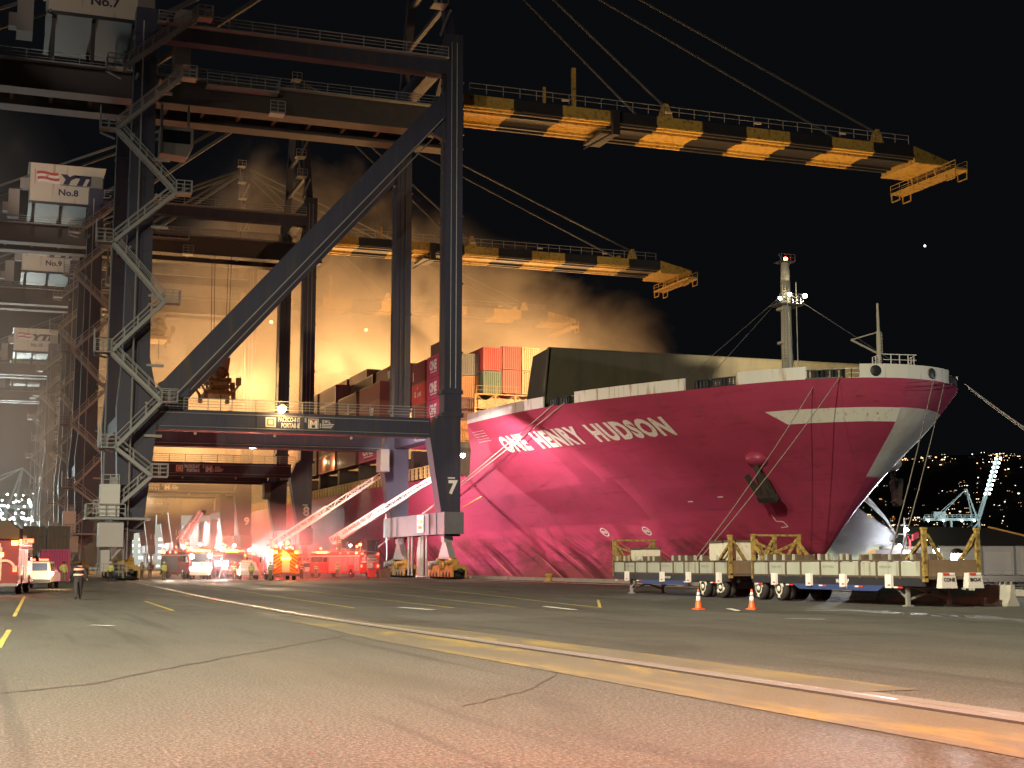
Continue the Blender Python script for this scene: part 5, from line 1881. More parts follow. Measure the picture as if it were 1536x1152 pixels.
    for k in range(6):  # extra roof lamps at random spots, added for glare
        x, y, h = rq.uniform(-.9, .9), rq.uniform(.4, L - 1.2), rq.uniform(.15, .7)
        m = MB().tube((x, y, 2.9), (x, y, 2.98 + h), .03, 6)
        rb = m.build('added_beacon', GREY, t)
        MB().lathe((x, y, 2.98 + h), (0, 0, 1), [(0, .1), (.03, .15), (.2, .15), (.26, .06)], 10).build('beacon_lens', rq.choice([glow('strobe_red', (1, .05, .02), 30), glow('strobe_red', (1, .05, .02), 30), glow('strobe_amber', (1, .42, .05), 30), G_WHITE]), rb, True)
    if amber:
        MB().box(-.45, .45, -.03, .04, 2.0, 2.2).build('arrow_board', G_AMB, t)
    return t

def aerial(t, base, tip, text, lat_col, n=3, w0=0.75):
    """lattice ladder in n telescoping sections from base to tip (local coordinates)"""
    b, e = Vector(base), Vector(tip)
    d = (e - b)
    L = d.length
    d.normalize()
    side = d.cross(Vector((0, 0, 1))).normalized()
    up = side.cross(d).normalized()
    cuts = [(0, .50), (.34, .78), (.68, 1.0)]
    for i, (a, c) in enumerate(cuts):
        w = w0 * (1 - .2 * i)
        hgt = .78 * (1 - .2 * i)
        p, q = b + d * (L * a) + up * (.06 * i), b + d * (L * c) + up * (.06 * i)
        m = MB()
        N = max(4, int(L * (c - a) / .75))
        for s in (-1, 1):
            o = side * (s * w / 2)
            m.bar(p + o, q + o, .12, .2, up)
            m.bar(p + o + up * hgt, q + o + up * hgt, .08, .1, up)
            for k in range(N):
                u = p + (q - p) * (k / N) + o
                v = p + (q - p) * ((k + 1) / N) + o
                m.bar(u, v + up * hgt if k % 2 == 0 else v, .055)
                m.bar(u, u + up * hgt, .05)
                if k % 2:
                    m.bar(u + up * hgt, v, .055)
        for k in range(N * 2):
            u = p + (q - p) * (k / (N * 2))
            m.bar(u - side * (w / 2), u + side * (w / 2), .05)
        sec = m.build('ladder_section', lat_col, t)
        if i == 0 and text:
            m = MB()
            sgn = -1 if (side.y > 0) else 1
            o = side * (sgn * (w / 2 + .05))
            m.hexa([p + o + d * 1.2 + up * .14, p + o + d * (L * .42) + up * .14, p + o * 1.05 + d * (L * .42) + up * .14, p + o * 1.05 + d * 1.2 + up * .14],
                   [p + o + d * 1.2 + up * .70, p + o + d * (L * .42) + up * .70, p + o * 1.05 + d * (L * .42) + up * .70, p + o * 1.05 + d * 1.2 + up * .70])
            nb = m.build('name_board', WHT, sec)
            m = MB()
            put_text(m, text, p + o * 1.12 + d * 1.7 + up * .26, d, up, .34, L * .42 - 2.2, 0, .04)
            m.build('lettering', SIGNR if lat_col is not CHROME else SIGNB, sec)
    m = MB().box(-.25, .25, -.25, .25, -.2, .25)
    o = m.build('nozzle', CHROME, t)
    o.location = e + d * .2

def turntable(t, c):
    c = Vector(c)
    m = MB()
    m.lathe(c, (0, 0, 1), [(0, .95), (.25, .95), (.3, .6), (.55, .6)], 16)
    m.box(c.x - .55, c.x - .3, c.y - .5, c.y + .6, c.z + .5, c.z + 1.3)
    m.box(c.x + .3, c.x + .55, c.y - .5, c.y + .6, c.z + .5, c.z + 1.3)
    m.build('turntable', GREY, t)

GALVL = mat('ladder_alloy', (0.72, 0.70, 0.68), 0.35, 0.3)
# engine with the orange chevrons, its rear toward the camera
fire_engine('fire engine seen from behind with orange chevrons and an amber arrow lamp', (27.0, 138.6, 0), R(-4))
lamp('amber_beacon', 'POINT', (26.9, 137.4, 2.6), 500, (1, 0.40, 0.05), .2)
# ladder truck behind it
lt = fire_engine('ladder truck behind the chevron engine, white ladder rising to the ship rail', (30.6, 172, 0), R(-30), RED, False, False, 11.5)
turntable(lt, (0, 3.2, 2.9))
lt2inv = Matrix.Rotation(R(30), 4, 'Z') @ Matrix.Translation((-30.6, -172, 0))
aerial(lt, lt2inv @ Vector((32.2, 174.6, 3.4)), lt2inv @ Vector((45.6, 170.5, 12.6)), 'LOS ANGELES FIRE DEPT', GALVL)
# tractor drawn ladder truck with the tiller cabin at the rear
tl = fire_engine('long red ladder truck with a tiller cabin at its rear end and bright ladder', (40.6, 159.0, 0), R(14), RED, False, False, 13.0)
turntable(tl, (-.2, 6.5, 2.9))
m4 = Matrix.Rotation(R(-14), 4, 'Z') @ Matrix.Translation((-40.6, -159.0, 0))
aerial(tl, m4 @ Vector((37.4, 163.5, 3.9)), m4 @ Vector((48.6, 156.2, 11.8)), 'LOS ANGELES FIRE DEPT', GALVL, w0=.8)
m = MB()
m.box(-.7, .7, -.6, .9, 2.7, 2.95)
for x in (-.68, .62):
    for y in (-.58, .8):
        m.box(x, x + .08, y, y + .08, 2.95, 4.35)
m.box(-.72, .72, -.62, .92, 4.3, 4.4)
tcab = m.build('tiller_cabin', BLK, tl)
MB().box(-.6, .6, -.6, -.58, 3.0, 4.25).build('window', GLASS, tcab)
m = MB()
put_text(m, 'LOS ANGELES', (-.75, -.02, 2.42), (1, 0, 0), (0, 0, 1), .22, 1.5, 0, .04)
put_text(m, 'FIRE DEPARTMENT', (-1.0, -.02, 2.08), (1, 0, 0), (0, 0, 1), .2, 2.0, 0, .04)
put_text(m, 'KEEP BACK 300 FT', (-1.05, -.02, 1.75), (1, 0, 0), (0, 0, 1), .2, 2.1, 0, .04)
m.build('lettering', SIGN, tl)
lamp('truck_worklight', 'SPOT', (24, 144.5, 3.0), 34000, (1, .78, .78), .08, target=(56, 152, 6), spot=80, blend=.6)
lamp('red_beacon', 'POINT', (39.2, 157.6, 3.4), 500, (1, .08, .06), .15)
# engine facing the camera with dazzling lamps and a small ladder
ea = fire_engine('fire engine facing the rail with two dazzling lamps on its front', (18.6, 160, 0), R(191), RED, True, True, 9.6)
turntable(ea, (0, 3.6, 2.9))
mi = Matrix.Rotation(R(-191), 4, 'Z') @ Matrix.Translation((-18.6, -160, 0))
aerial(ea, mi @ Vector((19.0, 155.5, 3.7)), mi @ Vector((21.4, 157.5, 7.0)), None, GALVL, w0=.4)
for p in ((-.95, 9.7, 2.45), (1.0, 9.7, 2.35)):
    MB().ball(p, .22, 7).build('floodlight', glow('engine_flood', (1, .9, .72), 70), ea, True)
lamp('engine_floodlight', 'SPOT', (17.2, 149.6, 2.6), 2500, (1, .84, .62), .2, target=(10, 100, 0), spot=70, blend=.6)
# crowd of engines farther along
far = [((23.6, 165, 0), R(186), 'fire engine facing the quay front, next to the dazzling engine'), ((26.6, 178, 0), R(178), 'fire engine half hidden behind the quay crowd, farther along'),
       ((24.3, 205, 0), R(184), 'far fire engine glowing red between the crane legs'), ((31.5, 196, 0), R(5), 'far fire engine showing its rear, behind the ladder trucks'), ((35.2, 186, 0), R(8), 'fire engine parked behind the ladder trucks, beside the second crane')]
for p, rz, lab in far:
    dup(ea, p, rz, lab, skip=('ladder_section', 'turntable', 'nozzle', 'floodlight'))
for p, c, w in (((22.4, 153.5, 3.2), (1, .07, .04), 900), ((26.2, 166, 3.2), (1, .06, .03), 1100), ((24.3, 193, 3.4), (1, .2, .04), 900), ((30.8, 160, 3.3), (1, .05, .03), 2600), ((29.5, 150, 3.4), (1, .06, .03), 900), ((21.5, 146, 2.4), (1, .3, .1), 350), ((35, 165, 3.4), (1, .06, .04), 1000)):
    lamp('emergency_light', 'POINT', p, w * 1.7, c, .2)
# floodlight stand, white glare on the quay
fs = thing('floodlight_stand', 'portable floodlight stand glaring white among the fire engines', 'floodlight', (22.5, 150, 0))
m = MB()
for a in (0, 2.1, 4.2):
    m.bar((0, 0, 1.0), (.7 * math.cos(a), .7 * math.sin(a), 0), .06)
m.tube((0, 0, .6), (0, 0, 1.9), .04, 6)
m.build('tripod', GREY, fs)
for x in (-.4, .4):
    MB().box(x - .26, x + .26, -.16, .1, 1.4, 1.85).build('lamp_head', glow('stand_flood', (.95, .95, 1), 60), fs)
lamp('stand_floodlight', 'POINT', (20.4, 147.5, 2.6), 700, (1, .9, .8), .3)  # added lamp off the stand, brightening the engine front and crew
lamp('stand_floodlight', 'SPOT', (22.5, 149.5, 1.8), 1800, (.95, .95, 1), .3, target=(20, 110, 0), spot=110, blend=.7)
# pickup / command car group
def car(label, loc, rz, paint, group, suv=True):
    t = thing('utility_car', label, 'car', loc, rz, group)
    prof = [(0.0, .45), (0.0, 1.0), (.12, 1.12), (.55, 1.72), (2.7, 1.78), (3.55, 1.15), (4.7, 1.0), (4.85, .8), (4.85, .45)]
    m = MB()
    n = len(prof)
    vs = []
    for s, k in ((-1, 1), (-.93, 1), (.93, 1), (1, 1)):
        for y, z in prof:
            ins = max(0, (z - 1.05)) * .22
            vs.append((s * (.95 - ins), y + (0.05 if abs(s) == 1 else 0) * (1 if y < 2 else -1), z - (0.04 if abs(s) == 1 else 0) * (z > .5)))
    fs = [(a * n + i, a * n + (i + 1) % n, (a + 1) * n + (i + 1) % n, (a + 1) * n + i) for a in range(3) for i in range(n)]
    fs += [tuple(range(n)), tuple(range(4 * n - 1, 3 * n - 1, -1))]
    m.add(vs, fs)
    b_ = m.build('body', paint, t, False)
    m = MB()
    m.add([(-.74, .16, 1.15), (.74, .16, 1.15), (.64, .52, 1.64), (-.64, .52, 1.64)], [(0, 1, 2, 3)])
    for i in range(4):
        x, y, z = m.v[i]
        m.v[i] = (x, y - .03, z + .02)
    m.build('rear_window', GLASS, b_)
    for s in (-1, 1):
        m = MB()
        for a, c in ((.5, 1.35), (1.45, 2.25), (2.33, 3.1)):
            m.add([(s * .945, a, 1.12), (s * .945, c, 1.12), (s * .845, c - (.25 if c > 3 else 0), 1.62), (s * .845, a + .12, 1.62)], [(0, 1, 2, 3)])
        m.build('side_window', GLASS, b_)
        MB().box(s * .78 - .12, s * .78 + .12, -.03, .06, .85, 1.1).build('tail_light', G_RED if not suv else G_AMB if s > 0 else G_RED, t)
        for y in (.95, 3.85):
            wheel(t, s * .70, y, .36, .24 * s)
    MB().box(-.95, .95, -.1, .05, .38, .62).build('bumper', DGREY, t)
    MB().box(-.3, .3, -.02, .03, .75, .9).build('number_plate', SIGN, t)
    m = MB().box(-.55, .55, 1.5, 1.75, 1.82, 1.94)
    m.build('light_bar', G_RED, t)
    return t
suv = car('white utility car with an amber lamp parked beside the fire truck at the left', (2.75, 98.5, 0), R(-10), WHT, 'cars on the quay')
MB().ball((1.0, -.02, .98), .13, 6).build('beacon', glow('amber_hot', (1, .62, .2), 60), suv, True)
lamp('amber_beacon', 'POINT', (3.9, 97.6, 1.1), 160, (1, .55, .15), .1)
dup(suv, (37.3, 176.5, 0), R(-5), 'white utility car among the ladder trucks by the hull')
dup(suv, (25.2, 151, 0), R(175), 'white utility car near the floodlight stand')
dup(suv, (20.9, 152.5, 0), R(168), 'white utility car left of the chevron engine')
# fire truck cut by the left edge, seen from behind
ft = fire_engine('dark red fire truck cut off by the left edge, seen from behind', (0.15, 80.6, 0), R(-6), mat('maroon_red', (0.13, 0.016, 0.016), .35), True, False, 9.0, 'fire engines at the foot of the cranes')
m = MB()
for k in range(10):
    a0, a1 = math.pi * k / 10, math.pi * (k + 1) / 10
    m.bar((.55 + .5 * math.cos(a0), -.02, 1.3 + .5 * math.sin(a0)), (.55 + .5 * math.cos(a1), -.02, 1.3 + .5 * math.sin(a1)), .12, .05, (0, 1, 0))
for x in (-1.0, -.2):
    m.nxt().box(x, x + .5, -.03, .03, 2.2, 2.7)
m.build('rear_panel', mat('panel_pink', (0.7, 0.35, 0.28), .4), ft)
m = MB()
m.box(-1.1, 1.2, .1, 2.2, 2.95, 3.5)
m.hexa([(-.9, .2, 3.5), (1.1, .2, 3.5), (1.1, 2, 3.5), (-.9, 2, 3.5)], [(-.5, .4, 3.95), (.6, .4, 3.95), (.6, 1.8, 3.95), (-.5, 1.8, 3.95)])
m.build('tarpaulin', mat('tarp_dark', (0.05, 0.035, 0.02), .9), ft)
lamp('amber_beacon', 'POINT', (-.6, 79.4, 1.2), 90, (1, .45, .06), .15)
lamp('red_beacon', 'POINT', (1.6, 78.4, 2.9), 160, (1, .10, .05), .15)
MB().ball((-.75, -.1, 1.1), .24, 6).build('beacon', G_AMB, ft, True)
# containers and boxes on the quay
container(5.45, 134.4, 0, 6.06, 2.9, 'magenta', 'magenta container standing on the asphalt at the left', None, 'containers on the quay')
container(4.4, 168, 0, 12.19, 2.9, 'grey', 'grey container at the bottom of the pile behind the magenta one', None, 'containers on the quay')
container(7.0, 168, 0, 12.19, 2.9, 'grey', 'grey container at the bottom right of the pile behind the magenta one', None, 'containers on the quay')
container(4.4, 168, 2.9, 12.19, 2.9, 'grey', 'grey container at the top left of the pile behind the magenta one', None, 'containers on the quay')
container(7.0, 168, 2.9, 12.19, 2.9, 'grey', 'grey container at the top right of the pile behind the magenta one', None, 'containers on the quay')
bx = thing('debris_skip', 'rusty brown open skip standing beside the crane bogies', 'skip', (41.8, 157.5, 0))
m = MB()
m.box(-.55, .55, -.9, .9, 0, .08)
for x in (-.55, .5):
    m.box(x, x + .05, -.9, .9, .08, 1.05)
for y in (-.9, .85):
    m.box(-.5, .5, y, y + .05, .08, 1.0)
m.build('tub', mat('skip_rust', (0.12, 0.06, 0.035), .8, 0, .3, 3), bx)
m = MB()
for x in (-.57, -.02, .53):
    m.box(x - .03, x + .05, -.96, -.9, 0, 1.1)
m.build('rib', mat('skip_rust', (0.12, 0.06, 0.035)), bx)
bx = thing('tool_chest', 'red tool chest left of the skip by the crane bogies', 'chest', (40.5, 157.8, 0))
MB().box(-.4, .4, -.4, .4, .12, 1.0).build('case', RED, bx)
MB().box(-.42, .42, -.42, .42, 1.0, 1.1).build('lid', CHROME, bx)
m = MB()
for x in (-.3, .3):
    m.nxt().lathe((x - .04, -.3, .07), (1, 0, 0), [(0, .07), (.08, .07)], 8)
m.build('wheel', RUB, bx)
# hose hanging from the ladder tip
m = MB()
pts = [Vector((45.4, 170.4, 12.2)), Vector((45.4, 170.2, 9)), Vector((45.35, 169.6, 5.5)), Vector((45.2, 168.6, 2.6)), Vector((44.6, 167, 1.0)), Vector((43.6, 165, .15)), Vector((42.6, 163, .08))]
for a, c in zip(pts, pts[1:]):
    m.tube(a, c, .07, 7, cap=False)
tag(m.build('fire_hose', mat('hose_white', (0.7, 0.62, 0.6), .7), smooth=True), 'pale fire hose hanging from the ladder tip down to the quay', 'hose')
# hoses over the hull, orange, behind the leg
m = MB()
m.tube((48.9, 165, 5.6), (50.8, 149.5, 9.0), .07, 6)
tag(m.build('fire_hose', mat('hose_orange', (0.7, 0.22, 0.08), .7)), 'orange hose stretched up the hull between the crane legs', 'hose')
# firefighters
crew = [((15.3, 158.5, 0), R(20), 'firefighter standing left of the dazzling engine, first of a pair', FIREW, 'stand'), ((16.1, 158.0, 0), R(-25), 'firefighter standing left of the dazzling engine, second of the pair', FIRE, 'stand2'),
        ((23.4, 147, 0), R(-15), 'firefighter in front of the floodlight stand', FIRE, 'stand2'), ((25.2, 137, 0), R(30), 'firefighter standing just left of the chevron engine', FIRE, 'point'),
        ((24.4, 143, 0), R(-30), 'firefighter close behind the left corner of the chevron engine', FIREW, 'stand'), ((31.0, 150.5, 0), R(15), 'firefighter between the chevron engine and the ladder truck', FIRE, 'stand2'),
        ((34.0, 157, 0), R(-40), 'firefighter beside the ladder truck wheels, facing the hull', FIRE, 'point'), ((36.6, 158, 0), R(10), 'firefighter left of the tiller cabin', FIREW, 'stand2'),
        ((21.6, 156.5, 0), R(35), 'firefighter walking among the cars right of the dazzling engine', FIRE, 'walk'), ((20.4, 149.5, 0), R(160), 'firefighter with back turned, right of the dazzling engine', FIRE, 'stand'),
        ((15.6, 140.5, 0), R(25), 'worker in high visibility jacket at the yellow crane bogies', FIREW, 'stand2'), ((10.6, 139.8, 0), R(-20), 'worker in high visibility jacket under the crane stair tower', (HIV, DKT, 'white'), 'stand')]
for p, rz, lab, of, ps in crew:
    person(p, rz, lab, of, ps)
person((37.6, 161.6, 2.95), R(20), 'firefighter standing on top of the tiller ladder truck', FIRE, 'point')
person((31.4, 171.9, 2.95), R(-20), 'firefighter standing on top of the truck behind the chevron engine', FIRE, 'stand2')
person((31.9, 172.9, 2.95), R(20), 'second firefighter on top of the truck behind the chevron engine, farther right', FIREW, 'stand')

# ------------------------------------------------------------------ flatbed trailers, cones, barriers
PANEL = mat('trailer_panel_paint', (0.34, 0.36, 0.30), 0.55, 0, 0.2, 1.6, 0.03, (0.17, 0.13, 0.08), 0.18, True)
POSTB = mat('trailer_rust_brown', (0.085, 0.06, 0.04), 0.75, 0, 0.35, 5)
TYEL = mat('trailer_yellow', (0.28, 0.195, 0.045), 0.65, 0, 0.35, 3, 0.05, (0.09, 0.055, 0.03), 0.55)
BLUEB = mat('trailer_blue', (0.03, 0.055, 0.17), 0.5, 0, 0.2, 2)
WHUB = mat('hub_white', (0.72, 0.68, 0.56), 0.6, 0, 0.15, 6)
def flatbed(label, loc, rz, L, wheels_far, boxes, panels, marks):
    t = thing('flatbed_trailer', label, 'trailer', loc, rz, 'flatbed trailers parked end to end')
    W = 2.6
    Z0, Z1 = 1.17, 1.72
    m = MB()
    for x in (0.55, 1.9):
        m.box(x, x + 0.16, 0.3, L - 0.3, 0.72, 1.1)
    m.box(0.02, 0.12, 0.1, L - 0.1, 0.78, 1.1)
    m.box(W - 0.12, W - 0.02, 0.1, L - 0.1, 0.78, 1.1)
    k = 0.5
    while k < L:
        m.box(0.12, W - 0.12, k, k + 0.08, 0.85, 1.05)
        k += 0.9
    m.build('chassis', BLK, t)
    MB().box(0.03, W - 0.03, 0.03, L - 0.03, 1.1, 1.17).build('deck', POSTB, t)
    # side boards, each between two posts
    n = panels
    cuts = [0.22 + (L - 0.44) * (i / n) for i in range(n + 1)]
    rr = random.Random(int(L * 10))
    cuts = [c + (rr.uniform(-.16, .16) if 0 < i < n else 0) for i, c in enumerate(cuts)]
    for i in range(n):
        a, c = cuts[i] + 0.06, cuts[i + 1] - 0.06
        for x, e in ((0.02, -1), (W - 0.06, 1)):
            MB().box(x, x + 0.05, a, c, Z0, Z1 - 0.03 * rr.random()).build('side_board', PANEL, t)
    for i in range(n + 1):
        for x in (-0.005, W - 0.07):
            m = MB().box(x, x + 0.085, cuts[i] - 0.06, cuts[i] + 0.06, 1.05, Z1 + 0.02)
            m.build('side_post', POSTB, t)
    m = MB()
    for x in (-0.02, W - 0.09):
        m.box(x, x + 0.11, 0.15, L - 0.15, Z1 + 0.02, Z1 + 0.07)
    m.build('top_rail', POSTB, t)
    # stub guides above the rail
    for i in range(n + (n - 1)):
        y = 0.7 + (L - 1.4) * i / (2 * n - 2) + rr.uniform(-.2, .2)
        for x in (0.0, W - 0.1):
            if rr.random() < 0.25:
                continue
            MB().box(x + 0.01, x + 0.09, y - .05, y + .05, Z1 + 0.07, Z1 + 0.33).build('guide_stub', PANEL, t)
            if rr.random() < 0.6:
                q = x + 0.09 if x < 1 else x - 0.34
                MB().prism([(y - .22, Z1 + .07), (y + .22, Z1 + .07), (y + .18, Z1 + .31), (y - .18, Z1 + .31)], 'x', q, q + 0.34).build('guide_block', POSTB, t)
    # end frames
    for y, far in ((0.0, False), (L - 0.2, True)):
        for x in (-0.03, W - 0.21):
            m = MB().box(x + .03, x + 0.21, y + .03, y + 0.17, 0.95, 2.92)
            m.box(x + 0.01, x + 0.23, y + 0.01, y + 0.19, 2.92, 3.0)
            m.build('corner_post', TYEL, t)
        s = 1 if not far else -1
        yb = y + 0.1
        m = MB()
        m.box(0.21, W - 0.21, yb - 0.05, yb + 0.05, 1.05, 1.78)
        m.build('end_board', mat('end_board_rust', (0.15, 0.10, 0.06), .75, 0, .3, 3), t)
        m = MB()
        if far:
            m.bar((0, yb, 2.94), (W, yb, 2.94), 0.1, 0.09)
            m.bar((0.2, yb, 2.6), (W - 0.3, yb + 0.0, 1.8), 0.12)
            m.bar((0.3, yb + .02, 1.8), (W - 0.2, yb + .02, 2.6), 0.12)
        m.nxt().bar((0.2, yb, 2.75), (0.85, yb, 1.8), 0.13, .1)
        m.nxt().bar((W - 0.2, yb, 2.75), (W - 0.85, yb, 1.8), 0.13, .1)
        for x in (0.08, W - 0.1):
            m.nxt().bar((x, yb + s * 0.1, 2.5), (x, yb + s * 1.1, 1.78), 0.12)
        m.build('end_brace', TYEL, t)
    # wheels: two axles with twin tyres on both sides
    ya = (L - 0.55, L - 2.35) if wheels_far else (2.9, 1.1)
    for y in ya:
        m = MB().tube((0.4, y, 0.5), (W - 0.4, y, 0.5), 0.09, 8)
        m.box(0.9, W - 0.9, y - 0.2, y + 0.2, 0.5, 0.8)
        ax = m.build('axle', BLK, t)
        for s, x in ((-1, 0.36), (1, W - 0.36)):
            for dx in (0.0, 0.34):
                xx = x - s * dx
                m = MB().lathe((xx - s * 0.0, y, 0.53), (s, 0, 0), [(0, .3), (0.02, .48), (.06, .53), (.22, .53), (.27, .48), (.29, .30)], 22)
                m.build('tyre', RUB, ax, True)
            m = MB().lathe((x, y, 0.53), (s, 0, 0), [(.24, .30), (.29, .30), (.30, .24), (.22, .2), (.24, .12), (.34, .11), (.35, .01)], 18)
            a0 = rr.uniform(0, 2)
            for k in range(3):
                a = a0 + k * 2.094
                c0, s0 = math.cos(a), math.sin(a)
                c1, s1 = math.cos(a + .55), math.sin(a + .55)
                m.hexa([(x + s * .28, y + .24 * c0, .53 + .24 * s0), (x + s * .28, y + .24 * c1, .53 + .24 * s1), (x + s * .28, y + .42 * c1, .53 + .42 * s1), (x + s * .28, y + .42 * c0, .53 + .42 * s0)],
                       [(x + s * .31, y + .24 * c0, .53 + .24 * s0), (x + s * .31, y + .24 * c1, .53 + .24 * s1), (x + s * .31, y + .42 * c1, .53 + .42 * s1), (x + s * .31, y + .42 * c0, .53 + .42 * s0)])
            m.build('hub', WHUB, ax, True)
    # landing gear
    yl = 1.6 if wheels_far else L - 1.8
    m = MB()
    for x in (0.35, W - 0.35):
        m.box(x - .07, x + .07, yl - .07, yl + .07, 0.05, 0.9)
        m.box(x - .16, x + .16, yl - .14, yl + .14, 0, 0.05)
        m.bar((x, yl, .3), (x, yl + (-1.0 if not wheels_far else 1.0), .85), .07)
    m.bar((.35, yl, .25), (W - .35, yl, .8), .08)
    m.bar((.35, yl, .8), (W - .35, yl, .25), .08)
    m.build('landing_leg', GREY if not wheels_far else mat('leg_grey', (.2, .2, .18), .6), t)
    # blue lower beam
    m = MB()
    a, c = (2.6, L - 3.6) if wheels_far else (4.0, L - 3.4)
    m.prism([(a, .78), (a + .5, .56), (c - .6, .56), (c, .78)], 'x', -.005, .07)
    m.build('lower_beam', BLUEB, t)
    for y in boxes:
        m = MB().box(-.10, .0, y - .19, y + .19, .72, 1.2)
        m.box(-.12, -.10, y - .2, y + .2, .70, 1.22)
        m.build('white_marker_box', WHT, t)
        MB().box(-.125, -.12, y - .16, y + .02, .78, .84).build('reflector', SIGNR, t)
    for i in range(5):
        y = 1.2 + (L - 2.4) * i / 4 + .5
        m = MB().box(-.02, 0.02, y - .28, y, .70, .755, 0).box(-.02, .02, y, y + .28, .70, .755, 1)
        m.build('reflector', [mat('reflector_red', (.75, .04, .03), .3), SIGN], t)
    m = MB()
    for s, y, z, h, w in marks:
        put_text(m, s, (-.012 if z < 1.1 else .012, y, z), (0, -1, 0), (0, 0, 1), h, w, 0, .02)
    m.build('lettering', mat('stencil_grey', (.16, .17, .13), .8) if False else SIGN, t)
    m = MB()
    for i, (s, w) in enumerate((('WIDE 40', .8), ('45 FT MAX', .9), ('YARD USE', .9))):
        j = (1 + 3 * i) % n
        put_text(m, s, (.012, cuts[j + 1] - .16, 1.46), (0, -1, 0), (0, 0, 1), .1, min(w, cuts[j + 1] - cuts[j] - .3), 0, .0)
    m.build('stencil', mat('stencil_grey', (.2, .21, .17), .8), t)
    return t
ft1 = flatbed('nearer flatbed trailer with tall yellow corner posts, its end toward the camera', (33.0, 45.3, 0), 0, 13.1, True, (2.2, 5.4, 8.0, 10.9), 9,
              [('MAX-CAP', 6.0, .86, .16, .95), ('75,000', 5.75, .64, .12, .55)])
ft2 = flatbed('farther flatbed trailer carrying pale bins, behind the traffic cones', (33.0, 60.4, 0), 0, 13.7, False, (1.0, 4.2, 7.2, 11.6), 9, [('MAX-CAP', 7.0, .88, .12, .7)])
m = MB()
for s, y in ((0, 46.6),):
    pass
for k, (x, lab) in enumerate(((0.85, 'CONE'), (2.05, 'BOX'))):
    m = MB()
    m.hexa([(x - .36, -.34, .72), (x + .36, -.34, .72), (x + .36, -.02, .72), (x - .36, -.02, .72)], [(x - .28, -.30, 1.3), (x + .28, -.30, 1.3), (x + .28, -.02, 1.3), (x - .28, -.02, 1.3)])
    bx_ = m.build('locker_box', mat('locker_grey', (.55, .52, .48), .6), ft1)
    m = MB().box(x - .26, x + .02, -.325, -.29, 1.2, 1.29, 1).box(x + .03, x + .26, -.325, -.29, 1.22, 1.29, 2)
    put_text(m, lab, (x - .26, -.335, .98), (1, 0, 0), (0, 0, 1), .13, .5, 0, .03)
    m.build('lettering', [BLK, SIGNR, SIGN], bx_)
# bins on the farther trailer
for y0, y1, z1, x0, x1, lab in ((71.0, 72.3, 2.48, 33.35, 34.5, 'single pale bin on the far half of the farther trailer'), (61.7, 63.0, 2.72, 33.3, 34.6, 'left one of two pale bins side by side on the farther trailer'), (60.75, 61.55, 2.74, 33.35, 34.6, 'right one of two pale bins, behind the yellow post of the farther trailer')):
    t = thing('storage_bin', lab, 'bin', ((x0 + x1) / 2, (y0 + y1) / 2, 1.17), 0, 'pale bins on the farther trailer')
    hx, hy, hz = (x1 - x0) / 2, (y1 - y0) / 2, z1 - 1.17
    m = MB().box(-hx, hx, -hy, hy, .62, hz)
    m.build('tub', mat('bin_cream', (.55, .52, .42), .6, 0, .15, 3, .03, (.25, .17, .08), .15), t)
    m = MB()
    for sx in (-1, 1):
        m.nxt().box(sx * hx - .05, sx * hx + .05, -hy - .03, hy + .03, hz - .08, hz + .02)
        for sy in (-1, 1):
            m.nxt().box(sx * hx - .06, sx * hx + .06, sy * hy - .06, sy * hy + .06, 0, .7)
    m.nxt().box(-hx, hx, -hy - .03, -hy + .02, hz - .08, hz + .02)
    m.build('bin_frame', POSTB, t)
# cones
def cone(loc, label, rz):
    t = thing('traffic_cone', label, 'cone', loc, rz, 'orange cones in front of the trailers')
    MB().prism([(-.18, -.15), (-.15, -.18), (.15, -.18), (.18, -.15), (.18, .15), (.15, .18), (-.15, .18), (-.18, .15)], 'z', 0, .035).build('base', ORANGE, t)
    MB().lathe((0, 0, .035), (0, 0, 1), [(0, .135), (.03, .125), (.67, .028), (.69, .024), (.69, .01)], 20).build('cone_body', ORANGE, t, True)
    HIR = mat('cone_white', (.85, .83, .8), .4)
    MB().lathe((0, 0, .035), (0, 0, 1), [(.28, .0905), (.281, .0925), (.43, .0695), (.431, .068)], 20).build('reflective_band', HIR, t, True)
    MB().lathe((0, 0, .035), (0, 0, 1), [(.49, .0585), (.491, .0605), (.58, .046), (.581, .044)], 20).build('reflective_band', HIR, t, True)
cone((24.1, 46.5, 0), 'orange traffic cone on the left, in front of the farther trailer wheels', .2)
cone((25.95, 45.9, 0), 'orange traffic cone on the right, between the two trailers', .7)
# concrete barrier blocks behind the trailers
for i, (x, y, yel, lab) in enumerate(((37.4, 55.6, 0, 'concrete barrier block behind the near trailer wheels'), (37.5, 53.5, 1, 'concrete barrier block with yellow top, second behind the near trailer'), (37.6, 51.4, 1, 'concrete barrier block with yellow top, third behind the near trailer'),
                                      (37.7, 49.3, 0, 'stained concrete barrier block near the trailer landing legs'), (37.2, 46.6, 0, 'grey concrete barrier block right of the landing legs'))):
    t = thing('concrete_barrier', lab, 'barrier', (x, y, 0), R(3), 'concrete barrier blocks behind the trailers')
    MB().prism([(-.3, 0), (.3, 0), (.3, .08), (.16, .3), (.09, .82), (-.09, .82), (-.16, .3), (-.3, .08)], 'y', -1.0, 1.0).build('block', CONC, t)
    if yel:
        MB().prism([(-.1, .82), (.1, .82), (.12, .6), (.1, .84), (-.1, .84), (-.12, .6)], 'y', -1.01, 1.01).build('yellow_top', mat('barrier_yellow', (.55, .45, .08), .6, 0, .2, 3), t)
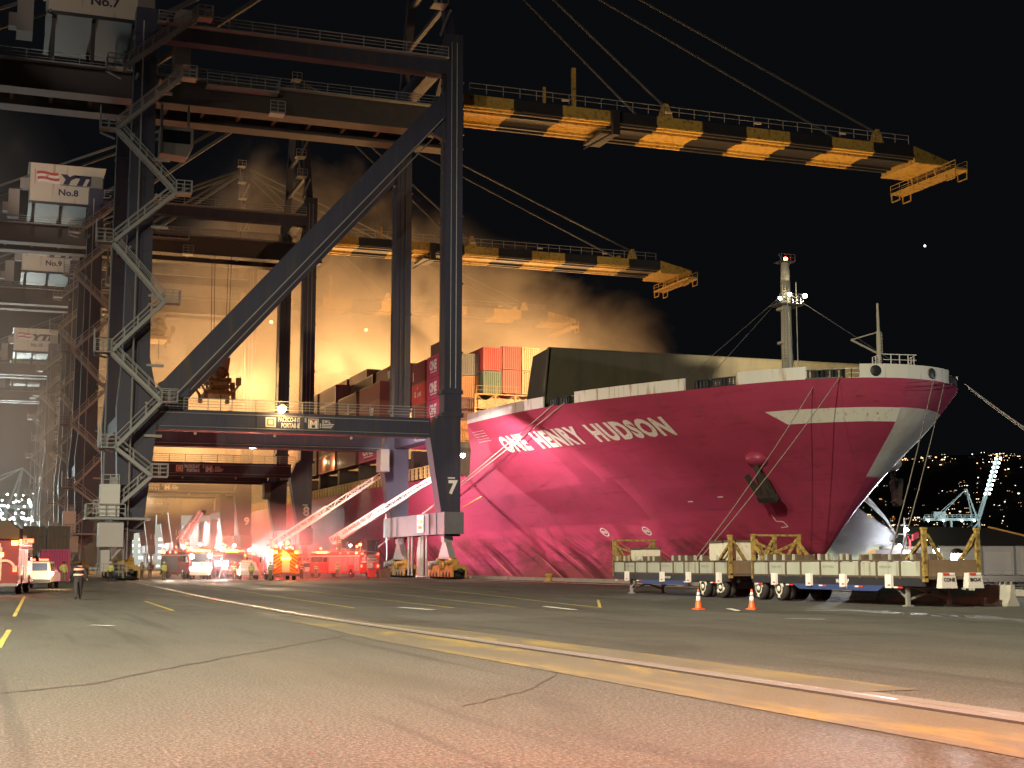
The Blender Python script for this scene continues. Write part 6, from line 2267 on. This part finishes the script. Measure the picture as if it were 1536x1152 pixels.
# ------------------------------------------------------------------ across the water on the right
ct, st = math.cos(YAW), math.sin(YAW)
def P(px, d, y=None):
    a = (px - 768) / 2130.0
    z = 0 if y is None else 1.65 + (845 - y) * d / 2130.0
    return Vector((d * (a * ct + st), d * (ct - a * st), z))
# warehouse on the far wharf
d = 420
c = P(1455, d)
t = thing('warehouse', 'white warehouse with a dark hipped roof across the water on the right', 'warehouse', (c.x, c.y, -3.6), -YAW)
MB().box(-24, 26, 0, 30, 0, 10.4).build('wall', mat('warehouse_white', (.5, .49, .45), .7, 0, .15, .2), t)
m = MB()
m.hexa([(-25, -1, 10.4), (27, -1, 10.4), (27, 31, 10.4), (-25, 31, 10.4)], [(-17, 13, 16.4), (9, 13, 16.0), (9, 17, 16.0), (-17, 17, 16.4)])
m.build('roof', mat('roof_dark', (.03, .028, .025), .8), t)
m = MB()
m.bar((9.0, 12.6, 16.2), (26.9, -1.1, 10.5), .8, .5)
m.build('roof_edge', mat('roof_edge_ochre', (.55, .30, .06), .6), t)
for x in (-21, -11, 3.5, 14):
    MB().box(x, x + 7.5, -.15, -.02, .4, 8.6).build('cladding_panel', mat('cladding_white', (.58, .56, .52), .6, 0, .1, .3), t)
for x in (2.2, 11.8):
    MB().box(x, x + .5, -.3, 0, 0, 10.4).build('downpipe', GREY, t)
lamp('warehouse_floodlight', 'SPOT', tuple(P(1400, 360) + Vector((0, 0, 16))), 60000, (1, .93, .82), 1, target=tuple(P(1480, 420)), spot=90, blend=.8)
# pier in front of it
t = thing('pier', 'low dark pier with pale edge in front of the warehouse', 'pier', tuple(P(1480, 380)), -YAW)
MB().box(-60, 40, 0, 30, -3.2, -1.6).build('deck', mat('pier_concrete', (.2, .19, .17), .8), t)
m = MB()
for k in range(24):
    m.nxt().tube((-58 + 4.1 * k, .6, -6), (-58 + 4.1 * k, .6, -3.2), .35, 7)
m.build('pile', mat('pier_pile', (.06, .05, .04), .9), t)
MB().rail([(-58, .3, -1.6), (40, .3, -1.6)], 1.3, 4, .1, 1).build('handrail', GREY, t)
# pale terminal shed behind the bow
c = P(1268, 430)
t = thing('terminal_shed', 'pale green terminal shed glimpsed under the ship bow', 'shed', (c.x, c.y, -3.6), -YAW)
MB().box(-30, 9.5, 0, 20, 0, 10.2).build('wall', mat('shed_green', (.5, .55, .40), .7, 0, .1, .3), t)
MB().box(-31, 10.5, -1.2, 21, 10.2, 11.0).build('roof', mat('shed_roof', (.32, .33, .3), .7), t)
for x in (-20, -12, -4):
    MB().box(x, x + 5, -.1, -.01, 0, 7).build('door', mat('shed_door', (.42, .46, .36), .7), t)
MB().box(5.6, 8.6, -.3, -.01, .5, 9.4).build('door', mat('shed_orange', (.6, .36, .14), .7), t)
lamp('shed_floodlight', 'SPOT', tuple(P(1290, 395) + Vector((0, 0, 12))), 60000, (.95, 1, .8), 1, target=tuple(P(1262, 430)), spot=100, blend=.8)
# barge
c = P(1455, 205)
t = thing('barge', 'black barge with a raked bow lying beyond the quay edge', 'barge', (c.x, c.y, -3.6), -YAW)
m = MB()
m.prism([(-7, 0), (4.6, 0), (6.6, 2.0), (-7, 2.0)], 'y', 0, 7)
m.build('hull', BLK, t)
m = MB().box(-7, 6.7, -.12, 7.1, 1.7, 1.85)
m.build('rubbing_strake', mat('strake_grey', (.35, .34, .32), .6), t)
m = MB()
m.rail([(-6.5, .2, 2.0), (2, .2, 2.0)], 1.0, 1.6, .07, 1)
for x in (3.2, 3.8, 4.6, 5.4):
    m.lathe((x, .4, 2.0), (0, 0, 1), [(0, .18), (.5, .18), (.55, .24), (.7, .24)], 8)
m.build('deck_fittings', WHT, t)
MB().box(-6, -1.5, 2, 5, 2.0, 3.6).build('deckhouse', GREY, t)
# fireboat with monitors and lamps
c = Vector((111.5, 158.5, -3.6))
t = thing('fireboat', 'fireboat with glaring lamps throwing water beside the bow', 'boat', tuple(c), R(25))
m = MB()
lo = [(-2.4, -8, 0), (2.4, -8, 0), (2.4, 7, 0), (0, 10, 0), (-2.4, 7, 0)]
hi = [(-3, -8.4, 2.6), (3, -8.4, 2.6), (3, 8, 3.0), (0, 12.4, 3.4), (-3, 8, 3.0)]
m.add(lo + hi, [(4, 3, 2, 1, 0), (5, 6, 7, 8, 9)] + [(i, (i + 1) % 5, 5 + (i + 1) % 5, 5 + i) for i in range(5)])
m.build('hull', mat('boat_red', (.35, .04, .04), .45), t)
m = MB()
m.box(-2.2, 2.2, -5, 4, 2.8, 5.0)
m.hexa([(-1.9, -3, 5), (1.9, -3, 5), (1.9, 3, 5), (-1.9, 3, 5)], [(-1.6, -2.6, 7.0), (1.6, -2.6, 7.0), (1.6, 2.3, 7.0), (-1.6, 2.3, 7.0)])
cb = m.build('cabin', mat('boat_cabin', (.42, .38, .40), .5), t)
for k in range(4):
    x = -1.75 + .95 * k
    MB().box(x, x + .7, -3.02 - .0, -2.78, 5.6, 6.5).build('window', GLASS, cb)
m = MB()
m.tube((0, -1, 7), (0, -1, 11.2), .12, 8)
m.bar((-1.6, -1, 9.0), (1.6, -1, 9.0), .12)
m.bar((-1.1, -1, 10.2), (1.1, -1, 10.2), .1)
for x in (-.6, .6):
    m.bar((x, -1, 7), (0, -1, 10.8), .06)
m.rail([(-2.8, -8.2, 2.7), (2.8, -8.2, 2.7)], 1, 1.4, .06, 1)
m.rail([(-2.9, -8.2, 2.7), (-2.9, 8, 3.0)], 1, 1.6, .06, 1)
m.build('lamp_mast', GREY, t)
for p, r, g_ in (((-.3, -1.5, 9.6), .26, glow('boat_lamp', (1, .97, .9), 80)), ((-3.2, -2, 7.4), .30, glow('boat_lamp_cool', (.85, .92, 1), 50)), ((-3.4, -3.4, 5.2), .26, glow('boat_lamp_cool', (.85, .92, 1), 50)), ((-4.6, -3.0, 4.9), .2, glow('boat_lamp_cool', (.85, .92, 1), 50)), ((3.6, -2, 8.3), .18, G_WHITE)):
    MB().ball(p, r, 7).build('lamp', g_, t, True)
m = MB()
m.tube((-1.2, -2.4, 7.0), (-1.2, -2.4, 8.3), .15, 8)
m.tube((-1.2, -2.4, 8.3), (-2.0, -2.6, 8.7), .12, 8, .08)
m.build('water_monitor', mat('monitor_red', (.6, .05, .05), .4), t)
m = MB()
m.prism([(1.0, 8.2), (2.6, 8.6), (2.5, 9.4), (1.1, 9.0)], 'y', -1.6, -1.4)
m.build('flag', mat('flag_red', (.6, .06, .07), .7), t)
lamp('boat_floodlight', 'SPOT', (111.0, 155.0, 8.4), 190000, (.95, .97, 1), .3, target=(88, 117, 13.5), spot=42, blend=.6)
lamp('boat_floodlight', 'POINT', (107.5, 150.4, 2.4), 5000, (.95, .97, 1), .3)
# jets of water and drifting mist, lit by the boat's lamps
JET, nt, b = node_mat('water_jet')
nt.nodes.remove(b)
vol = nt.nodes.new('ShaderNodeVolumePrincipled')
vol.inputs['Color'].default_value = (.95, .97, 1, 1)
vol.inputs['Density'].default_value = 1.6
vol.inputs['Anisotropy'].default_value = 0.2
nt.links.new(vol.outputs[0], nt.nodes['Material Output'].inputs['Volume'])
MIST, nt, b = node_mat('water_mist')
nt.nodes.remove(b)
vol = nt.nodes.new('ShaderNodeVolumePrincipled')
vol.inputs['Color'].default_value = (.92, .95, 1, 1)
vol.inputs['Density'].default_value = 0.10
nn = noise(nt, mapped(nt, (1, 1, 1.6)), .45, 4, .65)
nt.links.new(mathn(nt, 'MULTIPLY', ramp(nt, nn, [(.40, .05), (.62, 1.0)]), .42), vol.inputs['Density'])
nt.links.new(vol.outputs[0], nt.nodes['Material Output'].inputs['Volume'])
def jet(pts, rads, label, mt):
    m = MB()
    for (a, c), (r0, r1) in zip(zip(pts, pts[1:]), zip(rads, rads[1:])):
        pass
    n = 12
    vs, fs = [], []
    for i, (p, r) in enumerate(zip(pts, rads)):
        p = Vector(p)
        dd = (Vector(pts[min(i + 1, len(pts) - 1)]) - Vector(pts[max(i - 1, 0)])).normalized()
        a = dd.cross(Vector((0, 0, 1))).normalized()
        bb = a.cross(dd)
        for k in range(n):
            q = 2 * math.pi * k / n
            vs.append(p + (a * math.cos(q) + bb * math.sin(q)) * r)
    for i in range(len(pts) - 1):
        for k in range(n):
            j = (k + 1) % n
            fs.append((i * n + k, i * n + j, (i + 1) * n + j, (i + 1) * n + k))
    fs += [tuple(range(n - 1, -1, -1)), tuple(range((len(pts) - 1) * n, len(pts) * n))]
    m.add(vs, fs)
    return tag(m.build('water_jet', mt, smooth=True), label, 'water jet', 'fireboat water jets')
jet([(109.2, 155.6, 5.3), (105, 152, 7.4), (101, 149.5, 9.3), (97.5, 147.5, 10.6), (95.5, 146.5, 10.8)], [.10, .22, .38, .6, .9], 'bright white water jet rising from the fireboat to the hull', JET)
jet([(108.0, 153.5, 3.6), (103.5, 151.5, 4.4), (99, 149.5, 5.0), (95, 148, 5.2)], [.45, .6, .8, .9], 'lower bluish white water jet beside the fireboat', MIST)
o = jet([(109.4, 155.6, 5.1), (105, 153.0, 5.2), (100, 150.2, 5.3), (95, 147.4, 5.4), (90, 144.5, 5.5)], [.15, 1.35, 2.7, 4.1, 5.4], 'pale mist of spray between the fireboat and the hull', MIST)
o.name = 'water_mist'
# lit crane far across the harbour
def far_crane(label, loc, rz, raised, lit, s=1.0):
    t = thing('distant_crane', label, 'crane', loc, rz, 'far cranes across the harbour')
    M_ = mat('far_crane_paint', (.3, .36, .36), .6)
    for x in (0, 18 * s):
        for y in (0, 14 * s):
            MB().bar((x, y, 0), (x, y, 34 * s), 1.3 * s).build('leg', M_, t)
    m = MB()
    for y in (0, 14 * s):
        m.bar((0, y, 13 * s), (18 * s, y, 13 * s), 1.2 * s)
        m.bar((0, y, 13 * s), (18 * s, y, 32 * s), .8 * s)
    m.build('brace', M_, t)
    m = MB()
    for y in (5 * s, 9 * s):
        m.bar((-16 * s, y, 34 * s), (20 * s, y, 34 * s), 1.0 * s, 1.8 * s)
    m.box(-10 * s, -2 * s, 4 * s, 10 * s, 35 * s, 39 * s)
    m.rail([(-16 * s, 4 * s, 35 * s), (20 * s, 4 * s, 35 * s)], 2 * s, 3 * s, .3 * s, 1)
    m.build('girder', M_, t)
    m = MB()
    for y in (2 * s, 12 * s):
        m.bar((18 * s, y, 34 * s), (13 * s, 7 * s, 54 * s), .8 * s)
        m.bar((-8 * s, y, 35 * s), (13 * s, 7 * s, 54 * s), .5 * s)
    m.build('apex_frame', M_, t)
    e = Vector((34 * s, 7 * s, 74 * s)) if raised else Vector((66 * s, 7 * s, 35 * s))
    b0 = Vector((20 * s, 7 * s, 34 * s))
    m = MB()
    for y in (-2 * s, 2 * s):
        q = Vector((0, y, 0))
        m.bar(b0 + q, e + q, .8 * s, 1.4 * s)
        N = 10
        for k in range(N):
            m.bar(b0 + (e - b0) * (k / N) + q, b0 + (e - b0) * ((k + 1) / N) + Vector((0, -y, 0)), .35 * s)
    if not raised:
        m.bar((13 * s, 7 * s, 54 * s), b0 + (e - b0) * .6, .5 * s)
        m.bar((13 * s, 7 * s, 54 * s), e, .5 * s)
    m.build('boom', M_, t)
    if lit:
        for k in range(9):
            p = b0 + (e - b0) * (.42 + .58 * k / 8)
            for q in (-1.5, 1.5):
                MB().ball(p + Vector((q * s, -2.4 * s, 0)), 0.72 * s, 5).build('lamp', glow('far_lamp_white', (.86, 1, .97), 20), t)
        for p in ((-14, 3, 33), (-4, 3, 33), (8, 3, 33), (16, 3, 33), (18, 0, 30)):
            MB().ball(Vector(p) * s, .6 * s, 5).build('lamp', glow('far_lamp_white', (.86, 1, .97), 20), t)
    else:
        for k in range(5):
            MB().ball(b0 + (e - b0) * (.1 + .2 * k) + Vector((0, -2.4 * s, -1.5 * s)), .6 * s, 5).build('lamp', glow('far_lamp_white', (.86, 1, .97), 20), t)
    return t
c = P(1424, 800)
far_crane('far crane with its lattice boom raised and brilliantly lit', (c.x, c.y, -3), -YAW, True, True, .86)
lamp('far_crane_floodlight', 'POINT', tuple(P(1462, 770) + Vector((0, 0, 42))), 60000, (.86, 1, .97), 2)
lamp_thing('street_lamp', 'small white lamp between the trailer post and the warehouse', tuple(P(1400, 330, 826)), .75, G_WHITE)
lamp_thing('street_lamp', 'starry white lamp cluster in front of the warehouse wall', tuple(P(1431, 330, 836)), 1.5, glow('lamp_cluster', (1, 1, .97), 40))
lamp_thing('street_lamp', 'white lamp above the right end of the warehouse', tuple(P(1524, 500, 806)), 1.3, G_WARM)
# ------------------------------------------------------------------ port on the far left
c = P(35, 620)
far_crane('pale far crane with its boom lowered behind the stair tower', (c.x + 12, c.y, -3), math.pi - YAW, False, False, .85)
c = P(-20, 760)
far_crane('second pale far crane at the left edge of the port', (c.x, c.y, -3), math.pi - YAW - .1, False, False, .85)
m = MB()
rr = random.Random(21)
for i in range(230):
    px, y = rr.uniform(-60, 108), rr.choice([742, 752, 757, 763, 770, 778, 778, 779, 786, 793, 800, 812]) + rr.uniform(-2.5, 2.5)
    d = rr.uniform(380, 640)
    p = P(px, d, y)
    m.ball(p, rr.choice([.28, .35, .4, .55]) * d / 500, 4)
tag(m.build('port_lights', glow('port_light_glow', (.82, 1, .9), 14)), 'scattered greenish white floodlights of the far port', 'port lights', kind='stuff')
for k, (px, lab) in enumerate(((82, 'first'), (90, 'second'), (97, 'third'))):
    lamp_thing('port_floodlight', f'{lab} of three round white floodlights in a row left of the stair tower', tuple(P(px, 420, 739)), 1.0, glow('port_flood', (.95, 1, .95), 14), 'three floodlights in a row')
lamp_thing('port_floodlight', 'blinding greenish floodlight at the left edge of the picture', tuple(P(-14, 460, 716)), 1.8, glow('port_flood_hot', (.85, 1, .92), 60))
# terminal building with rows of lit windows under the portal beams
c = P(236, 520)
t = thing('office_building', 'distant building with rows of lit windows seen under the portal beams', 'building', (c.x, c.y, 0), -YAW)
MB().box(-11, 34, 0, 14, -2, 19).build('wall', mat('office_wall', (.3, .32, .29), .8), t)
for r in range(4):
    for k in range(6):
        MB().box(-9.6 + 3.6 * k, -7.9 + 3.6 * k, -.1, -.01, 3.2 + 2.2 * r, 4.2 + 2.2 * r).build('window', glow('office_window', (.9, 1, .9), 3.0), t)
for k in range(10):
    MB().box(-9.8 + 2.1 * k, -8.7 + 2.1 * k, -.1, -.01, .3, 1.1).build('window', glow('office_window', (.9, 1, .9), 3.0), t)
for r in range(3):
    MB().box(-9, 8, -.1, -.01, 13 + 1.8 * r, 13.7 + 1.8 * r).build('window', glow('office_window_dim', (.75, .9, .6), .35), t)

# ------------------------------------------------------------------ smoke and haze
SM, nt, b = node_mat('smoke')
nt.nodes.remove(b)
tc = nt.nodes.new('ShaderNodeTexCoord')
sep = nt.nodes.new('ShaderNodeSeparateXYZ')
nt.links.new(tc.outputs['Object'], sep.inputs[0])
na = noise(nt, mapped(nt, (1, 1, 1.2)), 0.05, 4, 0.6, 0.7)
xt = mathn(nt, 'DIVIDE', sep.outputs[0], 140.0)
ztop = ramp(nt, xt, [(0.0, .44), (0.14, .60), (0.30, .74), (0.45, .73), (0.63, .64), (0.80, .56), (0.89, .38)])
ztop = mathn(nt, 'MULTIPLY', ztop, 100.0)
edge = mathn(nt, 'ADD', mathn(nt, 'SUBTRACT', ztop, sep.outputs[2]), mathn(nt, 'MULTIPLY', mathn(nt, 'SUBTRACT', na, 0.5), 46.0))
e1 = mathn(nt, 'MINIMUM', 1.0, mathn(nt, 'MAXIMUM', 0.0, mathn(nt, 'DIVIDE', edge, 15.0)))
body = ramp(nt, noise(nt, mapped(nt, (1, .8, 1)), 0.05, 6, 0.66, 1.2), [(0.38, .04), (0.50, .42), (0.60, 1.0)])
xf = mathn(nt, 'MULTIPLY', ramp(nt, xt, [(0.09, 0.0), (0.24, 1.0)]), ramp(nt, mathn(nt, 'DIVIDE', sep.outputs[2], 40.0), [(0.25, 0.04), (0.55, 1.0)]))
dens = mathn(nt, 'MULTIPLY', mathn(nt, 'MULTIPLY', mathn(nt, 'MULTIPLY', e1, body), xf), SMOKE_D)
vol = nt.nodes.new('ShaderNodeVolumePrincipled')
vol.inputs['Color'].default_value = (.60, .55, .49, 1)
vol.inputs['Anisotropy'].default_value = 0.35
nt.links.new(dens, vol.inputs['Density'])
nt.links.new(vol.outputs[0], nt.nodes['Material Output'].inputs['Volume'])
SM.cycles.volume_step_rate = 1.0
m = MB().box(8, 124, 246, 338, -2, 92)
tag(m.build('smoke', SM), 'thick smoke drifting from the ship, lit orange from within', 'smoke', kind='stuff')
# floodlights under the third boom, burning inside the smoke
for x, y, z, lab in ((52, 287.6, 50.9, 'sodium lamp under the third boom, left one of two in the smoke'), (72, 287.6, 50.4, 'sodium lamp under the third boom, right one of two in the smoke')):
    lamp_thing('boom_lamp', lab, (x, y, z), .34, G_SOD, 'lamps under the third boom')
# added unseen lamps beyond the plume, backlighting it
for p, q, w in (((34, 352, 22), (38, 292, 42), 160000), ((62, 356, 40), (56, 292, 48), 160000), ((88, 350, 30), (80, 292, 44), 120000), ((112, 345, 30), (96, 280, 42), 120000)):
    lamp('smoke_fill_light', 'SPOT', p, w, (1.0, .50, .14), 2.5, target=q, spot=120, blend=.8)
for i, (x, y, z, w) in enumerate(((34, 272, 24, 1.0), (44, 262, 34, 1.2), (40, 290, 40, 1.0), (54, 270, 22, 1.1), (58, 262, 38, 1.0), (68, 260, 36, 1.0), (78, 264, 30, 1.0), (90, 262, 38, 1.0), (102, 266, 36, 1.6), (48, 276, 54, .25), (74, 264, 52, .35), (30, 300, 30, .8), (114, 268, 32, 1.2))):  # added points inside the plume make it glow
    lamp('smoke_fill_light', 'POINT', (x, y, z), 24000 * w, (1.0, .53, .20), 5.0)
for p, q, w in (((100, 226, 30), (96, 280, 40), 22000), ((70, 226, 30), (70, 280, 44), 16000)):  # added spots brighten the near face of the plume
    lamp('smoke_fill_light', 'SPOT', p, w, (1.0, .60, .26), 1.5, target=q, spot=120, blend=.8)

def thin_smoke(label, c, r, d, col):
    m_ = bpy.data.materials.new('thin_smoke')
    m_.use_nodes = True
    nt = m_.node_tree
    nt.nodes.remove(nt.nodes['Principled BSDF'])
    vol = nt.nodes.new('ShaderNodeVolumePrincipled')
    vol.inputs['Color'].default_value = (*col, 1)
    tc = nt.nodes.new('ShaderNodeTexCoord')
    ln = nt.nodes.new('ShaderNodeVectorMath')
    ln.operation = 'DOT_PRODUCT'
    nt.links.new(tc.outputs['Object'], ln.inputs[0])
    nt.links.new(tc.outputs['Object'], ln.inputs[1])
    fall = mathn(nt, 'MAXIMUM', 0.0, mathn(nt, 'SUBTRACT', 1.0, ln.outputs['Value']))
    wisp = ramp(nt, noise(nt, mapped(nt, (1, 1, 1.6)), 2.2, 4, 0.6, 0.8), [(0.34, .45), (0.64, 1.0)])
    nt.links.new(mathn(nt, 'MULTIPLY', mathn(nt, 'MULTIPLY', fall, wisp), d * 1.9), vol.inputs['Density'])
    vol.inputs['Anisotropy'].default_value = 0.3
    nt.links.new(vol.outputs[0], nt.nodes['Material Output'].inputs['Volume'])
    m = MB().ball((0, 0, 0), 1.0, 16)
    o = m.build('thin_smoke', m_, smooth=True)
    o.location = c
    o.scale = r
    tag(o, label, 'smoke', kind='stuff')
thin_smoke('thin grey smoke veiling the cranes and the sky on the left', (-60, 285, 14), (88, 240, 84), 0.0042, (.8, .8, .8))
thin_smoke('low mist added around the fire engines to carry their red lamp glow', (26, 166, 1), (17, 36, 8), 0.013, (.9, .85, .85))  # mist put in so the lamps show a glow
